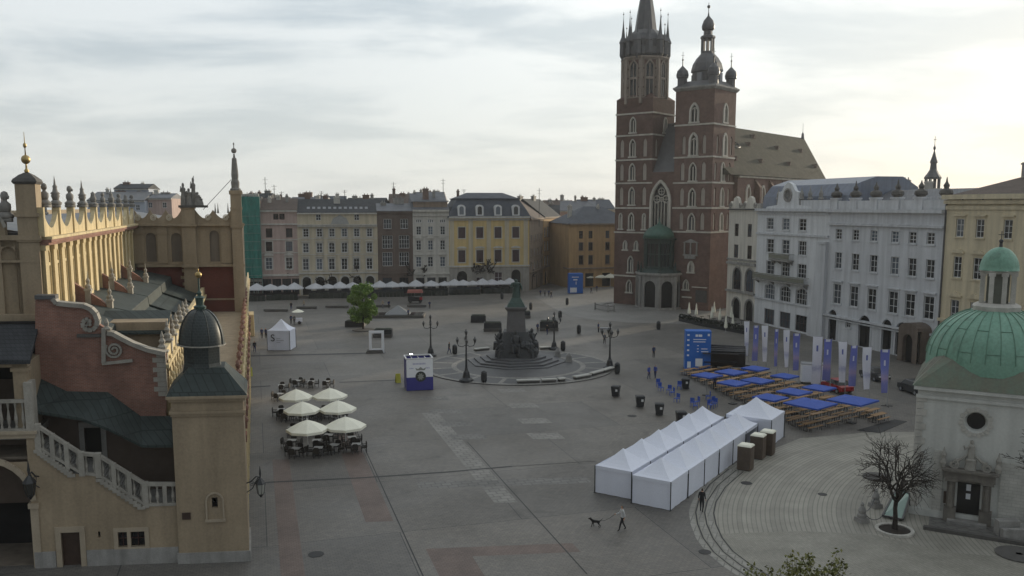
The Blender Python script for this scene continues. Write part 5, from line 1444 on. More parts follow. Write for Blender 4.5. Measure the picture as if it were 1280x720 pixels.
def row(fr, pxs, zspec, w, h, **kw):
    """windows from picture columns; zspec = (px, py_bottom) read once so that the row is level"""
    z = fr.uz(*zspec)[1]
    return [dict(u=fr.uz(px, zspec[1])[0], z=z, w=w, h=h, **kw) for px in pxs]

# -------------------------------- north side of the square
NDEG = -11.5
NFx = rot_frame(G(305, 371), NDEG)
nz = lambda px, py: NFx.uz(px, py)[1]
nu = lambda px: NFx.uz(px, 320)[0]
WPINK = mat('pink_render', (.40, .30, .265), .85, .1, .4, streak=.18)
WCREAM = mat('cream_render', (.48, .42, .31), .85, .1, .4, streak=.18)
WBROWN = mat('brown_clinker', (.115, .085, .07), .85, .2, .6, streak=.15)
WLGREY = mat('light_grey_render', (.47, .45, .41), .85, .1, .4, streak=.18)
WYEL = mat('yellow_ochre_render', (.56, .42, .19), .85, .1, .4, streak=.15)
WORANGE = mat('apricot_render', (.44, .29, .145), .85, .12, .4, streak=.18)
WDUN = mat('dun_render', (.24, .185, .14), .85, .14, .5, streak=.2)
WWHITE = mat('cool_white_render', (.60, .61, .625), .8, .07, .35, streak=.14, fine=.05)
WWHITE2 = mat('grey_white_render', (.52, .53, .55), .8, .08, .35, streak=.16, fine=.05)
WCREAM2 = mat('ivory_render', (.56, .53, .47), .8, .1, .35, streak=.2)
WYEL2 = mat('pale_yellow_render', (.56, .485, .34), .8, .09, .35, streak=.18, fine=.05)
NET = mat('green_scaffold_net', (.035, .18, .145), .8, .25, .6, streak=.3, fine=.2)

# house under the net
u0, u1 = nu(300), nu(327.3); zt_ = nz(315, 249)
ops = row(NFx, (312, 321), (312, 366), 1.6, 3.0, style='dark')
h0 = house('netted_house', 'house behind a green scaffold net at the end of the far row', NFx, NDEG, u0, u1, zt_ - .3, 13, WBROWN, ops, ('gable', zt_ + .8), [(nz(315, 352), .5, .3)], chim=2)
t_ = thing('scaffold', 'scaffold wrapped in green netting in front of a house', 'scaffold', NFx.W(u0, -1.6), -radians(NDEG))
Wn = u1 - u0; zn0 = nz(315, 347)
mb = MB(); n = 20
for i in range(n):
    for (j, za, zb2) in [(j, zn0 + (zt_ + .6 - zn0) * j / 8, zn0 + (zt_ + .6 - zn0) * (j + 1) / 8) for j in range(8)]:
        f1 = lambda a, b: .10 * sin(a * 1.7 + b * 2.3) - (.12 if b % 1 else 0)
        xa, xb = Wn * i / n, Wn * (i + 1) / n
        mb.add([(xa, f1(i, j), za), (xb, f1(i + 1, j), za), (xb, f1(i + 1, j + 1), zb2), (xa, f1(i, j + 1), zb2)], [(0, 1, 2, 3)])
mb.box(Wn - .02, Wn, 0, 1.5, zn0, zt_ + .6)
mb.build('netting', NET, t_)
mb = MB()
for i in range(6):
    x = Wn * i / 5; mb.bar((x, .15, 0), (x, .15, zt_ + 1), .09); mb.bar((x, 1.2, 0), (x, 1.2, zt_ + 1), .09)
for j in range(9): mb.box(0, Wn, .1, 1.3, 2.2 + j * 2.0, 2.26 + j * 2.0); mb.bar((0, -.12, 3.2 + j * 2.0), (Wn, -.12, 3.2 + j * 2.0), .07)
mb.build('scaffold_frame', mat('galvanised_tube', (.2, .25, .23), .5, .1, 2), t_)

# pink house
u0, u1 = nu(327.3), nu(373); z1 = nz(350, 263)
ops = row(NFx, (345, 352.5), (348, 274.5), 1.25, 1.4, fm=FR_BROWN, cols=2, rows=1) + row(NFx, (336.5, 361.7), (345, 297), 1.5, 2.2, fm=FR_BROWN, cols=2, rows=2) + row(NFx, (336.5, 361.7), (345, 314), 1.5, 2.3, fm=FR_BROWN, sur=.2, cols=2, rows=2) + row(NFx, (336.5, 361.7), (345, 336.5), 1.55, 2.8, sur=.25, cols=2, ped='arc')
ops += [dict(u=(u0 + u1) / 2 + d, z=.3, w=2.1, h=3.9, style='glass') for d in (-3.3, -1.0, 1.3, 3.6)]
house('pink_house', 'narrow dull pink house with dark shop front next to the green scaffold', NFx, NDEG, u0, u1, z1, 13, WPINK, ops, ('gable', nz(350, 247.5), .6), [(nz(350, 281), .3, .35), (nz(350, 297) - .6, .2, .15), (nz(350, 314) - .5, .2, .15), (nz(350, 345), .45, .4), (z1 - .3, .3, .5)], trim_m=WLGREY, roofm=TILE_BROWN, chim=3)
# cream palace
u0, u1 = nu(373), nu(472); z1 = nz(420, 266)
c6 = (382.5, 399.5, 415, 430.7, 446, 462)
ops = row(NFx, (398, 446), (420, 275.5), 1.2, 1.5, rows=2) + row(NFx, c6, (420, 296), 1.3, 2.0, sur=.2) + row(NFx, c6, (420, 315.5), 1.35, 2.3, sur=.22, ped='flat') + row(NFx, c6, (420, 337), 1.4, 2.7, sur=.22, ped='flat')
ops += [dict(u=nu(p), z=.1, w=2.0, h=nz(420, 345.5) - .1, kind='r', style='dark', sur=.4) for p in c6]
o = house('cream_palace', 'wide cream house with six window bays and round arches at street level', NFx, NDEG, u0, u1, z1, 14, WCREAM, ops, ('gable', nz(420, 248.5), .55), [(nz(420, 283.5), .35, .6), (nz(420, 281.5), .2, .8), (nz(420, 298.5), .18, .2), (nz(420, 318.5), .18, .2), (nz(420, 342), .4, .35), (z1 - .3, .3, .55), (nz(420, 338.5), .15, .15)], trim_m=WLGREY, roofm=SLATE, chim=4)
W_ = u1 - u0
mb = MB()
for k in range(12): 
    x = W_ * (.12 + .8 * k / 12); y = 1.6; mb.add([(x, y, z1 + .95), (x + .7, y, z1 + .95), (x + .7, y + .8, z1 + 1.45), (x, y + .8, z1 + 1.45)], [(0, 1, 2, 3)])
mb.each('skylight', LEAD_L, o)
mb = MB(); xc = W_ * .53; mb.prism([(xc - 2.2, nz(420, 280)), (xc + 2.2, nz(420, 280)), (xc + 1.6, nz(420, 273)), (xc, nz(420, 268.5)), (xc - 1.6, nz(420, 273))], -.18, .02); mb.build('crest_panel', mat('grey_relief', (.3, .3, .29), .9, .2, 3), o)
mb = MB()
for p in (374.5, 391, 407, 423, 438.5, 454, 470.5): mb.box(nu(p) - u0 - .35, nu(p) - u0 + .35, -.12, .02, nz(420, 341), nz(420, 284))
mb.each('pilaster', WCREAM, o)
# brown house
u0, u1 = nu(472), nu(516.5); z1 = nz(494, 264)
ops = row(NFx, (484.5, 505.3), (494, 286), 1.9, 2.4, cols=3, rows=2, sur=.12) + row(NFx, (484.5, 505.3), (494, 310.5), 2.5, 3.2, cols=4, rows=3, sur=.12) + row(NFx, (484.5, 505.3), (494, 332.5), 2.4, 3.4, cols=4, rows=3)
ops += row(NFx, (484.5, 505.3), (494, 368), 2.3, 4.2, style='glass')
house('brown_house', 'dark brown brick house with wide grouped windows and pale metal roof', NFx, NDEG, u0, u1, z1, 13, WBROWN, ops, ('gable', nz(494, 254), .5), [(z1 - .4, .4, .4), (nz(494, 342), .3, .2)], trim_m=WBROWN, roofm=TIN, chim=2)
# light grey
u0, u1 = nu(516.5), nu(561.5); z1 = nz(538, 262); c3 = (523.5, 538.2, 553.4)
ops = [x for d in (-2.4, 0, 2.4) for x in row(NFx, [c + d for c in c3], (538, 278.5), .38, .85, cols=1, rows=1)] + row(NFx, c3, (538, 293.5), 1.2, 2.1, sur=.15) + row(NFx, c3, (538, 312.5), 1.2, 2.4, sur=.2, ped='arc') + row(NFx, c3, (538, 333.5), 1.3, 2.5, sur=.2, ped='arc')
ops += [dict(u=nu(p), z=.1, w=2.1, h=3.8, style='glass') for p in (525, 539, 553)]
o = house('light_grey_house', 'light grey house with three window bays and attic terrace under the roof', NFx, NDEG, u0, u1, z1, 14, WLGREY, ops, ('gable', nz(538, 241) , .6), [(z1 - .5, .5, .6), (nz(538, 270), .3, .3), (nz(538, 295.5), .2, .2), (nz(538, 343), .4, .4)], trim_m=WLGREY, roofm=TIN, chim=3)
W_ = u1 - u0; mb = MB(); mb.box(.3, W_ - .3, .6, 5, z1, z1 + 1.9); mb.build('attic_storey', WDUN, o); mb = MB(); mb.box(0, W_, .2, 6.5, z1 + 1.9, z1 + 2.2); mb.build('attic_roof', LEAD_L, o)
# yellow palace
u0, u1 = nu(561.5), nu(661.5); z1 = nz(610, 272); c4 = (577.3, 599.8, 622.6, 644.7)
ops = row(NFx, c4, (610, 297.5), 1.75, 2.7, fm=FR_BROWN, cols=2, rows=2, sur=.18) + row(NFx, c4, (610, 327.5), 1.75, 3.0, fm=FR_BROWN, sur=.2, ped='arc')
ops += [dict(u=nu(577.5), z=.05, w=2.6, h=nz(577, 339), kind='r', style='dark', sur=.4), dict(u=nu(600), z=.8, w=2.0, h=3.0), dict(u=nu(623), z=.9, w=2.0, h=nz(623, 340) - .9), dict(u=nu(645), z=.05, w=2.4, h=nz(645, 337), kind='r', style='dark', sur=.4)]
o = house('yellow_palace', 'broad ochre palace with purple-brown windows and blue-grey mansard roof', NFx, NDEG, u0, u1, z1, 15, WYEL, ops, ('mansard', nz(610, 249), nz(610, 240.5), 3.2), gmat=mat('purple_brown_shutter', (.05, .026, .032), .6, .15, 2), trims=[(z1 - .2, .5, .7), (z1 - .7, .3, .3), (nz(610, 333.5), .4, .3)], trim_m=WLGREY, roofm=SLATE_B, chim=1)
W_ = u1 - u0; mb = MB()
for p in (565, 588.5, 611, 633.5, 657): mb.box(nu(p) - u0 - .55, nu(p) - u0 + .55, -.13, .02, nz(610, 332), z1 - .7)
mb.each('pilaster', WCREAM, o)
zl_ = nz(610, 334); mb = MB(); wall(mb, 0, W_, 0, zl_, [(d_['u'] - u0 - d_['w'] / 2, d_['u'] - u0 + d_['w'] / 2, d_['z'], d_['z'] + d_['h'], d_.get('kind')) for d_ in ops[-4:]], -.1, .1)
for k in range(9): mb.box(0, W_, -.12, -.1, .3 + k * zl_ / 9, .34 + k * zl_ / 9) if False else None
mb.build('rusticated_base', mat('warm_grey_base', (.30, .28, .25), .85, .15, .8, streak=.2), o)
for p in c4:
    mb = MB(); x = nu(p) - u0; zd = nz(610, 269.5)
    mb.mi = 0; mb.box(x - .95, x + .95, -.2, 2.0, zd, zd + 1.9); mb.prism([(x + 1.0 * cos(a), zd + 1.9 + .8 * sin(a)) for a in [pi * k / 8 for k in range(9)]], -.2, 2.2)
    mb.mi = 1; pr = profile(x - .55, x + .55, zd + .25, zd + 2.3, 'r'); mb.add([(a, -.215, b) for a, b in pr], [tuple(range(len(pr)))])
    mb.build('dormer', [FR_WHITE, GLASS], o)

# -------------------------------- street leaving at the corner, and the apricot corner house
def frame_px(pa, pb):
    a, b = G(*pa), G(*pb); d = (b - a); L_ = Vector((d.x, d.y)).length; dg = -math.degrees(atan2(d.y, d.x))
    return rot_frame(a, dg), dg, L_
fr, dg, L_ = frame_px((661.8, 363.5), (680, 355.5))
z1 = fr.uz(670, 273)[1]
ops = [dict(u=L_ * s, z=z, w=1.2, h=2.0, sur=.15) for s in (.12, .32, .52, .72, .9) for z in (5.2, 8.6, 12.2)] + [dict(u=L_ * s, z=.1, w=1.8, h=3.4, style='dark') for s in (.2, .5, .8)]
house('street_house', 'brown house side along the street behind the ochre palace', fr, dg, 0, L_, z1, 12, WDUN, ops, ('gable', z1 + 4.5), [(z1 - .4, .4, .5), (4.5, .3, .3)], trim_m=WDUN, roofm=TILE_BROWN)
fr, dg, L_ = frame_px((679, 356.2), (699, 350.2))
z1 = fr.uz(690, 271)[1]
ops = [dict(u=L_ * s, z=z, w=1.3, h=2.4, sur=.2) for s in (.08, .24, .4, .56, .72, .88) for z in (5.4, 9.4, 13.2)] + [dict(u=L_ * s, z=.1, w=1.8, h=3.6, style='dark', kind='r') for s in (.16, .4, .64, .88)]
house('street_house', 'pale brown house with tall narrow windows far down the street', fr, dg, 0, L_, z1, 12, WORANGE, ops, ('gable', z1 + 5), [(z1 - .4, .4, .5), (4.8, .3, .3)], trim_m=WDUN, roofm=SLATE)
fr2, dg2, L2 = frame_px((711, 360), (795, 357.5))
zc2 = fr2.uz(740, 279.5)[1]
ops = row(fr2, (726.2, 738.2, 759.3, 775), (740, 298), 1.1, 2.0, fm=FR_BROWN, cols=2, rows=2) + row(fr2, (726.2, 738.2, 759.3, 775), (740, 312.5), 1.1, 2.0, fm=FR_BROWN, cols=2, rows=2, sur=.14) + row(fr2, (726.2, 738.2, 759.3, 775), (740, 330), 1.15, 2.3, fm=FR_BROWN, cols=2, rows=2, sur=.14)
ops += [dict(u=L2 * s, z=.2, w=2.4, h=3.6, style='dark') for s in (.1, .3, .55, .78)]
o = house('corner_house', 'apricot corner house with brown windows beside the church', fr2, dg2, 0, L2, zc2, 16, WORANGE, ops, ('hip', fr2.uz(740, 258)[1], .9), [(zc2 - .3, .35, .5), (fr2.uz(740, 336)[1], .35, .4)], trim_m=WDUN, roofm=SLATE_B, chim=2)
fr3, dg3, L3 = frame_px((697, 355.3), (711, 360))
ops = [dict(u=L3 * s, z=fr2.uz(740, py)[1], w=1.1, h=2.1, fm=FR_BROWN) for s in (.2, .72) for py in (298, 312.5, 330)] + [dict(u=L3 * .5, z=.1, w=2.4, h=3.6, style='dark')]
house('corner_house', 'short angled apricot house side with small windows facing the street mouth', fr3, dg3, 0, L3 - .02, zc2 - .02, .5, WORANGE, ops, ('flat', .1), [(zc2 - .3, .35, .5), (fr2.uz(740, 336)[1], .35, .4)], trim_m=WDUN, roofm=SLATE_B, chim=0)

# -------------------------------- east side
EP0, EP1 = G(909, 395), G(1170, 456)
EDEG = -math.degrees(atan2((EP1 - EP0).y, (EP1 - EP0).x))
EF = rot_frame(EP0, EDEG)
ez = lambda px, py: EF.uz(px, py)[1]
eu = lambda px: EF.uz(px, 330)[0]
def uz_at(px, py): return EF.uz(px, py)
def winpx(px, pyb, pyt, wpx, **kw):
    u, zb = EF.uz(px, pyb); zt_ = EF.uz(px, pyt)[1]; ua = EF.uz(px - wpx / 2, pyb)[0]; ub = EF.uz(px + wpx / 2, pyb)[0]
    return dict(u=u, z=zb, w=ub - ua, h=zt_ - zb, **kw)
def level(lst):
    z = sum(o['z'] for o in lst) / len(lst); h = sum(o['h'] for o in lst) / len(lst); w = sum(o['w'] for o in lst) / len(lst)
    for o in lst: o['z'] = z; o['h'] = h; o['w'] = w
    return lst
# narrow gabled house
u0, u1 = eu(909.5), eu(945); z1 = ez(925, 262)
ops = level([winpx(920.5, 295, 279, 5, fm=FR_BROWN), winpx(936.7, 296.5, 280.5, 5, fm=FR_BROWN)]) + level([winpx(919.7, 322, 306, 5.5, fm=FR_BROWN), winpx(936.4, 324, 306.5, 5.5, fm=FR_BROWN)])
ops += level([winpx(921, 362, 335, 10, kind='r', style='glass', sur=.3), winpx(936.5, 364.5, 336, 10, kind='r', style='glass', sur=.3)])
ops += level([winpx(919.5, 402, 372.5, 9.5, kind='r', style='dark', sur=.3), winpx(935.5, 406, 375, 10, kind='r', style='dark', sur=.3)])
o = house('gabled_house', 'narrow ivory house with scrolled gable squeezed beside the church', EF, EDEG, u0, u1, z1, 14, WCREAM2, ops, ('gable', z1 + 1.2), [(ez(925, 331), .5, .35), (ez(925, 325.5), .3, .25), (ez(925, 366), .35, .4)], trim_m=GREY_STONE, roofm=SLATE, chim=0)
W_ = u1 - u0; mb = MB()
zt_ = ez(925, 247); hh = zt_ - z1
prof = [(0, z1)]
for k in range(2):
    xa = W_ * (.02 + .49 * k); xb = xa + W_ * .46
    prof += [(xa, z1 + hh * .5), (xa + W_ * .05, z1 + hh * .7), (xa + W_ * .12, z1 + hh * .55), (xa + W_ * .16, z1 + hh * .95), (xa + W_ * .23, z1 + hh * 1.1), (xa + W_ * .30, z1 + hh * .95), (xa + W_ * .34, z1 + hh * .5), (xa + W_ * .41, z1 + hh * .3)]
prof += [(W_, z1 + hh * .5), (W_, z1)]
mb.prism(prof, -.1, .5); mb.build('gable', WCREAM2, o)
mb = MB()
for cxx in (W_ * .06, W_ * .42, W_ * .55, W_ * .93): spiral(mb, cxx, z1 + hh * .32, .6, -.15, 1.6, .14)
mb.build('gable_scrollwork', GREY_STONE, o)
# white house with balconies
u0, u1 = eu(945), eu(1034.5); z1 = ez(985, 263.5)
colz = (962.6, 982, 1003)
ops = level([winpx(962.6, 286.5, 272.5, 8), winpx(982.2, 287.5, 273, 9), winpx(1003, 288.5, 273.5, 9)])
ops += level([winpx(962.6, 315.5, 299, 8.5, cols=2), winpx(981.8, 317, 300, 9, cols=2), winpx(1002.7, 319.5, 301, 10, cols=3)])
ops += level([winpx(962.5, 343, 326, 8.5, cols=2), winpx(981.7, 345, 328, 11, cols=3), winpx(1002, 348, 330, 11, cols=3)])
ops += level([winpx(962, 374, 355, 12, kind='s', cols=4), winpx(981.5, 377, 357.5, 13, kind='s', cols=4), winpx(1001.5, 381, 360, 14, kind='s', cols=4)])
ops += [dict(winpx(961, 412, 386.5, 12, style='glass'), z=.3), dict(winpx(980.5, 418, 389, 13, style='glass'), z=.3), dict(winpx(1000.5, 424, 393.5, 14, style='glass'), z=.3)]
for o_ in ops[-3:]: o_['h'] = ez(980, 390) - .3
o = house('white_house', 'tall white house with two wrought balconies and a round gable medallion', EF, EDEG, u0, u1, z1, 16, WWHITE, ops, ('flat', .3), [(z1 - .1, .5, .7), (z1 - .6, .3, .25), (ez(985, 294.5), .35, .3), (ez(985, 379.5), .3, .25)], trim_m=WWHITE2, roofm=TIN, chim=0, surround=.15)
W_ = u1 - u0
def bal(ua, ub, z, nm):
    mb = MB(); mb.box(ua - u0, ub - u0, -1.1, .0, z - .25, z); 
    for k in range(4): x = ua - u0 + .4 + (ub - ua - .8) * k / 3; mb.prism_x([(-.9, z - .25), (0, z - .25), (0, z - .9)], x - .12, x + .12)
    b = mb.build('balcony', GREY_STONE, o)
    mb = MB(); n = int((ub - ua) / .3)
    for k in range(n + 1): x = ua - u0 + (ub - ua) * k / n; mb.bar((x, -1.05, z), (x, -1.05, z + 1.0), .06)
    mb.bar((ua - u0, -1.05, z + 1.0), (ub - u0, -1.05, z + 1.0), .12); mb.bar((ua - u0, -1.05, z + .5), (ub - u0, -1.05, z + .5), .08)
    for k in range(n): x = ua - u0 + (ub - ua) * (k + .5) / n; mb.box(x - .1, x + .1, -1.08, -1.02, z + .2, z + .8)
    mb.bar((ua - u0, -1.05, z + 1), (ua - u0, 0, z + 1), .08); mb.bar((ub - u0, -1.05, z + 1), (ub - u0, 0, z + 1), .08)
    mb.build('railing', mat('lichen_stone_rail', (.20, .20, .16), .9, .25, 3) if 'lichen_stone_rail' not in bpy.data.materials else bpy.data.materials['lichen_stone_rail'], b)
bal(eu(967), eu(992), ez(980, 324.5), 0); bal(eu(947.5), eu(1012), ez(980, 351.5), 0)
mb = MB(); um = eu(982) - u0; zk = z1 + .3; s = 3.6
prof = [(um - s * 1.9, zk), (um - s * 1.8, zk + .4), (um - s * .9, zk + .7), (um - s * .8, zk + 2.9), (um - s * .55, zk + 3.1), (um - s * .3, zk + 4.2), (um, zk + 4.6), (um + s * .3, zk + 4.2), (um + s * .55, zk + 3.1), (um + s * .8, zk + 2.9), (um + s * .9, zk + .7), (um + s * 1.8, zk + .4), (um + s * 1.9, zk)]
mb.prism(prof, -.05, .6); mb.build('gable_shield', WWHITE, o)
mb = MB(); mb.lathe([(.9, 0), (.9, .2), (1.2, .2), (1.2, 0)], 0, 0, 16); mm = mb.mesh('medallion', GREY_STONE); q_ = link('medallion', mm, o, (um, -.05, zk + 2.4)); q_.rotation_euler = (pi / 2, 0, 0)
mb = MB()
for x in (um - s * .95, um + s * .95, W_ * .72, W_ * .86): mb.lathe([(.3, zk), (.3, zk + 1.6), (.5, zk + 1.7), (.3, zk + 2.0), (.35, zk + 2.6), (.1, zk + 3.2), (.03, zk + 3.8)], x, .3, 8)
mb.each('roof_urn', GREY_STONE, o)
mb = MB(); mb.box(W_ * .62, W_, .0, .5, zk, zk + 1.5); mb.build('parapet', WWHITE2, o)
mb = MB(); zr1 = EF.uz(985, 226, 7)[1]
prof = [(.7, z1), (1.0, z1 + (zr1 - z1) * .45), (2.6, z1 + (zr1 - z1) * .8), (6, zr1), (11, zr1), (14, z1 + (zr1 - z1) * .7), (15.5, z1)]
mb.prism_x(prof, .2, W_ * 1.15); mb.build('mansard_roof', mat('blue_zinc_roof', (.13, .155, .21), .45, .14, .8, streak=.2, spec=.5), o)
mb = MB(); ub0 = eu(1012) - u0; mb.prism([(ub0 + .8, 0), (W_, 0), (W_, ez(1030, 305)), (ub0 + 2.9, ez(1030, 305))], -.55, 0); mb.prism([(ub0 + 2.7, ez(1030, 305)), (W_ + .1, ez(1030, 305)), (W_ + .1, ez(1030, 302)), (ub0 + 2.7, ez(1030, 302))], -.7, 0.02); mb.build('corner_buttress', WWHITE2, o)
# big grey-white house
u0, u1 = eu(1034.5), eu(1178); z1 = ez(1100, 265)
c = (1048.3, 1069.5, 1092.3, 1118.5, 1140.5, 1163)
ops = level([winpx(1048.3, 299.5, 286.5, 7.5), winpx(1069.5, 300.5, 287, 8), winpx(1092.3, 301.5, 287.5, 8.5), winpx(1118.5, 303, 289, 9), winpx(1140.5, 304, 290, 9), winpx(1163, 305.5, 291, 10)])
ops += level([winpx(1047.5, 336, 315.5, 8), winpx(1068.8, 338, 316.5, 8.5), winpx(1091.5, 340, 318.5, 9), winpx(1117.8, 343, 321, 10), winpx(1139.6, 345, 322.5, 10), winpx(1162, 348, 325, 11)])
for o_ in ops[:6]: o_['sur'] = .18
l2 = level([winpx(1045.8, 379.5, 356.5, 9), winpx(1066.8, 383.5, 357.5, 10), winpx(1089, 387, 360, 11), winpx(1115.5, 391.5, 364.5, 12), winpx(1136.5, 395.5, 367, 12.5), winpx(1160, 399, 369.5, 13)])
for o_ in l2: o_['ped'] = 'flat'; o_['sur'] = .22
ops += l2
for (px, w_) in ((1044.5, 2.0), (1085, 2.6), (1113.5, 2.1), (1133, 2.6)): ops.append(dict(u=eu(px), z=.1, w=w_, h=4.9, kind='r', style='dark', sur=.3))
ops.append(dict(u=eu(1064), z=2.6, w=1.2, h=1.6))
o = house('big_white_house', 'broad grey-white house with six window columns and urns on its parapet', EF, EDEG, u0, u1, z1, 18, WWHITE2, ops, ('flat', .3), [(z1 - .1, .5, .7), (z1 - 2.1, .22, .45), (z1 - 1.85, .15, .3), (ez(1085, 404), .28, .5), (ez(1085, 407.5), .2, .3)], trim_m=WWHITE2, roofm=TIN, chim=0, surround=.12)
W_ = u1 - u0; zk = z1 + .4
mb = MB(); mb.box(0, W_, .3, .9, zk, zk + 1.3); 
for k in range(6):
    x = W_ * (.03 + .94 * k / 5); mb.box(x - .8, x + .8, .1, 1.0, zk, zk + 1.5); mb.box(x - .9, x + .9, 0, 1.1, zk + 1.5, zk + 1.75)
mb.build('parapet', WWHITE2, o)
mb = MB()
for k in range(6):
    x = W_ * (.03 + .94 * k / 5); z = zk + 1.75; mb.lathe([(.5, z), (.9, z + .4), (.8, z + .8), (.3, z + 1.1), (.4, z + 1.5), (.15, z + 1.9), (.04, z + (2.6 if k % 2 else 2.3))], x, .55, 8)
mb.each('parapet_urn', DARK_STONE, o)
mb = MB(); mb.prism_x([(1.5, z1), (9, z1 + 3.4), (17, z1)], .3, W_ - .3); mb.build('pitched_roof', TIN, o)
mb = MB(); mb.box(W_ * .04, W_ * .06, -.14, 0, .5, z1 - 2); mb.build('drainpipe', LEAD, o) if False else None
for p_ in (1057, 1105, 1128, 1151):
    pass
# arched brown entrance at its right end
t_ = thing('arched_porch', 'brown weathered arched porch at the end of the big white facade', 'porch', EF.W(eu(1146), -2.4), -radians(EDEG))
Wp = eu(1171) - eu(1146); mb = MB(); hz_ = 5.4
wall(mb, 0, Wp, 0, hz_ - .9, [(Wp * .25, Wp * .75, .0, 3.9, 'r')], 0, .6)
mb.prism([(0, hz_ - .9)] + [(Wp / 2 - Wp / 2 * cos(pi * k / 8), hz_ - .9 + 1.0 * sin(pi * k / 8)) for k in range(1, 8)] + [(Wp, hz_ - .9)], 0, 2.3)
mb.box(0, .3, .6, 2.3, 0, hz_ - .9); mb.box(Wp - .3, Wp, .6, 2.3, 0, hz_ - .9)
PORCH = mat('brown_plaster', (.14, .11, .09), .9, .25, 1.2, streak=.3)
mb.build('wall', PORCH, t_)
mb = MB(); mb.box(Wp * .2, Wp * .8, .62, .7, 0, 4.0); mb.build('doorway', BLACKV, t_)
# yellow house
EF2 = EF; u0, u1 = eu(1178.5), eu(1178.5) + 26; z1 = ez(1220, 246)
cy = [1197, 1222, 1256.8]
d_ = [eu(1197), eu(1222), eu(1256.8)]; us = [d_[0], d_[1], d_[2], d_[2] + (d_[1] - d_[0]) * 1.3, d_[2] + (d_[1] - d_[0]) * 2.5]
def rowu(pxb, pyb, pyt, w_, **kw):
    z = ez(pxb, pyb); h = ez(pxb, pyt) - z
    return [dict(u=u, z=z, w=w_, h=h, **kw) for u in us]
ops = rowu(1197, 296, 273.5, 1.35, ped='flat', sur=.18) + rowu(1197, 347, 320.5, 1.4, ped='arc', sur=.2) + rowu(1195, 401, 375, 1.45, ped='tri', sur=.2) + [dict(u=u, z=.1, w=2.4, h=4.2, kind='r', style='dark') for u in us]
ops += [dict(u=u - 1.0 * 0, z=ez(1197, 254), w=.55, h=.6, cols=1, rows=1) for u in us]
o = house('yellow_house', 'tall pale yellow house with pedimented windows behind the green dome', EF, EDEG, u0, u1, z1, 18, WYEL2, ops, ('hip', EF.uz(1235, 214, 8)[1], .9), [(z1 - .3, .6, .9), (z1 - .9, .5, .5), (ez(1220, 262), .5, .2), (ez(1195, 404), .4, .35)], trim_m=WYEL2, roofm=TILE_BROWN, chim=2)
mb = MB(); mb.box(-.02, .12, -.2, .0, .5, z1 - .4); mb.build('drainpipe', LEAD, o)
# unseen houses added out of view along the frontage to block the low sun
for k in range(4):
    ua = u1 + k * 20
    house('sun_block_house', ['pale grey', 'cream', 'pink', 'ivory'][k] + ' house added out of view on the east side to block the low sun', EF, EDEG, ua, ua + 20, 19.5 - k * .4, 16, (WLGREY, WCREAM, WPINK, WCREAM2)[k], [dict(u=ua + 3 + j * 3.5, z=5.4 + r_ * 4.6, w=1.3, h=2.3) for j in range(5) for r_ in range(3)], ('gable', 23.5), [(19, .4, .6)], roofm=TILE_BROWN, split=False, chim=0) if k < 3 else None

# -------------------------------- roofs and towers showing over the fronts
def block(name, label, pxa, pxb, pyt, Y, depth, roofh, wm, rm, deg=0, cat='building', group=None, win=True, ch=2):
    a = P(pxa, pyt, Y); b = P(pxb, pyt, Y)
    fr = rot_frame((a.x, a.y), deg); W_ = abs(b.x - a.x) / max(.3, cos(radians(deg)))
    ops = []
    if win:
        n = max(1, int(W_ / 3.2)); ops = [dict(u=W_ * (k + .5) / n, z=a.z - roofh - 2.6, w=1.1, h=1.5, cols=2, rows=2) for k in range(n)]
    return house(name, label, fr, deg, 0, W_, a.z - roofh, depth, wm, ops, ('gable', a.z), [(a.z - roofh - .3, .3, .4)], roofm=rm, chim=ch, cat=cat, split=False, group=group)
WBLUE = mat('bluish_render', (.36, .39, .45), .85, .1, .3)
block('distant_house', 'pale blue-grey block standing far beyond the market hall attic', 108, 176, 239, 235, 18, 2.5, WBLUE, LEAD, -8, ch=3)
block('distant_house', 'pale block with dark flat-topped penthouse beyond the market hall attic', 142, 183, 229, 246, 12, 1.5, WBLUE, SLATE, -8, ch=2)
block('distant_house', 'bluish block beside the penthouse beyond the market hall attic', 178, 212, 241, 240, 14, 1.5, WPINK, TIN, -8, ch=2)
far = [(300, 332, 241, 240, 'grey roof with stout chimneys above the green net'), (326, 360, 246, 245, 'low grey roof peeping above the pink house'), (356, 404, 246, 250, 'long dark roof behind the cream palace'), (392, 432, 244.5, 262, 'pale rendered back wing above the cream palace'), (428, 478, 247, 255, 'grey roof behind the right half of the cream palace'), (488, 522, 242, 258, 'dark roofs and chimneys behind the brown house'), (515, 552, 239.5, 268, 'dark roof ridge behind the light grey house'), (640, 668, 256, 262, 'dark roof behind the right end of the ochre palace'), (664, 702, 256, 285, 'grey roof above the street mouth'), (684, 722, 250, 300, 'distant pale roof above the street'), (700, 745, 251, 275, 'dark roof behind the apricot corner house'), (728, 770, 249, 288, 'grey roof with chimneys close to the tall tower')]
for i, (a, b, y_, Y, lab) in enumerate(far):
    block('background_house', lab, a, b, y_, Y, 13, 3.2, (WLGREY, WDUN, WPINK, WCREAM)[i % 4], (SLATE, TILE_BROWN, TIN, SLATE_B)[i % 4], NDEG if i % 2 else 4, ch=3)
back = [(1036, 1086, 228, 165, 'grey roof with row of windows behind the white house'), (1075, 1135, 231, 150, 'pale roof behind the urns of the big white house'), (1120, 1180, 236, 142, 'brown roof behind the end of the big white house')]
for i, (a, b, y_, Y, lab) in enumerate(back): block('background_house', lab, a, b, y_, Y, 12, 2.6, (WLGREY, WWHITE2, WDUN)[i], (SLATE_B, TIN, TILE_BROWN)[i], 20, ch=2)
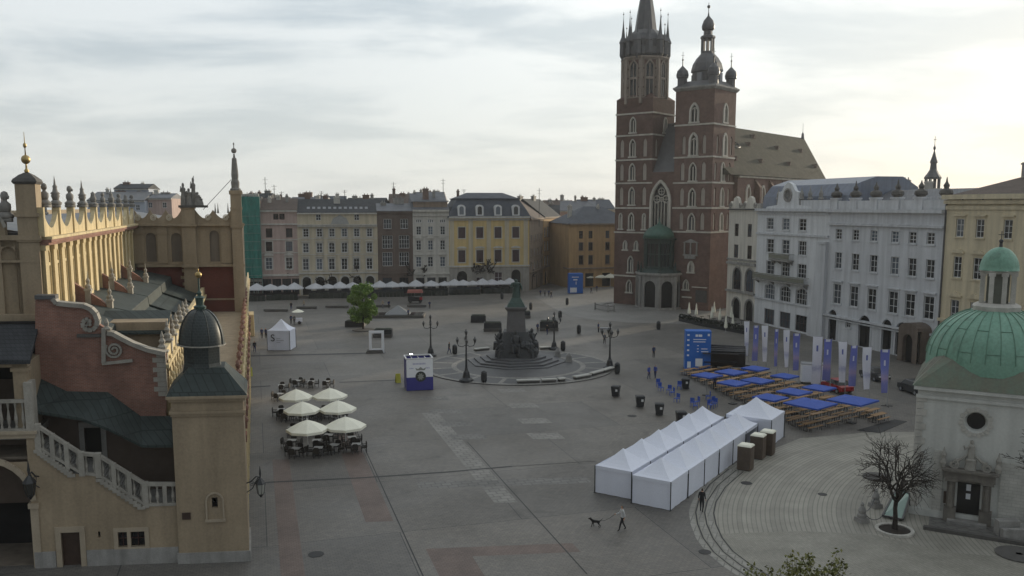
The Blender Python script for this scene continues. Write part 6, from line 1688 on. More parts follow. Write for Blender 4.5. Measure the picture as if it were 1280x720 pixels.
# small church turret behind the east side
a = P(1165, 237, 150); t_ = thing('church_turret', 'slender dark turret with onion top rising behind the big white house', 'turret', (a.x, a.y, 0)); t_.scale = (.62, .62, 1)
mb = MB(); mb.box(-1.9, 1.9, -1.9, 1.9, 0, a.z + .2); mb.build('shaft', PALE_STONE, t_)
mb = MB(); z = a.z
for sx_ in (-1, 1):
    for sy_ in (-1, 1): mb.box(sx_ * 1.2 - .3, sx_ * 1.2 + .3, sy_ * 1.2 - .3, sy_ * 1.2 + .3, z, z + 1.8)
mb.lathe([(2.2, z + 1.8), (2.2, z + 2.1), (1.4, z + 2.8), (.9, z + 3.4), (.75, z + 4.4), (1.0, z + 4.6), (.5, z + 5.6), (.15, z + 6.5), (.1, z + 7.6)], 0, 0, 8, pi / 8); mb.sphere((0, 0, z + 7.0), .35, 8, 6); mb.tube([(0, 0, z + 7), (0, 0, z + 9)], .07, 5); mb.bar((-.4, 0, z + 8.4), (.4, 0, z + 8.4), .1)
mb.build('turret_roof', LEAD, t_)
# antennas on the north roofs
mb_ = None
for i, (px, py, h) in enumerate(((332, 245, 7), (343, 246, 4.5), (352, 249, 3), (492, 243, 4.5), (554, 240, 5), (402, 247, 2.5), (431, 246, 2.5), (674, 255, 6), (580, 243, 2))):
    a = P(px, py, 228 + i % 3 * 4); b = P(px, py + 12, 228 + i % 3 * 4)
    mb = MB(); mb.tube([(0, 0, -6), (0, 0, h * .7)], .07, 4); mb.bar((-.7, 0, h * .6), (.7, 0, h * .6), .06); mb.bar((-.5, 0, h * .45), (.5, 0, h * .45), .06); mb.bar((0, -.4, h * .5), (0, .4, h * .5), .05)
    tag(mb.build('roof_antenna', IRON, loc=a), 'thin rooftop aerial ' + ('beside the green scaffold', 'above the pink house', 'right of the pink house roof', 'over the brown house', 'over the light grey house roof end', 'above the cream palace', 'over the middle of the far row', 'above the street mouth', 'over the ochre palace')[i], 'antenna', 'aerials on the far roofs')
# ================================================================ SMALL DOMED CHURCH
AF = rot_frame(G(1138, 641), 29)
a0 = AF.o; az_ = lambda px, py, v=0: AF.uz(px, py, v)
def patina(name, c1, c2, dark):
    m = bpy.data.materials.new(name); m.use_nodes = True
    t = m.node_tree; L = t.links.new; b = t.nodes['Principled BSDF']; b.inputs['Roughness'].default_value = .55
    tc = _n(t, 'ShaderNodeTexCoord'); n = _n(t, 'ShaderNodeTexNoise'); n.inputs['Scale'].default_value = .5; n.inputs['Detail'].default_value = 9; n.inputs['Roughness'].default_value = .7
    mp = _n(t, 'ShaderNodeMapping'); mp.inputs['Scale'].default_value = (1.5, 1.5, .5); L(tc.outputs['Object'], mp.inputs['Vector']); L(mp.outputs[0], n.inputs['Vector'])
    cr = _n(t, 'ShaderNodeValToRGB'); e = cr.color_ramp.elements; e[0].position = .35; e[0].color = (*dark, 1); e[1].position = .68; e[1].color = (*c2, 1)
    x = e.new(.45); x.color = (*c1, 1)
    L(n.outputs['Fac'], cr.inputs[0])
    n2 = _n(t, 'ShaderNodeTexNoise'); n2.inputs['Scale'].default_value = 6; L(tc.outputs['Object'], n2.inputs['Vector'])
    r = _n(t, 'ShaderNodeMapRange'); r.inputs[3].default_value = .75; r.inputs[4].default_value = 1.25; L(n2.outputs['Fac'], r.inputs[0])
    vm = _n(t, 'ShaderNodeVectorMath', operation='SCALE'); L(cr.outputs[0], vm.inputs[0]); L(r.outputs[0], vm.inputs['Scale']); L(vm.outputs[0], b.inputs['Base Color'])
    return m
VERD = patina('verdigris_copper', (.135, .28, .205), (.19, .35, .265), (.10, .19, .14))
COP_BR = patina('browned_copper', (.125, .125, .088), (.11, .16, .115), (.095, .085, .06))
SW = mat('church_white_render', (.50, .50, .47), .85, .08, .4, streak=.1, fine=.05)
SW_LOW = brickmat('rough_pale_stone', (.44, .43, .395), (.40, .39, .36), (.31, .30, .275), bw=.5, bh=.22, wear=.25)
ad = thing('domed_church', 'small white stone church with verdigris dome and lantern beside a bare tree', 'church', a0, -radians(29))
WA = 8.8; DA = 8.8
ze = az_(1148, 477)[1] - .25; zlow = az_(1180, 563)[1]
du_ = az_(1209, 640)[0]; dh = az_(1209, 602)[1]; dw = az_(1225, 640)[0] - az_(1196, 640)[0]
ou, oz = az_(1220, 528); orad = (az_(1236, 528)[0] - az_(1206, 528)[0]) / 2
mb = MB()
# front with door and oculus (round opening built from two arcs)
wall(mb, 0, WA, 0, ze, [(du_ - dw / 2, du_ + dw / 2, .25, dh), (ou - orad, ou + orad, oz - orad, oz + orad)], 0, .45)
n = 24
for k in range(n):
    a, b = 2 * pi * k / n, 2 * pi * (k + 1) / n
    def sq(t_): m_ = max(abs(cos(t_)), abs(sin(t_))); return (ou + orad * cos(t_) / m_, oz + orad * sin(t_) / m_)
    p0, p1 = sq(a), sq(b)
    mb.add([(p0[0], 0, p0[1]), (p1[0], 0, p1[1]), (ou + orad * cos(b), 0, oz + orad * sin(b)), (ou + orad * cos(a), 0, oz + orad * sin(a))], [(0, 1, 2, 3)])
    mb.add([(ou + orad * cos(a), 0, oz + orad * sin(a)), (ou + orad * cos(b), 0, oz + orad * sin(b)), (ou + orad * .8 * cos(b), .45, oz + orad * .8 * sin(b)), (ou + orad * .8 * cos(a), .45, oz + orad * .8 * sin(a))], [(0, 1, 2, 3)])
mb.add([(0, 0, 0), (0, DA, 0), (0, DA, ze), (0, 0, ze), (WA, 0, 0), (WA, DA, 0), (WA, DA, ze), (WA, 0, ze)], [(1, 0, 3, 2), (4, 5, 6, 7), (5, 1, 2, 6)])
mb.build('wall', SW, ad)
mb = MB(); l0 = az_(1166, 600)[0]; hl = zlow
mb.box(l0, du_ - dw / 2 - .95, -.12, .0, .0, hl); mb.box(du_ + dw / 2 + 1.1, WA + .05, -.1, .0, 0, hl - .3); mb.each('bare_stonework', SW_LOW, ad)
mb = MB()
for k in range(int((ze - .8) / .5)):
    z = .6 + k * .5; l = .62 if k % 2 else .42
    mb.box(-.06, l, -.07, .3, z, z + .44)
mb.build('quoins', PALE_STONE, ad)
mb = MB(); mb.box(-.1, WA + .1, -.14, .1, ze - .85, ze - .62); mb.box(-.25, WA + .25, -.3, .1, ze - .25, ze); mb.box(-.12, WA + .1, -.16, .1, 0, .5); mb.each('moulding', SW, ad)
mb = MB()
for k in range(22):
    a, b = 2 * pi * k / 22, 2 * pi * (k + .78) / 22; r0, r1 = orad * 1.06, orad * (1.5 if k % 2 else 1.38)
    q4 = [(ou + r * cos(t_), oz + r * sin(t_)) for r, t_ in ((r0, a), (r1, a), (r1, b), (r0, b))]; mb.prism(q4, -.07, .01)
mb.build('oculus_surround', PALE_STONE, ad)
mb = MB(); mb.lathe([(orad * .84, 0), (orad * .84, .05)], 0, 0, 20); o = link('oculus_glass', mb.mesh('oculus_glass', GLASS_B), ad, (ou, .5, oz)); o.rotation_euler = (pi / 2, 0, 0)
# portal
mb = MB()
for s in (-1, 1):
    x = du_ + s * (dw / 2 + .38)
    mb.box(x - .38, x + .38, -.55, .02, 0, 1.0); mb.box(x - .26, x + .26, -.38, .02, 1.0, dh + .1); mb.lathe([(.17, 1.0), (.19, 1.15), (.15, 1.3), (.14, dh - .2), (.2, dh)], x, -.5, 10)
    mb.box(x - .4, x + .4, -.7, .02, dh + .05, dh + .2)
mb.box(du_ - dw / 2 - .85, du_ + dw / 2 + .85, -.6, .02, dh + .2, dh + .75); mb.box(du_ - dw / 2 - 1.0, du_ + dw / 2 + 1.0, -.8, .02, dh + .75, dh + .92)
mb.box(du_ - dw / 2 - .05, du_ + dw / 2 + .05, -.14, .3, dh - .05, dh + .2)
mb.build('portal', mat('portal_limestone', (.17, .155, .135), .9, .25, 2.5, streak=.2), ad)
mb = MB(); zp = dh + .92
for s in (-1, 1): spiral(mb, du_ + s * (dw / 2 + .3), zp + .28, .32, -.3, 1.7, .14, s, pi / 2, 20, .24); mb.tube([(du_ + s * (dw / 2 + .2), -.3, zp + .5), (du_ + s * .6, -.3, zp + .68), (du_ + s * .25, -.3, zp + 1.0)], [.12, .10, .07], 6)
mb.lathe([(.36, zp), (.3, zp + .5), (.36, zp + .7), (.24, zp + .8), (.25, zp + 1.1), (.19, zp + 1.45), (.22, zp + 1.65), (.09, zp + 1.78), (.12, zp + 1.88), (.11, zp + 2.02), (.03, zp + 2.1)], du_, -.25, 10, sy=.7)
mb.tube([(du_ - .15, -.3, zp + 1.6), (du_ - .4, -.35, zp + 1.4), (du_ - .46, -.4, zp + 1.65)], .06, 6)
for s in (-1, 1): mb.lathe([(.15, zp), (.22, zp + .3), (.12, zp + .6), (.18, zp + .85), (.08, zp + 1.1), (.02, zp + 1.4)], du_ + s * (dw / 2 + .95), -.3, 8)
mb.build('portal_statuary', mat('portal_pale_stone', (.30, .285, .255), .9, .2, 2.5), ad)
mb = MB(); mb.box(du_ - dw / 2, du_ + dw / 2, .3, .38, .2, dh); o = mb.build('door', mat('black_door', (.012, .012, .012), .5, .2, 2), ad)
mb = MB(); mb.box(du_ - .16, du_ + .12, .28, .295, 2.1, 2.55); mb.box(du_ - .16, du_ + .12, .28, .295, 1.5, 1.9); mb.build('notice', WHITE_P, o)
mb = MB(); mb.box(du_ - dw / 2 - .5, du_ + dw / 2 + .5, -1.0, .3, 0.0, .22); mb.build('doorstep', GREY_STONE, ad)
mb = MB()
for px_ in ((1186, 621), (1139 + 0, 0))[:1]: 
    u_, z_ = az_(*px_); mb.box(u_ - .32, u_ + .32, -.26, -.122, z_ - .42, z_ + .42)
mb.build('notice_board', WOODD, ad)
# roof: browned skirt and dome
mb = MB(); ov = .35; cxu, cyv = WA / 2, DA / 2; RD_ = 4.3
zd0 = ze + 1.5
ring = [(cxu + RD_ * .98 * cos(2 * pi * k / 32), cyv + RD_ * .98 * sin(2 * pi * k / 32)) for k in range(32)]
sqr = []
for k in range(32):
    t_ = 2 * pi * k / 32; m_ = max(abs(cos(t_)), abs(sin(t_))); sqr.append((cxu + (WA / 2 + ov) * cos(t_) / m_, cyv + (DA / 2 + ov) * sin(t_) / m_))
# scalloped junction: skirt rises at the corners
def hz(k): return zd0 + .55 * cos(4 * 2 * pi * k / 32 + pi)
vs = [(x, y, ze + .02) for x, y in sqr] + [(x, y, hz(k)) for k, (x, y) in enumerate(ring)]
mb.add(vs, [(k, (k + 1) % 32, (k + 1) % 32 + 32, k + 32) for k in range(32)])
mb.build('roof_skirt', COP_BR, ad)
zt_ = az_(1246, 374, 6)[1] - .4
mb = MB(); hd = zt_ - zd0
prof = [(RD_ * 1.0, zd0 - .6)] + [(RD_ * cos(t_) ** .92, zd0 + hd * sin(t_)) for t_ in [radians(4 + 82 * k / 16) for k in range(17)]]
mb.lathe(prof, cxu, cyv, 40); dome = autosmooth(mb.build('dome', VERD, ad), 40)
mb = MB()
for k in range(30):
    a = 2 * pi * k / 30; mb.tube([(cxu + (r + .03) * cos(a), cyv + (r + .03) * sin(a), z + .01) for r, z in prof[1:15]], .022, 4)
for k in range(60):
    a = 2 * pi * (k + .5) / 30; i = 3 + (k * 5) % 10; r, z = prof[i]; b = a + 2 * pi / 60; mb.bar((cxu + (r + .02) * cos(a - pi / 30), cyv + (r + .02) * sin(a - pi / 30), z), (cxu + (r + .02) * cos(a + pi / 30), cyv + (r + .02) * sin(a + pi / 30), z), .03)
mb.build('seams', mat('seam_copper', (.10, .20, .145), .6, .2, 3), dome)
zl = lambda py: az_(1246, py, 6)[1]
rl = 1.02
mb = MB(); mb.lathe([(rl * 1.55, zt_ - .25), (rl * 1.6, zt_ + .1), (rl * 1.25, zt_ + .3)], cxu, cyv, 8, pi / 8)
z0, z1 = zt_ + .3, zl(338)
for k in range(8):
    a = 2 * pi * k / 8 + pi / 8; x, y = cxu + rl * 1.02 * cos(a), cyv + rl * 1.02 * sin(a)
    mb.bar((x, y, z0), (x, y, z1), .34, .3); mb.bar((x, y, z1 - .25), (x, y, z1), .44, .44)
mb.lathe([(rl * 1.12, z1 - .1), (rl * 1.3, z1 + .1), (rl * 1.1, z1 + .2)], cxu, cyv, 8, pi / 8)
o = mb.build('lantern', PALE_STONE, ad)
mb = MB(); mb.lathe([(rl * .74, z0), (rl * .74, z1)], cxu, cyv, 8, pi / 8); mb.build('lantern_core', mat('lantern_core_plaster', (.17, .18, .15), .8, .2, 2), o)
zc1 = zl(309) + .5
mb = MB(); mb.lathe([(rl * 1.25, z1 + .12)] + [(rl * 1.22 * cos(t_), z1 + .15 + (zl(310) - z1) * sin(t_)) for t_ in [radians(85 * k / 8) for k in range(9)]], cxu, cyv, 20); o = mb.build('lantern_dome', VERD, ad, True)
zt2 = z1 + .15 + (zl(310) - z1)
mb = MB(); mb.lathe([(.12, zt2 - .05), (.1, zt2 + .3)], cxu, cyv, 8); mb.sphere((cxu, cyv, zt2 + .4), .15, 8, 6); mb.tube([(cxu, cyv, zt2 + .4), (cxu, cyv, zt2 + 1.1)], .03, 5); mb.bar((cxu - .2, cyv, zt2 + .85), (cxu + .2, cyv, zt2 + .85), .05); mb.build('cross', IRON, o)
# low wall and terrace in front of the church, glazed cellar light
t_ = thing('terrace_kerb', 'low dark stone kerb wall running along the front of the domed church', 'kerb wall', G(1200, 672))
o0 = G(1200, 672)
mb = MB(); p1, p2 = G(1154, 661), G(1330, 690); 
mb.bar(p1 - o0 + Vector((0, 0, .12)), p2 - o0 + Vector((0, 0, .12)), .35, .24); mb.build('kerb', DARK_STONE, t_)
mb = MB(); p1b = G(1258, 668) - o0; mb.box(p1b.x - .7, p1b.x + .7, p1b.y - .3, p1b.y + .3, 0, 1.0); p1b = G(1275, 674) - o0; mb.box(p1b.x - 1.2, p1b.x + 1.6, p1b.y - .2, p1b.y + .2, 0, .7); mb.build('parapet', GREY_STONE, t_)
sheet_px('terrace_paving', [(1163, 640), (1160, 660), (1330, 687), (1330, 660), (1235, 655)], .012, PV_MID)
t_ = thing('cellar_skylight', 'sloping green glass cellar skylight in a dark frame beside the bare tree', 'skylight', G(1118, 646))
o0 = G(1118, 646); A_, B_, C_, D_ = [G(*p) - o0 for p in ((1103, 647), (1128, 652), (1137, 636), (1120, 627))]
mb = MB(); mb.add([tuple(A_ + Vector((0, 0, .15))), tuple(B_ + Vector((0, 0, .15))), tuple(C_ + Vector((0, 0, 1.1))), tuple(D_ + Vector((0, 0, 1.0)))], [(0, 1, 2, 3)]); mb.build('glass', mat('green_glass', (.10, .19, .155), .2, .1, 2, spec=.6), t_)
mb = MB(); pts = [A_ + Vector((0, 0, .15)), B_ + Vector((0, 0, .15)), C_ + Vector((0, 0, 1.1)), D_ + Vector((0, 0, 1.0))]
for a, b in zip(pts, pts[1:] + pts[:1]): mb.bar(a, b, .12)
mb.bar((pts[0] + pts[1]) / 2, (pts[2] + pts[3]) / 2, .06); mb.bar(pts[2], pts[2] - Vector((0, 0, 1.1)), .1); mb.bar(pts[3], pts[3] - Vector((0, 0, 1.0)), .1)
mb.build('frame', IRON, t_)
# ================================================================ MONUMENT
mo = G(645, 452); mon = thing('poet_monument', 'tall bronze statue on a stone pedestal ringed by seated figures and steps', 'monument', mo)
YM = mo.y; mzz = lambda py: P(645, py, YM)[2]
mb = MB()
for k, (r, h) in enumerate(((6.9, .22), (6.0, .44), (5.1, .66), (4.2, .9))): mb.lathe([(r, 0), (r, h)], 0, 0, 8, pi / 8 + .25)
mb.build('steps', mat('step_granite', (.095, .095, .10), .6, .2, 2, fine=.1), mon)
mb = MB(); z1 = .9
mb.frus(0, 0, z1, z1 + 1.6, 5.2, 5.2, 4.6, 4.6); mb.frus(0, 0, z1 + 1.6, 4.4, 4.4, 4.4, 3.3, 3.3); zq = mzz(380)
mb.build('plinth', GRANITE, mon)
zq0 = mzz(409); 
mb = MB(); mb.frus(0, 0, 4.3, zq - .9, 2.7, 2.7, 2.35, 2.35); mb.frus(0, 0, zq - .9, zq - .55, 2.4, 2.4, 2.9, 2.9); mb.frus(0, 0, zq - .55, zq - .3, 3.0, 3.0, 3.0, 3.0); mb.build('pedestal', mat('pedestal_granite', (.115, .11, .11), .6, .15, 2, fine=.1), mon)
mb = MB(); mb.frus(0, 0, zq - .3, zq + .3, 2.5, 2.5, 1.9, 1.9); mb.frus(0, 0, zq + .3, zq + .9, 1.8, 1.8, 1.2, 1.2)
zs = zq + .9; H_ = mzz(349) - zs
mb.lathe([(.6, zs), (.5, zs + H_ * .2), (.42, zs + H_ * .42), (.44, zs + H_ * .55), (.54, zs + H_ * .74), (.5, zs + H_ * .82), (.18, zs + H_ * .86), (.26, zs + H_ * .9), (.27, zs + H_ * .95), (.05, zs + H_)], 0, 0, 12, sx=1.0, sy=.75)
mb.tube([(-.5, -.1, zs + H_ * .78), (-.72, -.25, zs + H_ * .6), (-.35, -.5, zs + H_ * .56)], [.17, .15, .1], 7); mb.tube([(.5, -.1, zs + H_ * .78), (.75, -.1, zs + H_ * .58), (.8, -.25, zs + H_ * .42)], [.17, .14, .09], 7)
mb.prism([(.25, zs + H_ * .8), (.55, zs + H_ * .5), (.6, zs + .1), (.15, zs + .0)], -.1, .3)
mb.build('statue', BRONZE, mon)
def seated(a, r, zb, s, wing=False):
    m = MB(); 
    m.lathe([(.55, zb), (.62, zb + .5 * s), (.45, zb + .9 * s), (.5, zb + 1.3 * s), (.42, zb + 1.65 * s), (.15, zb + 1.8 * s), (.22, zb + 1.9 * s), (.22, zb + 2.1 * s), (.04, zb + 2.25 * s)], r * cos(a), r * sin(a), 9)
    for d in (-.35, .35):
        ca, sa = cos(a), sin(a); ox, oy = -sa * d, ca * d
        m.tube([(r * ca + ox, r * sa + oy, zb + .75 * s), ((r + .75) * ca + ox, (r + .75) * sa + oy, zb + .7 * s), ((r + .85) * ca + ox, (r + .85) * sa + oy, zb)], [.26, .22, .16], 7)
        m.tube([(r * ca + ox * 1.3, r * sa + oy * 1.3, zb + 1.55 * s), ((r + .3) * ca + ox * 2, (r + .3) * sa + oy * 2, zb + 1.1 * s), ((r + .7) * ca + ox * 1.4, (r + .7) * sa + oy * 1.4, zb + (1.0 if d < 0 else 1.7) * s)], [.18, .14, .09], 6)
    if wing: m.prism([(r * cos(a) - .2, zb + 1.2), (r * cos(a) - 1.1, zb + 2.9), (r * cos(a) + .2, zb + 1.9)], r * sin(a) - .1, r * sin(a) + .1)
    return m
for k, a in enumerate((-pi / 2, 0, pi / 2, pi, -pi / 4, -3 * pi / 4, pi / 4, 3 * pi / 4)):
    seated(a, 2.2 if k < 4 else 2.7, 1.7 if k < 4 else 1.0, 1.35 if k < 4 else 1.1, k in (0, 5)).build('seated_figure', GRANITE, mon)
mb = MB()
for k in range(26):
    a = 2 * pi * k / 26; r = 2.1 + .5 * rnd.random(); z = .9 + rnd.random() * 2.8; mb.sphere((r * cos(a), r * sin(a), z), .35 + .35 * rnd.random(), 7, 5)
mb.build('carved_foliage', GRANITE, mon)
# round platform: ring, spokes
def circ(px, py, n=40): pass
mc = G(648, 456); PR = (G(768, 462) - G(528, 462)).length / 2 * .98; cen = Vector((mc.x, mc.y - 1.0, 0))
def ringsheet(name, r0, r1, z, m, n=64):
    mb = MB(); vs = []
    for k in range(n): a = 2 * pi * k / n; vs += [(cen.x + r0 * cos(a), cen.y + r0 * sin(a) * 1.0, z), (cen.x + r1 * cos(a), cen.y + r1 * sin(a), z)]
    mb.add(vs, [(2 * k, 2 * k + 1, (2 * k + 3) % (2 * n), (2 * k + 2) % (2 * n)) for k in range(n)]); return tag(mb.build(name, m), kind='structure')
PV_DK = paving('platform_setts', (.085, .085, .087), .3, .2, .3, var=.2)
mb = MB(); mb.lathe([(PR + .4, .0), (PR + .4, .1)], cen.x, cen.y, 64); tag(mb.build('platform_paving', PV_DK), kind='structure')
ringsheet('platform_kerb', PR - .3, PR + .42, .105, PV_PALE); ringsheet('platform_ring', 8.4, 9.1, .105, PV_PALE); 
for k in range(16):
    a = 2 * pi * k / 16 + .2; d = Vector((cos(a), sin(a), 0)); p = Vector((-sin(a), cos(a), 0)) * .28
    pts = [cen + d * 9.15 - p, cen + d * (PR - .35) - p, cen + d * (PR - .35) + p, cen + d * 9.15 + p]; sheet('platform_spoke', pts, .105, PV_PALE)
# curved stone benches round the platform
SEAT = mat('bench_stone_top', (.40, .39, .36), .7, .15, 2)
bi = 0
for (pa, pb, lab) in (((645, 480), (676, 479), 'long dark-fronted pale stone bench left of the next two at the platform front'), ((676, 479), (696, 478), 'short stone bench in the middle of the front benches'), ((697, 478), (707, 477), 'shortest stone bench at the end of the front group'), ((717, 475.5), (738, 472), 'stone bench first of the group at the platform right'), ((738, 471), (753, 467), 'stone bench second of the right group'), ((753, 467), (766, 463), 'stone bench next to the right lamp post'), ((592, 440), (612, 438), 'low stone bench behind the left side of the monument'), ((674, 438), (688, 437), 'low stone bench behind the right side of the monument')):
    a, b = G(*pa), G(*pb); c = (a + b) / 2; d = b - a; L_ = d.length - .15; 
    t_ = thing('stone_bench', lab, 'bench', c, atan2(d.y, d.x), 'stone benches round the monument')
    mb = MB(); mb.box(-L_ / 2, L_ / 2, -.35, .35, .38, .52); mb.build('seat', SEAT, t_)
    mb = MB(); mb.box(-L_ / 2 + .1, L_ / 2 - .1, -.25, .25, .1, .38); mb.build('base', DARK_STONE, t_)
# candelabra lamps
def lamp(loc, lab, s=1.0):
    t_ = thing('street_lamp', lab, 'street lamp', loc, .1, 'five-armed lamps round the monument')
    mb = MB(); mb.lathe([(.85 * s, 0), (.8 * s, .25 * s), (.45 * s, .5 * s), (.34 * s, 1.1 * s), (.2 * s, 1.3 * s), (.14 * s, 1.6 * s)], 0, 0, 10); mb.build('base', IRON, t_)
    mb = MB(); mb.lathe([(.13 * s, 1.5 * s), (.1 * s, 3.0 * s), (.16 * s, 3.05 * s), (.09 * s, 3.2 * s), (.08 * s, 5.1 * s), (.14 * s, 5.2 * s), (.05 * s, 5.4 * s)], 0, 0, 8); mb.build('post', IRON, t_)
    mb = MB()
    for k in range(4):
        a = pi / 2 * k; c_, s_ = cos(a), sin(a); mb.tube([(0, 0, 4.3 * s), (.4 * s * c_, .4 * s * s_, 4.05 * s), (.85 * s * c_, .85 * s * s_, 4.15 * s), (1.0 * s * c_, 1.0 * s * s_, 4.45 * s)], .045 * s, 5)
    mb.build('arms', IRON, t_)
    for k in range(5):
        a = pi / 2 * k; x, y, z = (1.0 * s * cos(a), 1.0 * s * sin(a), 4.45 * s) if k < 4 else (0, 0, 5.35 * s)
        mb = MB(); mb.lathe([(.08 * s, z), (.18 * s, z + .4 * s), (.22 * s, z + .44 * s), (.09 * s, z + .6 * s), (.03 * s, z + .75 * s)], x, y, 6); mb.build('lantern', mat('smoky_lantern', (.05, .05, .05), .3, .1, 2, spec=.6) if 'smoky_lantern' not in bpy.data.materials else bpy.data.materials['smoky_lantern'], t_)
    return t_
lamp(G(538.5, 445.5), 'iron candelabra lamp post behind the blue and white booth', 1.0)
lamp(G(583, 477), 'iron candelabra lamp post at the left front of the monument platform', 1.08)
lamp(G(692.5, 437), 'iron candelabra lamp post behind the monument, right side', .95)
lamp(G(762, 461.5), 'iron candelabra lamp post at the right end of the curved stone benches', 1.05)
for px_, lab in (((697, 447), 'short grey stone post behind the right of the monument'), ((711, 453), 'short grey stone post nearer the right platform edge')):
    mb = MB(); mb.frus(0, 0, .1, .9, .9, .9, .7, .7); mb.frus(0, 0, .9, 1.3, .8, .8, .2, .2); tag(mb.build('stone_post', GREY_STONE, loc=G(*px_)), lab, 'stone post')
# ================================================================ MARKET TENTS
TFR = rot_frame(G(743, 616), 33)
def tent(name, label, fr, deg, u0, v0, w_, d_, eave, peak, group, walls=(1, 1, 1, 1), mats=None, cm=None):
    c = fr.W(u0 + w_ / 2, v0 + d_ / 2)
    t_ = thing(name, label, 'tent', c, -radians(deg), group)
    cm = cm or CANVAS_W
    mb = MB(); hw, hd = w_ / 2, d_ / 2; n = 6
    # four sagging roof panels
    cor = [(-hw, -hd), (hw, -hd), (hw, hd), (-hw, hd)]
    for k in range(4):
        a, b = cor[k], cor[(k + 1) % 4]
        grid = []
        for i in range(n + 1):
            s = i / n; row_ = []
            for j in range(n + 1):
                r_ = j / n
                x = (a[0] + (b[0] - a[0]) * r_) * (1 - s); y = (a[1] + (b[1] - a[1]) * r_) * (1 - s)
                z = eave + (peak - eave) * s ** 1.4 - .06 * sin(pi * r_) * (1 - s)
                row_.append((x, y, z))
            grid.append(row_)
        vs = [p for r_ in grid for p in r_]; mb.add(vs, [(i * (n + 1) + j, i * (n + 1) + j + 1, (i + 1) * (n + 1) + j + 1, (i + 1) * (n + 1) + j) for i in range(n) for j in range(n)])
        mb.add([(a[0] * 1.005, a[1] * 1.005, eave + .01), (b[0] * 1.005, b[1] * 1.005, eave + .01), (b[0] * 1.005, b[1] * 1.005, eave - .26), (a[0] * 1.005, a[1] * 1.005, eave - .26)], [(0, 1, 2, 3)])
    mb.build('canopy', cm, t_)
    for k in range(4):
        if not walls[k]: continue
        a, b = Vector((*cor[k], 0)), Vector((*cor[(k + 1) % 4], 0)); nrm = Vector(((b - a).y, -(b - a).x, 0)).normalized()
        mb = MB(); m_ = 14; vs = []
        for i in range(m_ + 1):
            p = a.lerp(b, i / m_) * .985
            for j, z in enumerate((.03, .7, 1.4, eave - .2)):
                q_ = p + nrm * (.022 * sin(i * 1.3 + k * 2 + u0 * 3 + v0) * (1 - z / eave * .7) + .008 * sin(i * 2.7 + j)); vs.append((q_.x, q_.y, z))
        mb.add(vs, [(i * 4 + j, (i + 1) * 4 + j, (i + 1) * 4 + j + 1, i * 4 + j + 1) for i in range(m_) for j in range(3)])
        mb.build('side_wall', cm, t_, True)
    for (x, y) in cor:
        mb = MB(); x *= 1.01; y *= 1.01; mb.bar((x, y, 0), (x, y, eave), .055); mb.box(x - .08, x + .08, y - .08, y + .08, 0, .03); mb.build('leg', NAVY_P if False else GREYBIN, t_)
    return t_
names = ['nearest', 'second', 'third', 'fourth', 'fifth', 'sixth']
for k in range(6):
    tent('market_tent', f'white peaked market tent, {names[k]} from the near end of the left row', TFR, 33, 0, .1 + k * 3.33, 3.0, 3.3, 2.12, 3.3, 'white market tents', (k == 0, 1, k == 5, 1))
for k in range(6):
    tent('market_tent', f'white peaked market tent, {names[k]} from the near end of the right row', TFR, 33, 3.35, -.55 + k * 3.33, 3.0, 3.3, 2.12, 3.28, 'white market tents', (k == 0, 1 if k < 5 else 0, k == 5, k == 0))
tent('market_tent', 'larger white peaked tent closing the far end of the right row', TFR, 33, 3.3, 19.7, 4.2, 4.2, 2.5, 4.0, 'white market tents', (1, 1, 1, 1))
CABW = mat('brown_cabinet', (.115, .085, .065), .6, .2, 1.5, streak=.2)
for (px, py, lab) in ((931.5, 586.5, 'brown upright cabinet with white top nearest the curved paving'), (947, 572.5, 'brown upright cabinet with white top in the middle beside the tents'), (959, 567.5, 'brown upright cabinet farthest along the tent wall')):
    t_ = thing('upright_cabinet', lab, 'cabinet', G(px, py), -radians(33), 'brown cabinets beside the tents')
    mb = MB(); mb.box(-.55, .55, -.5, .5, .06, 2.0); mb.build('body', CABW, t_); mb = MB(); mb.frus(0, 0, 2.0, 2.08, 1.16, 1.06, 1.1, 1.0); mb.frus(0, 0, 2.08, 2.16, 1.1, 1.0, .9, .8); mb.build('lid', CANVAS_C, t_)
    mb = MB(); mb.box(-.45, .45, -.53, -.505, .2, 1.9); mb.box(.3, .36, -.56, -.5, .9, 1.15); mb.build('door', mat('brown_door', (.09, .066, .05), .5, .2, 2) if 'brown_door' not in bpy.data.materials else bpy.data.materials['brown_door'], t_)
    mb = MB(); mb.box(-.5, .5, -.45, .45, 0, .06); mb.build('base', GREYBIN, t_)
# white gazebo on the left
gz = tent('white_gazebo', 'white peaked gazebo with dark lettering standing left of the green tree', rot_frame(G(349, 438), 2), 2, -1.75, 0, 3.4, 3.2, 3.0, 4.6, None, (1, 1, 1, 1))
mb = MB()
TXT = mat('black_lettering', (.02, .02, .03), .6, .1, 1)
def text_obj(txt, size, m, parent, loc, rot, name='lettering'):
    cu = bpy.data.curves.new(name, 'FONT'); cu.body = txt; cu.size = size; cu.extrude = .004; cu.align_x = 'CENTER'; cu.align_y = 'CENTER'
    ob = bpy.data.objects.new(name, cu); COL.objects.link(ob); bpy.context.view_layer.update()
    me = bpy.data.meshes.new_from_object(ob.evaluated_get(bpy.context.evaluated_depsgraph_get())); bpy.data.objects.remove(ob)
    me.materials.clear(); me.materials.append(m); o = link(name, me, parent, loc); o.rotation_euler = rot; return o
text_obj('S', 1.5, TXT, gz, (-.85, -1.68, 1.85), (pi / 2, 0, 0), 'logo_letter')
mb = MB()
for k in range(3): mb.box(-.3, .3 + .5 * (k % 2), -1.675, -1.665, 1.2 + k * .3, 1.27 + k * .3)
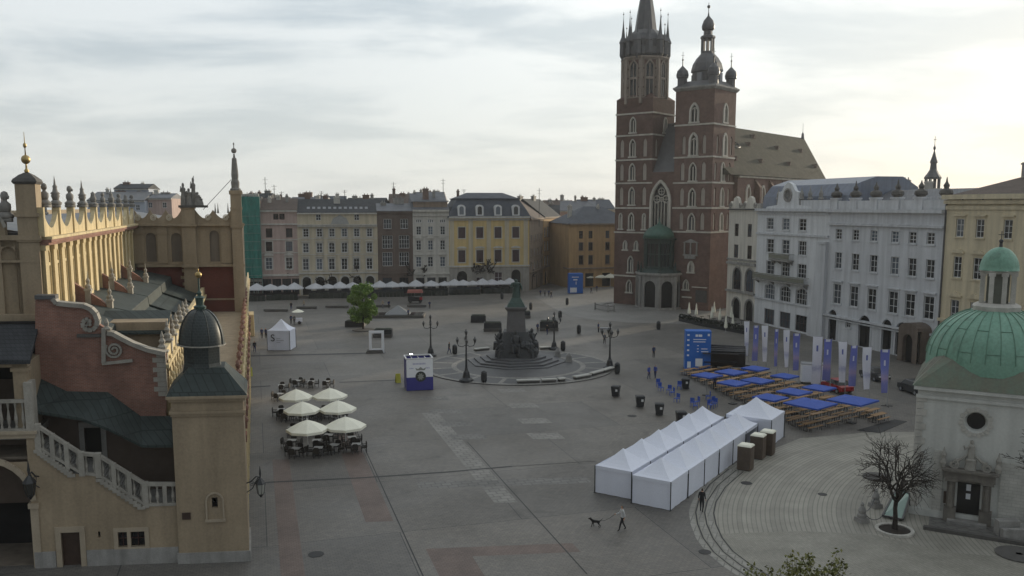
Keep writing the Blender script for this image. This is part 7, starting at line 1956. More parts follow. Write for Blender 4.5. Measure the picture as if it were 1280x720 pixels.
mb.build('small_print', mat('grey_print', (.35, .35, .4), .6, .05, 1), gz)

# ================================================================ BEER TABLES, BENCHES, BLUE PARASOLS, FLAGS
e1 = Vector((.80, .60, 0)); A0 = G(848, 469); A1 = G(1010, 545); e2 = (A1 - A0); LEN2 = e2.length; e2n = e2.normalized(); rzt = atan2(e1.y, e1.x)
def proto_table():
    t_ = thing('beer_table', 'long bare pine beer table in the open-air seating beside the white tents', 'table', (0, 0, 0), 0, 'pine beer tables')
    MB().box(-1.1, 1.1, -.27, .27, .74, .78).build('tabletop', PINE, t_)
    for s in (-1, 1):
        m = MB(); m.bar((s * .8, -.22, 0), (s * .8, -.1, .74), .04); m.bar((s * .8, .22, 0), (s * .8, .1, .74), .04); m.bar((s * .8, -.24, .02), (s * .8, .24, .02), .04); m.build('leg_frame', IRON, t_)
    return index_kids(t_)
def proto_bench():
    t_ = thing('beer_bench', 'narrow pine beer bench drawn up beside a beer table', 'bench', (0, 0, 0), 0, 'pine beer benches')
    MB().box(-1.1, 1.1, -.13, .13, .44, .475).build('seat', PINE, t_)
    for s in (-1, 1):
        m = MB(); m.bar((s * .8, -.11, 0), (s * .8, -.06, .44), .035); m.bar((s * .8, .11, 0), (s * .8, .06, .44), .035); m.build('leg_frame', IRON, t_)
    return index_kids(t_)
pt, pb = proto_table(), proto_bench(); first = True
sideN = Vector((-e1.y, e1.x, 0))
for i in range(15):
    for j in range(4):
        if (i, j) in ((0, 2), (0, 3), (1, 3)): continue
        c = A0 + e2n * (LEN2 * (i + .35) / 15) + e1 * (1.6 + j * 2.95 + rnd.uniform(-.15, .15)); rz = rzt + rnd.uniform(-.04, .04)
        if first:
            pt.location = c; pt.rotation_euler = (0, 0, rz)
        else: dup(pt, c, rz)
        for s in (-1, 1):
            cc = c + sideN * s * (.52 + rnd.uniform(-.05, .08)) + e1 * rnd.uniform(-.12, .12)
            if first and s == -1: pb.location = cc; pb.rotation_euler = (0, 0, rz)
            else: dup(pb, cc, rz + rnd.uniform(-.03, .03))
        first = False
for (px, py) in ((1090, 521), (1098, 527)):
    c = G(px, py); dup(pt, c, rzt)
    for s in (-1, 1): dup(pb, c + sideN * s * .55, rzt)
BW = [(884, 468, 3.0, 'blue square parasol at the near left corner of the bench field, under the blue tower'), (914, 464, 3.2, 'blue square parasol in front of the dark trailer'), (944, 459.5, 2.8, 'blue square parasol farthest back under the first flags'), (917, 477.5, 3.0, 'blue square parasol left one of the pair in the second line'), (947, 474.5, 3.1, 'blue square parasol right one of the pair in the second line'), (981, 469, 2.7, 'blue square parasol alone below the sixth flag'), (963, 495.5, 3.0, 'blue square parasol just behind the white tent peaks'), (993, 488.5, 3.1, 'blue square parasol in front of the white trailer'), (1024, 483.5, 3.0, 'blue square parasol close to the red car'), (1013, 503, 4.3, 'large blue square parasol over the near benches'), (1066, 499, 4.2, 'large blue square parasol at the right end under the tall flags')]
for (px, py, w_, lab) in BW:
    w_ *= .86
    c = G(px, py, 2.45); t_ = thing('blue_parasol', lab, 'parasol', (c.x, c.y, 0), rzt + .05, 'blue parasols over the beer benches')
    mb = MB(); h = w_ / 2; z = 2.4
    mb.add([(-h, -h, z), (h, -h, z), (h, h, z), (-h, h, z), (0, 0, z + .3), (-h, -h, z - .16), (h, -h, z - .16), (h, h, z - .16), (-h, h, z - .16)], [(0, 1, 4), (1, 2, 4), (2, 3, 4), (3, 0, 4), (0, 5, 6, 1), (1, 6, 7, 2), (2, 7, 8, 3), (3, 8, 5, 0)]); mb.build('canopy', CANVAS_B, t_)
    mb = MB(); mb.tube([(0, 0, 0), (0, 0, z + .45)], .035, 6); mb.build('pole', FR_GREY, t_)
    mb = MB(); mb.box(-.35, .35, -.35, .35, 0, .08); mb.build('base', GREYBIN, t_)
    mb = MB()
    for sx_, sy_ in ((1, 1), (1, -1), (-1, 1), (-1, -1)): mb.bar((0, 0, z + .26), (sx_ * h, sy_ * h, z - .03), .03)
    mb.build('ribs', FR_GREY, t_)
FLW = mat('white_flag_cloth', (.62, .62, .72), .7, .05, .8); FLB = None; FLP = mat('flag_print_blue', (.12, .14, .38), .7, .3, 2); FLO = mat('flag_print_rose', (.40, .26, .36), .7, .3, 1.5)
def flagmat(name, stops):
    m = bpy.data.materials.new(name); m.use_nodes = True
    t = m.node_tree; L = t.links.new; b = t.nodes['Principled BSDF']; b.inputs['Roughness'].default_value = .7
    tc = _n(t, 'ShaderNodeTexCoord'); sx = _n(t, 'ShaderNodeSeparateXYZ'); L(tc.outputs['Generated'], sx.inputs[0])
    n = _n(t, 'ShaderNodeTexNoise'); n.inputs['Scale'].default_value = 3.5; n.inputs['Detail'].default_value = 4; L(tc.outputs['Object'], n.inputs['Vector'])
    ma = _n(t, 'ShaderNodeMath', operation='MULTIPLY_ADD'); ma.inputs[1].default_value = .16; L(n.outputs['Fac'], ma.inputs[0]); L(sx.outputs['Z'], ma.inputs[2])
    cr = _n(t, 'ShaderNodeValToRGB'); e = cr.color_ramp.elements
    e[0].position, e[0].color = stops[0][0], (*stops[0][1], 1); e[1].position, e[1].color = stops[-1][0], (*stops[-1][1], 1)
    for p_, c_ in stops[1:-1]: x = e.new(p_); x.color = (*c_, 1)
    L(ma.outputs[0], cr.inputs[0]); L(cr.outputs[0], b.inputs['Base Color']); return m
FLB = flagmat('blue_flag_cloth', [(.0, (.15, .16, .42)), (.30, (.17, .18, .44)), (.42, (.34, .27, .44)), (.52, (.24, .24, .50)), (.66, (.15, .18, .50)), (1.0, (.13, .15, .46))])
FLW2 = flagmat('white_flag_print', [(.0, (.70, .69, .76)), (.30, (.68, .68, .76)), (.42, (.42, .43, .58)), (.50, (.68, .68, .76)), (1.0, (.76, .76, .82))])
FL = [(933.5, 401.7, 445, 6.3), (945.3, 407, 451, 6.5), (956, 407, 452, 8), (970.7, 411.7, 458, 4.5), (983.3, 412.6, 459, 8), (996, 417, 463, 8), (1022.5, 420.7, 480, 11.3), (1035.3, 424, 475.7, 9), (1053.5, 427, 478, 10.5), (1067.7, 432, 483, 9), (1084, 434, 486.6, 12), (1106.5, 437, 491, 11)]
ordn = ['first', 'second', 'third', 'fourth', 'fifth', 'sixth', 'seventh', 'eighth', 'ninth', 'tenth', 'eleventh', 'last']
for k, (px, yt, yb, wpx) in enumerate(FL):
    zt_ = 6.2; top = G(px, yt, zt_); D_ = top.y; zb = P(px, yb, D_)[2]; pw = wpx * (D_ + 1) / FPX; blue = k % 2
    t_ = thing('banner_flag', f'{"blue" if blue else "white"} upright banner flag, {ordn[k]} in the row counted from the church side', 'flag', (top.x, top.y, 0), rnd.uniform(-.2, .2), 'banner flags beside the seating')
    x0 = pw / 2 + .03
    mb = MB(); mb.tube([(x0, 0, 0), (x0, 0, zt_ + .15)], [.045, .03], 6); mb.bar((x0, 0, zt_ + .02), (x0 - pw, 0, zt_ + .02), .03); mb.build('pole', FR_GREY, t_)
    mb = MB(); mb.bar((x0 - .6, 0, .03), (x0 + .6, 0, .03), .08, .06); mb.bar((x0, -.6, .03), (x0, .6, .03), .08, .06); mb.build('base', GREYBIN, t_)
    mb = MB(); n = 5; m_ = 16; vs = []
    lean = rnd.uniform(-.25, .15) if wpx < 9 else -.12
    tap = .62 if k in (0, 2, 4, 8, 10, 11) else .95
    for i in range(m_ + 1):
        s = i / m_; z = zt_ - (zt_ - zb) * s; wdt = pw * (1 - (1 - tap) * s)
        for j in range(n + 1):
            f_ = j / n; vs.append((x0 - .03 - wdt * f_ + (0 if f_ < .01 else lean * s * f_ * .6), .10 * sin(5 * s + 2.2 * f_ + k) * f_, z))
    fa = [(i * (n + 1) + j, i * (n + 1) + j + 1, (i + 1) * (n + 1) + j + 1, (i + 1) * (n + 1) + j) for i in range(m_) for j in range(n)]
    mb.v = vs; mb.f = fa
    def mi(i, j):
        if blue: return 1 if (i < 1 and 1 <= j <= 3) else (2 if i in (4, 5) and j == 2 else 0)
        return 2 if (i in (3, 4) and j == 2) else 0
    mb.m = [mi(i, j) for i in range(m_) for j in range(n)]
    mb.build('cloth', [FLB, FLW, FLW] if blue else [FLW2, FLP, FLP], t_)

# ================================================================ BIG CREAM PARASOLS WITH CAFE FURNITURE
def parasol(name, lab, c, R_, ze_, zp_, m, group, n=8, rz=.2, pole=True, cat='parasol'):
    t_ = thing(name, lab, cat, (c[0], c[1], 0), rz, group)
    mb = MB(); vs = [(R_ * cos(2 * pi * k / n), R_ * sin(2 * pi * k / n), ze_) for k in range(n)] + [(R_ * .5 * cos(2 * pi * k / n), R_ * .5 * sin(2 * pi * k / n), ze_ + (zp_ - ze_) * .56) for k in range(n)] + [(0, 0, zp_)] + [(R_ * 1.0 * cos(2 * pi * k / n), R_ * 1.0 * sin(2 * pi * k / n), ze_ - .22) for k in range(n)]
    fs = [(k, (k + 1) % n, n + (k + 1) % n, n + k) for k in range(n)] + [(n + k, n + (k + 1) % n, 2 * n) for k in range(n)] + [(k, 2 * n + 1 + k, 2 * n + 1 + (k + 1) % n, (k + 1) % n) for k in range(n)]
    mb.add(vs, fs); mb.build('canopy', m, t_)
    mb = MB(); mb.tube([(0, 0, 0), (0, 0, zp_ + .12)], .045, 6); mb.build('pole', FR_WHITE if m is CANVAS_C else FR_GREY, t_)
    mb = MB(); mb.box(-.4, .4, -.4, .4, 0, .1); mb.build('base', GREY_STONE, t_)
    if n == 8:
        mb = MB()
        for k in range(n): a = 2 * pi * k / n; mb.bar((.03 * cos(a), .03 * sin(a), ze_ - .1), (R_ * .5 * cos(a), R_ * .5 * sin(a), ze_ + (zp_ - ze_) * .52), .03)
        mb.build('struts', FR_GREY, t_)
    return t_
CP = [(370, 493.5, 1.72, 'cream octagonal parasol at the far left of the six'), (412.3, 492, 1.78, 'cream octagonal parasol at the far right of the six'), (377.5, 509.5, 1.74, 'cream octagonal parasol in the middle left of the six'), (422.3, 508, 1.76, 'cream octagonal parasol in the middle right of the six'), (384, 533, 1.80, 'cream octagonal parasol at the near left of the six'), (431.7, 529, 1.82, 'cream octagonal parasol at the near right of the six')]
CC = []
for (px, py, R_, lab) in CP:
    c = G(px, py, 2.55); CC.append(c); parasol('cafe_parasol', lab, c, R_, 2.35, 3.15, CANVAS_C, 'six cream cafe parasols')
def cafe_chair():
    t_ = thing('cafe_chair', 'dark wicker cafe chair at a small table by the six cream parasols', 'chair', (0, 0, 0), 0, 'wicker chairs by the cream parasols')
    MB().box(-.25, .25, -.25, .25, .40, .48).build('seat', WICKER, t_)
    m = MB(); m.prism([(-.26, .48), (.26, .48), (.26, .85), (.15, .95), (-.15, .95), (-.26, .85)], .2, .27); m.build('backrest', WICKER, t_)
    for sx_ in (-1, 1):
        MB().bar((sx_ * .27, -.2, .66), (sx_ * .27, .24, .66), .05, .04).build('armrest', WICKER, t_)
        for sy_ in (-1, 1): MB().bar((sx_ * .22, sy_ * .22, 0), (sx_ * .22, sy_ * .22, .42), .04).build('leg', IRON, t_)
    return index_kids(t_)
def cafe_table():
    t_ = thing('cafe_table', 'small square cafe table among wicker chairs by the six cream parasols', 'table', (0, 0, 0), 0, 'cafe tables by the cream parasols')
    MB().box(-.38, .38, -.38, .38, .71, .75).build('tabletop', mat('pale_table_top', (.30, .29, .27), .4, .1, 2), t_)
    MB().tube([(0, 0, 0), (0, 0, .72)], .04, 6).build('pedestal', IRON, t_)
    m = MB(); m.bar((-.3, 0, .02), (.3, 0, .02), .06, .04); m.bar((0, -.3, .025), (0, .3, .025), .06, .04); m.build('foot', IRON, t_)
    return index_kids(t_)
pch, ptb = cafe_chair(), cafe_table(); ft = True
spots = []
for c in CC:
    for d in ((-.95, -.45), (.95, -.2)): spots.append((c.x + d[0], c.y + d[1]))
for px, py in ((350, 500), (352, 489), (372, 483), (389, 484), (408, 484), (365, 560), (396, 560), (411, 553), (440, 556), (352, 520), (400, 520)): g = G(px, py); spots.append((g.x, g.y))
for (x, y) in spots:
    a0_ = rnd.uniform(-.3, .3)
    if ft: ptb.location = (x, y, 0); ptb.rotation_euler = (0, 0, a0_)
    else: dup(ptb, (x, y, 0), a0_)
    for k in range(4 if rnd.random() > .25 else 3):
        a = a0_ + pi / 2 * k; cx, cy = x + .66 * sin(a), y - .66 * cos(a)
        loc = (cx, cy, 0); rz = a + pi + rnd.uniform(-.25, .25)
        if ft: pch.location = loc; pch.rotation_euler = (0, 0, rz); ft = False
        else: dup(pch, loc, rz)
for (px, py, lab) in ((312.5, 470, 'yellow folding sign board beside the arcade'), (497.5, 478, 'yellow board leaning at the left of the blue and white booth')):
    mb = MB(); mb.prism_x([(-.35, 0), (-.02, 1.1), (.02, 1.1), (.35, 0), (.3, 0), (0, 1.0), (-.3, 0)], -.3, .3); tag(mb.build('sign_board', mat('yellow_board', (.42, .40, .05), .5, .1, 1) if 'yellow_board' not in bpy.data.materials else bpy.data.materials['yellow_board'], loc=G(px, py), rz=.4), lab, 'sign board')

# ================================================================ BOOTH, FRAME, TOWERS, TRAILERS, CARS
o0 = G(508.5, 489); bo = thing('promo_booth', 'open-topped white and navy promotional booth with an emblem on its front', 'booth', o0, radians(13))
Wb, Db, Hb = 3.1, 2.6, 3.75
mb = MB(); mb.mi = 0; mb.box(0, Wb, -.06, 0, Hb * .43, Hb); mb.mi = 1; mb.box(0, Wb, -.065, 0.004, 0.05, Hb * .43)
mb.build('front_panel', [WHITE_P, NAVY_P], bo)
mb = MB(); mb.box(-.02, .06, 0, Db, .05, Hb); mb.box(Wb - .06, Wb + .02, 0, Db, .05, Hb); mb.box(0, Wb, Db, Db + .06, .05, Hb); mb.build('side_panels', NAVY_P, bo)
mb = MB(); 
for a, b in (((0, 0), (Wb, 0)), ((Wb, 0), (Wb, Db)), ((Wb, Db), (0, Db)), ((0, Db), (0, 0))): mb.bar((a[0], a[1], Hb + .06), (b[0], b[1], Hb + .06), .16, .14)
for x in (.8, 1.6, 2.4): mb.bar((x, 0, Hb - .1), (x, Db, Hb - .1), .06)
mb.build('top_frame', FR_WHITE, bo)
mb = MB(); mb.box(.05, Wb - .05, .05, Db - .05, 0, .06); mb.build('floor_plate', GREYBIN, bo)
mb = MB(); EMB = mat('emblem_dark', (.035, .04, .035), .5, .2, 3); cx, cz_ = 1.65, Hb * .45
mb.lathe([(.01, -.085), (.62, -.085), (.62, -.068), (.01, -.068)], 0, 0, 20)
me = mb.mesh('emblem', EMB); em = link('emblem', me, bo, (cx, -.0, cz_)); em.rotation_euler = (-pi / 2, 0, 0); em.location.y = 0.0
em.rotation_euler = (pi / 2, 0, 0); em.location.y = -.15
mb = MB(); pts = []
for k in range(16): a = 2 * pi * k / 16; r = .42 if k % 2 else .25; pts.append((cx + r * cos(a), cz_ + r * 1.15 * sin(a)))
mb.prism(pts, -.095, -.085); mb.prism([(cx - .5, cz_ + .75), (cx + .5, cz_ + .75), (cx + .62, cz_ + 1.05), (cx + .3, cz_ + .9), (cx, cz_ + 1.15), (cx - .3, cz_ + .9), (cx - .62, cz_ + 1.05)], -.08, -.066)
mb.build('crest_shape', mat('emblem_grey', (.25, .26, .24), .5, .2, 3), bo)
mb = MB()
for k, (x0, x1, z) in enumerate(((.75, 2.3, Hb * .83), (.35, 1.0, Hb * .7), (2.25, 2.8, Hb * .7))): 
    n = int((x1 - x0) / .17)
    for i in range(n): mb.box(x0 + i * .17, x0 + i * .17 + .11, -.066, -.062, z, z + (.2 if k == 0 else .13))
mb.build('print', mat('pale_blue_print', (.38, .38, .55), .6, .1, 1), bo)
# lit flood lamp behind the booth
g = P(514, 443.5, 108); g2 = G(514, 474)
lampm = bpy.data.materials.new('lamp_light'); lampm.use_nodes = True; lampm.node_tree.nodes['Principled BSDF'].inputs['Emission Color'].default_value = (1, .98, .92, 1); lampm.node_tree.nodes['Principled BSDF'].inputs['Emission Strength'].default_value = 14
t_ = thing('flood_lamp', 'small lit white flood lamp on a thin stand behind the booth', 'lamp', (g.x, g.y, 0), .0)
zl_ = g.z
MB().tube([(0, 0, 0), (0, 0, zl_ - .15)], .035, 6).build('stand', FR_GREY, t_); m = MB(); m.bar((-.4, 0, .02), (.4, 0, .02), .06); m.bar((0, -.4, .02), (0, .4, .02), .06); m.build('feet', GREYBIN, t_)
MB().cbox(0, .06, zl_, .42, .12, .32).build('housing', GREYBIN, t_); MB().cbox(0, -.02, zl_, .36, .05, .26).build('light_panel', lampm, t_)
# selfie frame
o0 = G(471, 441); t_ = thing('photo_frame', 'tall empty white picture frame standing on a dark plinth', 'frame', o0, .12)
mb = MB(); mb.box(-1.1, -.72, -.12, .12, .3, 3.3); mb.box(.72, 1.1, -.12, .12, .0, 3.3); mb.box(-.72, .72, -.12, .12, 2.92, 3.3); mb.box(-.72, .72, -.12, .12, .3, .6); mb.build('frame', WHITE_P, t_)
MB().frus(-.3, .1, 0, .45, 2.6, 1.3, 2.2, 1.0).build('plinth', DARK_STONE, t_)
# blue information towers
def blue_tower(lab, c, w_, h_, rz, icons=True):
    t_ = thing('info_tower', lab, 'tower', c, rz, None)
    m = MB(); m.box(-w_ / 2, w_ / 2, -w_ * .3, w_ * .3, .06, h_); m.build('body', BLUE_P, t_)
    MB().box(-w_ / 2 - .06, w_ / 2 + .06, -w_ * .33, w_ * .33, 0, .06).build('base', GREYBIN, t_)
    m = MB(); y = -w_ * .3 - .006
    if icons:
        for k in range(5): m.box(-w_ * .44, -w_ * .44 + .28, y, y + .004, h_ * (.36 + .13 * k), h_ * (.36 + .13 * k) + .22)
        m.box(w_ * .36, w_ * .36 + .26, y, y + .004, h_ * .88, h_ * .88 + .3)
        for k, (a, b, z) in enumerate(((-.12, -.02, .86), (.0, .14, .86), (-.2, .3, .78), (-.2, .28, .72), (-.05, .02, .62), (-.05, .02, .54), (-.05, .02, .47), (.12, .4, .47), (.12, .36, .54))): m.box(w_ * a, w_ * b, y, y + .004, h_ * z, h_ * z + (.3 if k < 2 else .1))
        m.box(-w_ * .42, -w_ * .28, y, y + .004, h_ * .06, h_ * .22); m.box(-w_ * .1, w_ * .18, y, y + .004, h_ * .1, h_ * .3)
    else:
        m.box(-w_ * .42, w_ * .06, y, y + .004, h_ * .06, h_ * .3); m.box(-w_ * .2, w_ * .1, y, y + .004, h_ * .66, h_ * .72); m.box(-w_ * .02, w_ * .03, y, y + .004, h_ * .45, h_ * .6); m.box(-w_ * .3, w_ * .2, y, y + .004, h_ * .8, h_ * .84)
    m.build('printed_panel', WHITE_P, t_)
    return t_
c = G(871, 461); blue_tower('tall blue information tower with white icons beside the dark trailer', c, 3.3, 5.2, -.1)
c = G(719, 366.5); blue_tower('blue advertising tower with white panel in front of the apricot corner house', c, 3.5, 5.0, .1, False)
# dark event trailer
o0 = G(903, 461); t_ = thing('event_trailer', 'long black event trailer with a shiny ribbed roof beside the blue tower', 'trailer', o0, -radians(14))
BLACKG = mat('gloss_black_paint', (.012, .012, .014), .22, .2, 2, spec=.6)
m = MB(); m.prism_x([(-1.2, .5), (1.2, .5), (1.2, 2.7), (.9, 3.0), (-.9, 2.6), (-1.2, 2.3)], -2.9, 2.9); m.build('body', BLACKG, t_)
m = MB()
for k in range(4): m.bar((-2.9, -1.0 + k * .62, 2.62 + k * .16), (2.9, -1.0 + k * .62, 2.58 + k * .14), .28, .1)
m.build('roof_panels', mat('dark_gloss_roof', (.16, .16, .165), .25, .2, 2, metal=.6), t_)
m = MB(); m.box(-2.4, 1.8, -1.9, -1.2, 1.1, 1.2); m.box(-2.6, 2.0, -2.3, -1.18, 2.32, 2.4); m.build('serving_flap', BLACKG, t_)
for x in (-1.0, .3):
    for y in (-1.05, 1.05):
        m = MB(); me = m.lathe([(.2, -.12), (.36, -.12), (.36, .12), (.2, .12)], 0, 0, 14).mesh('wheel', GREYBIN); w_ = link('wheel', me, t_, (x, y, .36)); w_.rotation_euler = (pi / 2, 0, 0)
MB().bar((2.9, 0, .6), (4.2, 0, .5), .12).build('tow_bar', IRON, t_)
for (px, py, lab) in ((1008, 479, 'white box trailer behind the tallest white flag, left unit'), (1022, 480, 'white box trailer half hidden behind the tallest white flag, right unit')):
    t_ = thing('box_trailer', lab, 'trailer', G(px, py), -radians(14), 'white box trailers by the flags')
    m = MB(); m.box(-.72, .72, -.8, .8, .3, 2.45); m.build('body', WHITE_P, t_); MB().frus(0, 0, 2.45, 2.55, 1.5, 1.66, 1.4, 1.5).build('roof', LEAD_L, t_)
    m = MB(); m.box(-.6, .6, -.815, -.802, .42, 2.3); m.box(.45, .5, -.84, -.8, 1.2, 1.5); m.build('door', CANVAS_W, t_)
    for x in (-.55, .55): MB().box(x - .08, x + .08, -.7, .7, 0, .3).build('skid', GREYBIN, t_)
def car(lab, c, rz, paint, L_=4.1, group=None):
    t_ = thing('parked_car', lab, 'car', c, rz, group)
    m = MB(); h = L_ / 2
    m.prism([(-h, .35), (-h + .05, .75), (-h + .25, .9), (-h * .35, .98), (h * .62, .98), (h - .05, .85), (h, .4), (h * .8, .22), (-h * .85, .22)], -.85, .85); m.build('body', paint, t_)
    m = MB(); m.frus(.15, 0, .96, 1.48, L_ * .62, 1.6, L_ * .40, 1.25); m.build('cabin', GLASS_B, t_); m = MB(); m.frus(.15, 0, 1.46, 1.52, L_ * .42, 1.3, L_ * .36, 1.1); m.build('roof', paint, t_)
    for x in (-h * .62, h * .62):
        for y in (-.82, .82):
            me = MB().lathe([(.18, -.11), (.31, -.11), (.31, .11), (.18, .11)], 0, 0, 14).mesh('wheel', GREYBIN); w_ = link('wheel', me, t_, (x, y, .31)); w_.rotation_euler = (pi / 2, 0, 0)
            me = MB().lathe([(.02, -.115), (.19, -.115), (.19, .115), (.02, .115)], 0, 0, 10).mesh('rim', LEAD_L); r_ = link('rim', me, w_)
    for y in (-.6, .6): MB().box(-h - .02, -h + .1, y - .18, y + .18, .62, .78).build('headlight', FR_WHITE, t_); MB().box(h - .08, h + .015, y - .16, y + .16, .6, .78).build('tail_light', mat('red_lamp', (.25, .01, .01), .4, .1, 1) if 'red_lamp' not in bpy.data.materials else bpy.data.materials['red_lamp'], t_)
    return t_
RED = mat('red_car_paint', (.30, .018, .022), .3, .1, 1, spec=.6); DKP = mat('dark_car_paint', (.02, .022, .026), .28, .1, 1, spec=.6)
car('red car parked behind the large blue parasols', G(1046, 489), -1.3, RED, 3.9)
car('dark car parked at the corner of the domed church roof', G(1143, 491), 1.75, DKP, 4.2)
car('dark car parked behind the last flags near the white facade', G(1093, 474), 1.75, DKP, 4.2)
# wheelie bins and litter bins
def wheelie():
    t_ = thing('wheelie_bin', 'dark wheeled refuse bin', 'bin', (0, 0, 0), 0, 'wheeled bins beside the white tents')
    m = MB(); m.frus(0, 0, .12, 1.2, .7, .7, .95, .9); m.build('body', GREYBIN, t_); m = MB(); m.frus(0, 0, 1.2, 1.3, 1.0, .95, .8, .7); m.build('lid', GREYBIN, t_)
    for s in (-.32, .32): MB().box(s - .05, s + .05, .28, .5, 0, .22).build('wheel', IRON, t_)
    MB().box(.06, .3, -.47, -.44, .7, .95).build('label_plate', FR_WHITE, t_)
    return index_kids(t_)
pw_ = wheelie()
for k, (px, py, lab) in enumerate(((800, 509, 'dark wheeled bin farthest left of the four by the white tents'), (824, 519, 'dark wheeled bin second from the left by the white tents'), (851, 529.5, 'dark wheeled bin third along, just above the white tent roofs'), (769.5, 496, 'dark wheeled bin standing alone beyond the curved stone benches'), (857, 486, 'dark wheeled bin at the near corner of the beer benches'))):
    if k == 0: pw_.location = G(px, py); pw_['label'] = lab
    else: dup(pw_, G(px, py), rnd.uniform(-.4, .4), lab)
def litter():
    t_ = thing('litter_bin', 'black rounded litter bin on a post', 'bin', (0, 0, 0), 0, 'litter bins around the square')
    MB().lathe([(.28, .12), (.36, .3), (.37, 1.1), (.3, 1.2)], 0, 0, 12).build('body', GREYBIN, t_); MB().lathe([(.36, 1.22), (.38, 1.3), (.2, 1.5), (.03, 1.56)], 0, 0, 12).build('hood', IRON, t_); MB().lathe([(.3, 0), (.3, .06), (.12, .12)], 0, 0, 10).build('foot', IRON, t_)
    return index_kids(t_)
pl = litter()
LB = [(568.5, 443.5, 'behind the lamp at the left of the platform'), (605, 478.5, 'at the platform front left of the stone benches'), (771.5, 467.5, 'next to the right lamp of the platform'), (703.7, 438.5, 'behind the right rear lamp of the platform'), (723.5, 417, 'in the open between platform and church yard'), (700, 398, 'at the kerb of the church yard'), (709, 381, 'on the pale church yard left of the porch'), (663.5, 387, 'in the middle distance right of the statue'), (627.5, 374, 'left of the statue head near the terraces'), (823, 412, 'near the kerb in front of the church porch'), (656, 363, 'in front of the ochre palace corner')]
for k, (px, py, lab) in enumerate(LB):
    lab = 'black rounded litter bin ' + lab
    if k == 0: pl.location = G(px, py); pl['label'] = lab
    else: dup(pl, G(px, py), rnd.random(), lab)
# planters, fountain, kiosk carts
def planter(lab, px, py, w_, d_, h_, rz=0., bench=True, m=None):
    t_ = thing('planter_bench', lab, 'planter', G(px, py), rz)
    MB().frus(0, 0, 0, h_, w_, d_, w_ * .97, d_ * .97).build('box', m or GREYBIN, t_)
    if bench: MB().box(-w_ / 2 - .1, w_ / 2 + .1, -d_ / 2 - .45, -d_ / 2, .42, .5).build('seat', DARK_STONE, t_); MB().box(-w_ / 2, w_ / 2, -d_ / 2 - .4, -d_ / 2 - .3, 0, .42).build('support', DARK_STONE, t_)
    MB().frus(0, 0, h_, h_ + .12, w_ * .9, d_ * .85, w_ * .8, d_ * .7).build('soil', mat('dark_planting', (.03, .035, .025), .9, .3, 6) if 'dark_planting' not in bpy.data.materials else bpy.data.materials['dark_planting'], t_)
planter('dark bench planter right of the white picture frame', 479, 421, 3.0, 1.6, 1.3); planter('dark square planter left behind the bright green tree', 444, 408, 3.4, 2.0, 1.1, bench=False)
planter('dark planter with a thin plant left of the statue', 598, 402.5, 2.8, 2.0, 1.3, bench=False); planter('dark bench planter close to the left of the monument', 616, 413.5, 3.1, 1.8, 1.5); planter('dark planter almost hidden behind the monument pedestal', 656, 397, 2.2, 1.6, 1.2)
planter('dark planter bench right behind the monument', 686, 412.5, 3.2, 1.9, 1.6, bench=True)
t_ = thing('pyramid_fountain', 'low dark fountain basin with a pale glass pyramid in its middle', 'fountain', G(497, 396.5), .03)
MB().box(-5.5, 5.2, -1.6, 3.5, 0, .55).build('basin', DARK_STONE, t_); MB().frus(.0, 1.2, .55, 2.2, 5.0, 3.4, .1, .1).build('pyramid', mat('pale_wet_glass', (.2, .205, .21), .3, .1, 1, spec=.6), t_); MB().box(-5.2, 4.9, -1.3, 3.2, .55, .58).build('water', mat('dark_water', (.02, .022, .024), .08, .1, 1, spec=.6), t_)
for (pxa, pxb, py, lab) in ((330, 360, 389.5, 'low dark bench wall at the left below the far parasols'), (371, 396, 386, 'low dark bench wall second from the left below the far parasols'), (407, 436, 385, 'low dark bench wall left of the green tree'), (466, 488, 384, 'low dark bench wall behind the fountain'), (509, 533, 384, 'low dark bench wall right behind the fountain')):
    a, b = G(pxa, py), G(pxb, py); mb = MB(); mb.box(-(b.x - a.x) / 2, (b.x - a.x) / 2, -.3, .3, .1, .5); mb.box(-(b.x - a.x) / 2 + .2, (b.x - a.x) / 2 - .2, -.2, .2, 0, .1); tag(mb.build('bench_wall', DARK_STONE, loc=(a + b) / 2), lab, 'bench')
t_ = thing('street_cart', 'reddish street cart with a small roof in front of the far parasols', 'cart', G(519, 379), .1)
MB().box(-1.6, 1.6, -.8, .8, .5, 1.5).build('body', BLACKG, t_); MB().frus(0, 0, 2.4, 3.0, 3.6, 2.2, 3.2, 1.6).build('roof', mat('terracotta_canvas', (.28, .10, .08), .8, .2, 1), t_)
for x in (-1.5, 1.5):
    for y in (-.7, .7): MB().bar((x, y, .5), (x, y, 2.45), .07).build('post', IRON, t_)
MB().box(1.0, 1.62, -.82, .82, .8, 1.45).build('red_panel', RED, t_)
for x in (-1.1, 1.1):
    me = MB().lathe([(.05, -.9), (.4, -.9), (.4, -.82), (.05, -.82)], 0, 0, 14).mesh('wheel', IRON); w_ = link('wheel', me, t_, (x, 0, .4)); w_.rotation_euler = (pi / 2, 0, 0)
t_ = thing('snack_cart', 'small pale handcart shaded by a white parasol, left of the green tree', 'cart', G(373, 405), .2)
MB().box(-.7, .7, -.4, .4, .45, 1.1).build('body', CANVAS_W, t_); parasol_m = MB(); parasol_m.lathe([(1.15, 2.25), (.6, 2.55), (.05, 2.75)], 0, 0, 8); parasol_m.build('parasol', CANVAS_C, t_); MB().tube([(0, 0, 1.1), (0, 0, 2.7)], .03, 5).build('pole', FR_GREY, t_)
for s in (-1, 1):
    me = MB().lathe([(.05, -.04), (.3, -.04), (.3, .04), (.05, .04)], 0, 0, 12).mesh('wheel', IRON); w_ = link('wheel', me, t_, (.2, s * .45, .3)); w_.rotation_euler = (pi / 2, 0, 0)
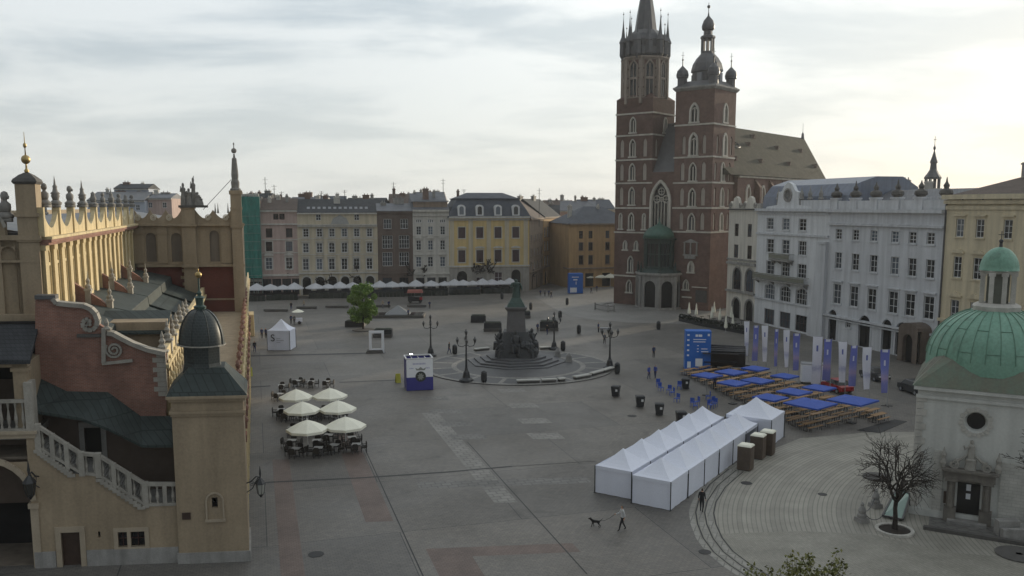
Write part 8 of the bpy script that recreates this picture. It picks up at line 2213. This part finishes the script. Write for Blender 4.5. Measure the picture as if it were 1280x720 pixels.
t_ = thing('market_barrow', 'low grey barrow with pale top in the middle of the square', 'barrow', G(757, 415), .0)
MB().box(-1.0, 1.0, -.5, .5, .55, .75).build('tray', LEAD_L, t_)
for x in (-.8, .8):
    for y in (-.4, .4): MB().bar((x, y, 0), (x, y, .55), .06).build('leg', IRON, t_)
# blue folding chairs left of the benches
def bchair():
    t_ = thing('blue_chair', 'blue chair standing loose between the bins and the beer benches', 'chair', (0, 0, 0), 0, 'loose blue chairs')
    MB().box(-.24, .24, -.24, .24, .44, .48).build('seat', CANVAS_B, t_); MB().box(-.24, .24, .2, .25, .55, 1.0).build('backrest', CANVAS_B, t_)
    for x in (-.22, .22):
        for y in (-.22, .22): MB().bar((x, y, 0), (x, y, .44 if y < 0 else 1.0), .035).build('leg', CANVAS_B, t_)
    return index_kids(t_)
pc_ = bchair()
for k, (px, py) in enumerate(((823, 484), (826, 489), (836, 492), (849, 487), (852, 484), (846, 503), (866, 508), (871, 507), (869, 512), (885, 500), (890, 506), (893, 509), (888, 511), (840, 495))):
    if k == 0: pc_.location = G(px, py)
    else: dup(pc_, G(px, py), rnd.uniform(0, 6.2))

# ================================================================ TERRACES IN FRONT OF THE HOUSES
TERR_W = mat('greyed_canvas', (.50, .50, .52), .8, .12, .5)
ux = (309, 321, 338, 354, 368, 394, 410, 425, 441, 460, 475, 490, 503, 520, 539, 556, 568, 579, 591, 603, 615, 626, 637)
for k, px in enumerate(ux):
    yy = 361 - (px - 305) * .0235
    c = G(px, yy, 2.5); rr = 1.75 + .35 * ((k * 7) % 3) / 2
    parasol('terrace_parasol', 'white parasol in the long row of terraces along the far houses', c, rr * 1.15, 2.4, 3.5 + .25 * ((k * 5) % 3 - 1), TERR_W, 'white parasols along the far houses', 8, k * .3)
hedges = [(303, 331, 377), (333, 372, 375.5), (386, 452, 373), (455, 505, 371.5), (510, 560, 370), (562, 600, 368.5), (602, 642, 367)]
HEDGE = mat('dark_box_hedge', (.028, .032, .026), .9, .3, 5, fine=.3)
for k, (pa, pb, py) in enumerate(hedges):
    a, b = G(pa, py), G(pb, py - .6); d = b - a; L_ = d.length
    t_ = thing('terrace_screen', 'dark planted screen round a cafe terrace, ' + ('leftmost, below the green net', 'in front of the pink house', 'in front of the cream palace', 'in front of the brown house', 'in front of the light grey house', 'left part before the ochre palace', 'right part before the ochre palace')[k], 'screen', a, atan2(d.y, d.x), 'screens of the far terraces')
    mb = MB(); n = int(L_ / .8)
    for i in range(n): x = L_ * i / n; mb.box(x + .03, x + L_ / n - .03, -.25, .25, .0, 1.15 + .25 * rnd.random())
    mb.build('hedge_boxes', HEDGE, t_); mb = MB()
    for i in range(n // 3 + 1): mb.bar((L_ * i / (n // 3), .4, 0), (L_ * i / (n // 3), .4, 2.0), .06)
    mb.box(0, L_, .38, .42, 1.1, 1.8); mb.build('glass_screen', GLASS_B, t_)
for k, px in enumerate((736, 749.5, 763)): parasol('corner_parasol', 'cream parasol in front of the apricot corner house, ' + ('left', 'middle', 'right')[k] + ' of three', G(px, 345.5, 2.8), 2.0, 2.7, 3.6, CANVAS_C, 'three cream corner parasols')
a, b = G(732, 357), G(768, 357); t_ = thing('terrace_screen', 'dark screen below the three cream parasols by the church', 'screen', a, atan2((b - a).y, (b - a).x), 'screens of the far terraces'); MB().box(0, (b - a).length, -.2, .2, 0, 1.9).build('hedge_boxes', HEDGE, t_); MB().box(0, (b - a).length, .22, .26, 1.0, 2.3).build('glass_screen', GLASS_B, t_)
# cafe by the church with folded parasols
for k, (px, py, lab) in enumerate(((861, 397, 'leftmost of the eight'), (870, 398.5, 'second from the left'), (889.6, 402.5, 'in the middle of the hedge'), (892.5, 396, 'behind the middle'), (899.5, 405, 'right of the middle'), (914, 402, 'beside the gabled house'), (907, 415.5, 'outside the hedge, left'), (915.7, 414, 'outside the hedge, right'))):
    t_ = thing('folded_parasol', 'folded cream parasol in the cafe below the short tower, ' + lab, 'parasol', G(px, py), 0, 'folded parasols below the short tower')
    MB().tube([(0, 0, 0), (0, 0, 3.1)], .04, 5).build('pole', FR_GREY, t_); m = MB(); m.lathe([(.2, .75), (.30, .9), (.26, 1.5), (.14, 2.2), (.12, 2.6), (.03, 3.0)], 0, 0, 8); m.build('folded_canopy', CANVAS_C, t_); MB().box(-.3, .3, -.3, .3, 0, .08).build('base', GREY_STONE, t_)
a, b, c_ = G(850, 401), G(880, 408), G(934, 418)
for k, (p, q_, lab) in enumerate(((a, b, 'left stretch of the dark planter hedge round the church cafe'), (b, c_, 'right stretch of the dark planter hedge round the church cafe'))):
    d = q_ - p; t_ = thing('planter_hedge', lab, 'hedge', p, atan2(d.y, d.x), 'planter hedges of the church cafe'); L_ = d.length
    MB().box(0, L_, -.3, .3, 0, .6).build('trough', GREYBIN, t_)
    m = MB(); n = int(L_ * 9)
    for i in range(n * 6):
        x, y, z = rnd.uniform(0, L_), rnd.uniform(-.4, .4), rnd.uniform(.55, 1.35); s = .16; d1 = Vector((rnd.uniform(-1, 1), rnd.uniform(-1, 1), rnd.uniform(-1, 1))).normalized() * s; d2 = d1.orthogonal().normalized() * s
        p_ = Vector((x, y, z)); m.add([p_ - d1, p_ + d2, p_ + d1, p_ - d2], [(0, 1, 2, 3)])
    m.build('foliage', HEDGE, t_)
for k in range(14):
    g = G(862 + k * 5, 397 + (k * 7) % 5 * 1.6 + k * .5); t_ = thing('terrace_table', 'dark small table inside the cafe by the church', 'table', g, k * .5, 'tables of the church cafe'); MB().box(-.4, .4, -.4, .4, .7, .75).build('tabletop', WICKER, t_); MB().tube([(0, 0, 0), (0, 0, .7)], .05, 5).build('pedestal', IRON, t_)
# mat on the ground by the benches, stone bollards with chain, lamp on the wall
p = [G(*q_) for q_ in ((1071, 538), (1100, 541.5), (1134, 527), (1118, 524.5))]; cm_ = sum(p, Vector()) / 4
mb = MB(); mb.slab([(v.x - cm_.x, v.y - cm_.y) for v in p], .01, .035); tag(mb.build('rubber_mat', DRAIN, loc=cm_), 'dark rubber mat lying on the paving near the last flag', 'mat')
bl = []
for (px, py, lab) in ((1077, 652, 'stone bollard with chain nearest the curved cobbles'), (1094, 634, 'stone bollard with chain behind the first, by the sapling pit')):
    g = G(px, py); t_ = thing('stone_bollard', lab, 'bollard', g, .3, 'stone bollards by the bare tree'); bl.append(g)
    MB().frus(0, 0, 0, .3, .75, .75, .68, .68).build('foot', GREY_STONE, t_); MB().lathe([(.3, .3), (.32, .5), (.24, .62), (.28, .8), (.2, 1.0), (.1, 1.15), (.14, 1.25), (.02, 1.4)], 0, 0, 10).build('shaft', GREY_STONE, t_)
def chain(a, b, lab, sag=.5):
    t_ = MB(); n = 22
    pts = [a.lerp(b, k / n) + Vector((0, 0, .85 - sag * 4 * (k / n) * (1 - k / n))) for k in range(n + 1)]
    base = (a + b) / 2
    for p_, q_ in zip(pts[:-1], pts[1:]): t_.bar(p_ - base, q_ - base, .06, .03)
    tag(t_.build('iron_chain', IRON, loc=base), lab, 'chain', 'chains between the stone bollards')
chain(bl[0], bl[1], 'iron chain hanging between the two stone bollards'); chain(bl[0], G(1106, 656) , 'iron chain sagging from the near stone bollard to the tree ring', .6)
# ================================================================ TREES
def twig(mb, p, d, L_, r, depth, spread, up, nmin=2, nmax=3, seg=3, minr=.006, gn=.62):
    pts = [p]; rad = [r]; dd = d.copy(); q_ = p.copy()
    for k in range(seg):
        dd = (dd + Vector((rnd.gauss(0, .14), rnd.gauss(0, .14), rnd.gauss(0, .10) + up))).normalized()
        q_ = q_ + dd * (L_ / seg); pts.append(q_.copy()); rad.append(max(minr, r * (1 - .42 * (k + 1) / seg)))
    mb.tube(pts, rad, 6 if r > .05 else (4 if r > .018 else 3), cap=False)
    if depth <= 0: return
    n = rnd.randint(nmin, nmax)
    for i in range(n):
        k = rnd.randint(1, seg) if i else seg
        a = rnd.uniform(0, 2 * pi); o_ = dd.orthogonal().normalized(); o2 = dd.cross(o_)
        nd = (dd * cos(spread) + (o_ * cos(a) + o2 * sin(a)) * sin(spread) * rnd.uniform(.7, 1.35)).normalized()
        twig(mb, pts[k], nd, L_ * gn * rnd.uniform(.8, 1.25), max(minr, rad[k] * .68), depth - 1, spread, up, nmin, nmax, seg, minr, gn)
def bare_tree(name, lab, loc, trunk_h, r0, nl, L_, depth, spread, group=None, seed=1, up=.03, minr=.008, nmin=2, nmax=3, cat='tree', tilt=.75, gn=.62):
    global rnd
    old = rnd; rnd = random.Random(seed)
    t_ = thing(name, lab, cat, loc, 0, group)
    mb = MB(); mb.tube([(0, 0, -.05), (.02, 0, trunk_h * .35), (-.03, .03, trunk_h * .7), (0, 0, trunk_h)], [r0 * 1.35, r0, r0 * .9, r0 * .92], 9); mb.build('trunk', TREE_BARK, t_)
    mb = MB()
    for k in range(nl):
        a = 2 * pi * k / nl + rnd.uniform(-.3, .3); e = tilt * rnd.uniform(.65, 1.2); d = Vector((sin(e) * cos(a), sin(e) * sin(a), cos(e)))
        twig(mb, Vector((0, 0, trunk_h - .1 - .1 * (k % 3))), d, L_ * rnd.uniform(.85, 1.15), r0 * .55, depth, spread, up, nmin, nmax, 3, minr, gn)
    mb.build('crown', TREE_BARK, t_)
    rnd = old
    return t_
def round_bare_tree(lab, loc, th, r0, R_, Rz, n1, n2, n3, n4, seed):
    rr = random.Random(seed); t_ = thing('bare_tree', lab, 'tree', loc)
    mb = MB(); mb.tube([(0, 0, -.05), (.03, 0, th * .4), (-.02, .03, th * .75), (0, 0, th)], [r0 * 1.4, r0, r0 * .9, r0 * .95], 9); mb.build('trunk', TREE_BARK, t_)
    mb = MB(); C_ = Vector((0, 0, th + Rz * .78))
    def V3(s): return Vector((rr.gauss(0, s), rr.gauss(0, s), rr.gauss(0, s)))
    def E_(d, q_): return C_ + Vector((d.x * R_ * q_, d.y * R_ * q_, d.z * Rz * q_))
    def path(a, b, ra, rb, n, sag=.06):
        L_ = (b - a).length; pts = [a]
        for k in range(1, n): pts.append(a.lerp(b, k / n) + V3(L_ * sag) + Vector((0, 0, L_ * .05 * sin(pi * k / n))))
        pts.append(b); mb.tube(pts, [ra + (rb - ra) * k / n for k in range(n + 1)], 6 if ra > .05 else (4 if ra > .02 else 3), cap=False); return pts
    for i in range(n1):
        z = -.55 + 1.5 * (i + .5) / n1; z = min(.95, z); a = i * 2.4; q_ = sqrt(max(0, 1 - z * z)); d = Vector((q_ * cos(a), q_ * sin(a), z))
        p1 = E_(d, .46); pa = path(Vector((0, 0, th - .05 - .2 * rr.random())), p1, r0 * .5, r0 * .3, 4)
        for j in range(n2):
            d2 = (d + V3(.36)).normalized(); p2 = E_(d2, .76 + .08 * rr.random()); st = pa[rr.randint(2, 4)]; pb_ = path(st, p2, r0 * .24, .02, 4)
            for k in range(n3):
                d3 = (d2 + V3(.2)).normalized(); p3 = E_(d3, .9 + .14 * rr.random()); pc = path(pb_[rr.randint(1, 4)], p3, .02, .012, 3, .09)
                for m_ in range(n4): q0 = pc[rr.randint(1, 3)]; path(q0, q0 + (d3 * .3 + V3(.16)), .012, .009, 2, .1)
    mb.build('crown', TREE_BARK, t_); return t_
round_bare_tree('small bare tree with a round dark crown in a kerbed ring before the domed church', G(1118, 663), 2.1, .15, 2.5, 2.3, 12, 5, 4, 1, 3)
g = G(1118, 664); t_ = thing('tree_pit', 'dark round planting bed with a stone rim under the small bare tree', 'tree pit', g)
MB().lathe([(1.0, .0), (1.0, .09), (.2, .13)], 0, 0, 24).build('soil', mat('bed_soil', (.025, .02, .016), .95, .3, 6), t_)
mb = MB(); n = 26
for k in range(n): a = 2 * pi * (k + .5) / n; b = a + 2 * pi / n * .93; mb.slab([(1.0 * cos(a), 1.0 * sin(a)), (1.22 * cos(a), 1.22 * sin(a)), (1.22 * cos(b), 1.22 * sin(b)), (1.0 * cos(b), 1.0 * sin(b))], 0, .16)
mb.build('rim', PALE_STONE, t_)
bare_tree('young_bare_tree', 'thin leafless sapling in a dark pit behind the small bare tree', G(1099, 597), 2.4, .05, 5, 1.0, 2, .5, seed=3, minr=.009, tilt=.9)
for (px, py, r_, lab) in ((1097, 597, 1.0, 'dark round tree pit at the foot of the thin sapling'), (1274, 694, 1.2, 'dark round tree pit cut by the right edge of the view')):
    t_ = thing('tree_pit', lab, 'tree pit', G(px, py)); MB().lathe([(r_, .0), (r_, .06), (.2, .10)], 0, 0, 22).build('soil', bpy.data.materials['bed_soil'], t_); MB().lathe([(r_, 0), (r_ + .14, 0), (r_ + .14, .1), (r_, .1)], 0, 0, 22).build('rim', DARK_STONE, t_)
rt = bare_tree('bare_tree', 'bare tree beyond the right edge reaching branches across the church wall', G(1338, 706) , 4.6, .2, 10, 1.7, 4, .45, seed=9, minr=.016, tilt=1.15, up=.005)
NT = [(372, 368, 'with a double stem before the pink house', 9.2, 5, 3), (409, 368, 'small, before the cream palace arches', 6.5, 3, 2), (451, 367, 'thin, before the right of the cream palace', 7, 3, 2), (527, 366, 'before the light grey house door', 7.5, 5, 3), (602, 364, 'broad and dense before the ochre palace', 7.6, 12, 4), (645, 362, 'before the right end of the ochre palace', 7, 5, 3)]
for k, (px, py, lab, h, nl, dp) in enumerate(NT):
    bare_tree('bare_street_tree', 'dark leafless street tree ' + lab, G(px, py), h * .38, .26, nl + 1, h * .26, dp + 1, .5, 'leafless trees before the far houses', seed=20 + k, minr=.095, tilt=.8, gn=.72)
# leafy trees
def leaf(mb, p, s, r_):
    d1 = Vector((r_.gauss(0, 1), r_.gauss(0, 1), r_.gauss(0, 1))).normalized(); d2 = d1.orthogonal().normalized(); a = r_.uniform(0, 6.3); d2 = (d2 * cos(a) + d1.cross(d2) * sin(a))
    mb.add([p - d1 * s, p + d2 * s * .55, p + d1 * s, p - d2 * s * .55], [(0, 1, 2, 3)])
GT = leafmat('spring_green_leaves', (.07, .15, .014), (.15, .25, .025))
r_ = random.Random(4); g = G(454, 412.5); t_ = thing('green_tree', 'bright spring-green tree standing alone on the far half of the square', 'tree', g)
Dg = g.y; Htop = P(454, 353, Dg)[2]
mb = MB(); mb.tube([(0, 0, 0), (.05, 0, 1.2), (0, .05, 2.2), (.05, 0, Htop * .8)], [.2, .15, .13, .04], 8); 
for k in range(9): a = k * 2.4; z = 1.8 + k * .45; mb.tube([(0, 0, z), (.9 * cos(a), .9 * sin(a), z + .7), (1.6 * cos(a), 1.6 * sin(a), z + 1.6)], [.07, .05, .02], 5)
mb.build('trunk', TREE_BARK, t_)
mb = MB(); W2 = 33 * .5 * (Dg + 2) / FPX
blobs = []
for k in range(60):
    s = r_.random(); z = 1.7 + (Htop - 2.2) * s; rm = W2 * (.92 + .25 * sin(pi * min(1, s * 1.15))) * (1.0 if s < .75 else 1.0 - (s - .75) * 1.9); a = r_.uniform(0, 6.3); q_ = rm * sqrt(r_.random()) * .85; blobs.append((q_ * cos(a), q_ * sin(a), z, .55 + .35 * r_.random()))
for (x, y, z, rr) in blobs:
    for k in range(230):
        d = Vector((r_.gauss(0, 1), r_.gauss(0, 1), r_.gauss(0, 1))).normalized() * rr * (r_.random() ** .45); leaf(mb, Vector((x, y, z)) + d, .12 + .06 * r_.random(), r_)
mb.build('crown', GT, t_)
MB().lathe([(1.5, 0), (1.5, .12), (.3, .16)], g.x - .1, g.y, 20)
tp_ = thing('tree_pit', 'dark round tree pit under the bright green tree', 'tree pit', G(454, 413)); MB().lathe([(1.7, 0), (1.7, .14), (.3, .17)], 0, 0, 20).build('soil', bpy.data.materials['bed_soil'], tp_); MB().lathe([(1.7, 0), (1.9, 0), (1.9, .18), (1.7, .18)], 0, 0, 20).build('rim', DARK_STONE, tp_)
# young leafy tree whose top shows at the lower edge
BL = leafmat('olive_spring_leaves', (.07, .085, .014), (.19, .18, .045))
r_ = random.Random(8); Yb = 38.0; base = P(995, 760, Yb); t_ = thing('leafing_tree', 'young tree with sparse olive-green leaves showing its top at the lower edge', 'tree', (base.x, base.y, 0))
sprays = [(940, 706), (931, 712), (962, 708), (984, 697), (990, 693), (996, 700), (1002, 696), (1013, 692), (1015, 699), (1008, 708), (1023, 712), (1032, 707), (1047, 690), (1050, 700), (1056, 702), (1045, 712), (975, 712), (1000, 714), (1030, 716), (1058, 712), (951, 715), (1020, 718), (985, 718)]
mb = MB(); ml = MB(); zt0 = 2.2
mb.tube([(0, 0, 0), (.03, 0, 1.1), (0, 0, zt0)], [.09, .07, .05], 7)
for (px, py) in sprays:
    tip = P(px, py, Yb + r_.uniform(-.8, .8)) - Vector((base.x, base.y, 0)); mid = Vector((tip.x * .55, tip.y * .5, zt0 + (tip.z - zt0) * .35))
    mb.tube([(0, 0, zt0 - .3), mid, tip], [.03, .018, .006], 4, cap=False)
    for k in range(75):
        s = r_.random() ** .7; p = mid.lerp(tip, s) + Vector((r_.gauss(0, .10), r_.gauss(0, .10), r_.gauss(0, .10))); leaf(ml, p, .075 + .045 * r_.random(), r_)
mb.build('trunk', TREE_BARK, t_); ml.build('crown', BL, t_)

# ================================================================ PEOPLE AND THE DOG
SKIN = mat('skin', (.42, .25, .17), .6, .05, 5)
def skin_mesh(name, verts, edges, mats, assign):
    me = bpy.data.meshes.new(name); me.from_pydata([v[0] for v in verts], edges, [])
    o = bpy.data.objects.new(name, me); COL.objects.link(o)
    o.modifiers.new('skin', 'SKIN'); ss = o.modifiers.new('sub', 'SUBSURF'); ss.levels = 2; ss.render_levels = 2
    for i, v in enumerate(verts):
        rr = v[1] if isinstance(v[1], tuple) else (v[1], v[1])
        me.skin_vertices[0].data[i].radius = rr; me.skin_vertices[0].data[i].use_root = (i == 0)
    bpy.context.view_layer.update()
    dg = bpy.context.evaluated_depsgraph_get(); m2 = bpy.data.meshes.new_from_object(o.evaluated_get(dg)); bpy.data.objects.remove(o); m2.name = name
    m2.materials.clear()
    for m in mats: m2.materials.append(m)
    for p in m2.polygons: p.material_index = assign(p.center); p.use_smooth = True
    return m2
def cloth(n, c): return bpy.data.materials.get(n) or mat(n, c, .85, .12, 4)
def person_mesh(top, low, hair, stride=.25, arm=.15, reach=None, coat=False):
    V = [((0, 0, .96), (.15, .11)), ((0, .01, 1.18), (.145, .10)), ((0, .0, 1.38), (.17, .115)), ((0, -.005, 1.5), .06), ((0, -.015, 1.58), .075), ((0, -.02, 1.66), (.088, .098)), ((0, -.01, 1.735), .06)]
    E = [(0, 1), (1, 2), (2, 3), (3, 4), (4, 5), (5, 6)]
    V.append(((0, -.115, 1.63), .02)); E.append((5, 7))
    for s in (-1, 1):
        n = len(V); f = s * stride
        V += [((s * .18, 0, 1.42), .065), ((s * .23, .04 + s * arm * .4, 1.14), .048), ((s * .25, -.05 + s * arm, .92), .034), ((s * .25, -.09 + s * arm, .84), (.025, .042)), ((s * .25, -.11 + s * arm, .77), .016), ((s * .21, -.13 + s * arm, .83), .013)]
        if reach and s == reach: V[n + 1] = ((s * .24, -.1, 1.16), .048); V[n + 2] = ((s * .26, -.34, 1.08), .034); V[n + 3] = ((s * .26, -.42, 1.07), .036); V[n + 4] = ((s * .26, -.49, 1.05), .016); V[n + 5] = ((s * .21, -.45, 1.1), .013)
        E += [(2, n), (n, n + 1), (n + 1, n + 2), (n + 2, n + 3), (n + 3, n + 4), (n + 3, n + 5)]
        n = len(V)
        V += [((s * .095, 0, .88), .10), ((s * .10, -f * .5 - .03, .5), .068), ((s * .10, -f + (.06 if f < 0 else 0), .09), .045), ((s * .11, -f - .13 + (.06 if f < 0 else 0), .045), (.04, .032))]
        E += [(0, n), (n, n + 1), (n + 1, n + 2), (n + 2, n + 3)]
    hem = .45 if coat else .93
    def asg(c):
        if c.z > 1.54: return 2 if (c.z > 1.70 or (c.y > -.02 and c.z > 1.56)) else 0
        if c.z > 1.50: return 0
        if abs(c.x) > .18 and c.z < (1.0 if not (reach and c.y < -.3) else .9): return 0
        if reach and c.y < -.36: return 0
        if c.z < .1: return 4
        return 1 if c.z > hem else 3
    return skin_mesh('person', V, E, [SKIN, top, hair, low, cloth('dark_shoes', (.02, .018, .016))], asg)
HD = cloth('dark_hair', (.025, .018, .012)); HB = cloth('fair_hair', (.16, .11, .06))
BLK = cloth('black_cloth', (.018, .018, .02)); NV = cloth('navy_cloth', (.03, .04, .10)); WH = cloth('white_cloth', (.5, .5, .5)); GRY = cloth('grey_cloth', (.13, .13, .14)); BLU = cloth('blue_cloth', (.05, .08, .30)); RDC = cloth('red_cloth', (.25, .04, .04)); BEI = cloth('beige_cloth', (.3, .25, .18))
P1 = person_mesh(WH, BLK, HD, .24, .12, reach=-1); P2 = person_mesh(BLK, BLK, HD, .06, .03, coat=True); P3 = person_mesh(BLU, NV, HD, .08, .05); P4 = person_mesh(BLK, NV, HD, .22, .12); P5 = person_mesh(GRY, BLK, HB, .05, .04); P6 = person_mesh(BEI, GRY, HB, .2, .1); P7 = person_mesh(NV, BLK, HD, .0, .02)
def person(me, px, py, rz, lab, s=1.0, group=None):
    o = link('person', me, None, G(px, py), rz); o.scale = (s, s, s); return tag(o, lab, 'person', group)
w1 = person(P1, 777.5, 663, -1.35, 'walker in a white top and black trousers holding a dog lead')
person(P2, 877, 640, 2.6, 'person in a long black coat beside the near corner of the white tents')
PL = [(P3, 811, 474, .6, 'person in blue left of two talking near the blue chairs'), (P3, 819, 473, -.8, 'person in blue right of two talking near the blue chairs'), (P7, 817, 447, .2, 'dark-clad person standing alone in front of the beer garden'), (P4, 561.5, 442.5, 1.2, 'dark-clad walker left of the monument platform'), (P7, 672, 416, .4, 'person standing left of the planter bench behind the monument'), (P4, 684, 418.5, -.6, 'person walking before the planter bench behind the monument'), (P7, 675.5, 370.5, .2, 'leftmost of four dark figures at the street mouth'), (P5, 681, 370.5, .1, 'second of four dark figures at the street mouth'), (P7, 686, 370.8, -.2, 'third of four dark figures at the street mouth'), (P4, 689, 373, .5, 'rightmost of four dark figures at the street mouth'), (P7, 748, 415.5, 1, 'dark figure at the left end of the grey barrow'), (P5, 755.5, 430, .3, 'grey-clad person left of the right lamp, beyond the platform'), (P4, 318.5, 440.5, .5, 'dark-clad person nearest the arcade, left of the white gazebo'), (P7, 327.5, 423, .3, 'left of two people behind the white gazebo'), (P7, 332.5, 423, -.4, 'right of two people behind the white gazebo'), (P4, 364, 387.5, .4, 'small dark walker above the snack cart'), (P6, 380, 385.5, -.5, 'pale-clad walker near the low bench walls'), (P7, 364, 405, .3, 'left of two people standing at the snack cart'), (P5, 368, 405.5, .1, 'right of two people standing at the snack cart'), (P7, 486, 385.5, .2, 'dark figure left of the pale one behind the fountain'), (P6, 478.5, 385.5, -.1, 'pale figure behind the fountain'), (P7, 537, 386, .6, 'dark figure right of the fountain basin'), (P7, 510.5, 397, .8, 'dark figure standing at the fountain edge'), (P4, 739, 367, .6, 'left of two dark figures by the blue advertising tower'), (P7, 746, 365, -.3, 'right of two dark figures by the blue advertising tower'), (P7, 893, 487, -.4, 'dark-clad person among the beer benches near the tents')]
for me, px, py, rz, lab in PL: person(me, px, py, rz, lab, 1.0 if px != 561.5 else 1.05)
# dog on a lead
DK = cloth('black_fur', (.014, .012, .011))
V = [((0, 0, .46), (.10, .12)), ((.2, 0, .47), (.12, .15)), ((-.25, 0, .47), (.09, .10)), ((.34, 0, .56), .085), ((.43, 0, .68), .07), ((.53, 0, .68), .055), ((.63, 0, .65), .032), ((.42, .06, .76), .022), ((.42, -.06, .76), .022), ((-.36, 0, .54), .03), ((-.5, 0, .66), .02), ((-.58, 0, .78), .012)]
E = [(0, 1), (0, 2), (1, 3), (3, 4), (4, 5), (5, 6), (4, 7), (4, 8), (2, 9), (9, 10), (10, 11)]
for (x, sy_, k) in ((.24, 1, .05), (.24, -1, -.06)):
    n = len(V); V += [((x, sy_ * .08, .38), .06), ((x + k, sy_ * .08, .2), .035), ((x + k * 1.6, sy_ * .08, .04), .028), ((x + k * 1.6 + .06, sy_ * .08, .025), .026)]; E += [(1, n), (n, n + 1), (n + 1, n + 2), (n + 2, n + 3)]
for (x, sy_, k) in ((-.28, 1, -.05), (-.28, -1, .06)):
    n = len(V); V += [((x, sy_ * .08, .40), .075), ((x + .06 + k, sy_ * .08, .27), .045), ((x - .08 + k, sy_ * .08, .17), .028), ((x - .05 + k, sy_ * .08, .04), .026), ((x + .02 + k, sy_ * .08, .025), .026)]; E += [(2, n), (n, n + 1), (n + 1, n + 2), (n + 2, n + 3), (n + 3, n + 4)]
dm = skin_mesh('dog', V, E, [DK], lambda c: 0)
gd = G(744.5, 658.5); dog = link('dog', dm, None, gd, pi - .25); dog.scale = (.82,) * 3; tag(dog, 'black dog with raised tail on a lead', 'dog')
# lead from the hand to the collar
hand = w1.matrix_basis @ Vector((-.26, -.45, 1.06)); col_ = dog.matrix_basis @ Vector((.36, 0, .62))
n = 16; pts = [hand.lerp(col_, k / n) - Vector((0, 0, .28 * 4 * (k / n) * (1 - k / n))) for k in range(n + 1)]; mb = MB(); c0 = pts[8].copy(); mb.tube([p - c0 for p in pts], .014, 4); tag(mb.build('dog_lead', cloth('dark_strap', (.03, .03, .035)), loc=c0), 'thin dark lead sagging between walker and dog', 'dog lead')
# ================================================================ AIR
mb = MB(); mb.box(-905, 905, -255, 1505, -1, 96)
hm = bpy.data.materials.new('haze_air'); hm.use_nodes = True; t = hm.node_tree
t.nodes.remove(t.nodes['Principled BSDF'])
pv = t.nodes.new('ShaderNodeVolumePrincipled'); pv.inputs['Color'].default_value = (.86, .90, .95, 1); pv.inputs['Density'].default_value = .00017; pv.inputs['Anisotropy'].default_value = .35
t.links.new(pv.outputs[0], t.nodes['Material Output'].inputs['Volume'])
hz_ob = tag(mb.build('haze', hm), kind='stuff')
hz_ob.visible_shadow = True
sc.cycles.volume_bounces = 0
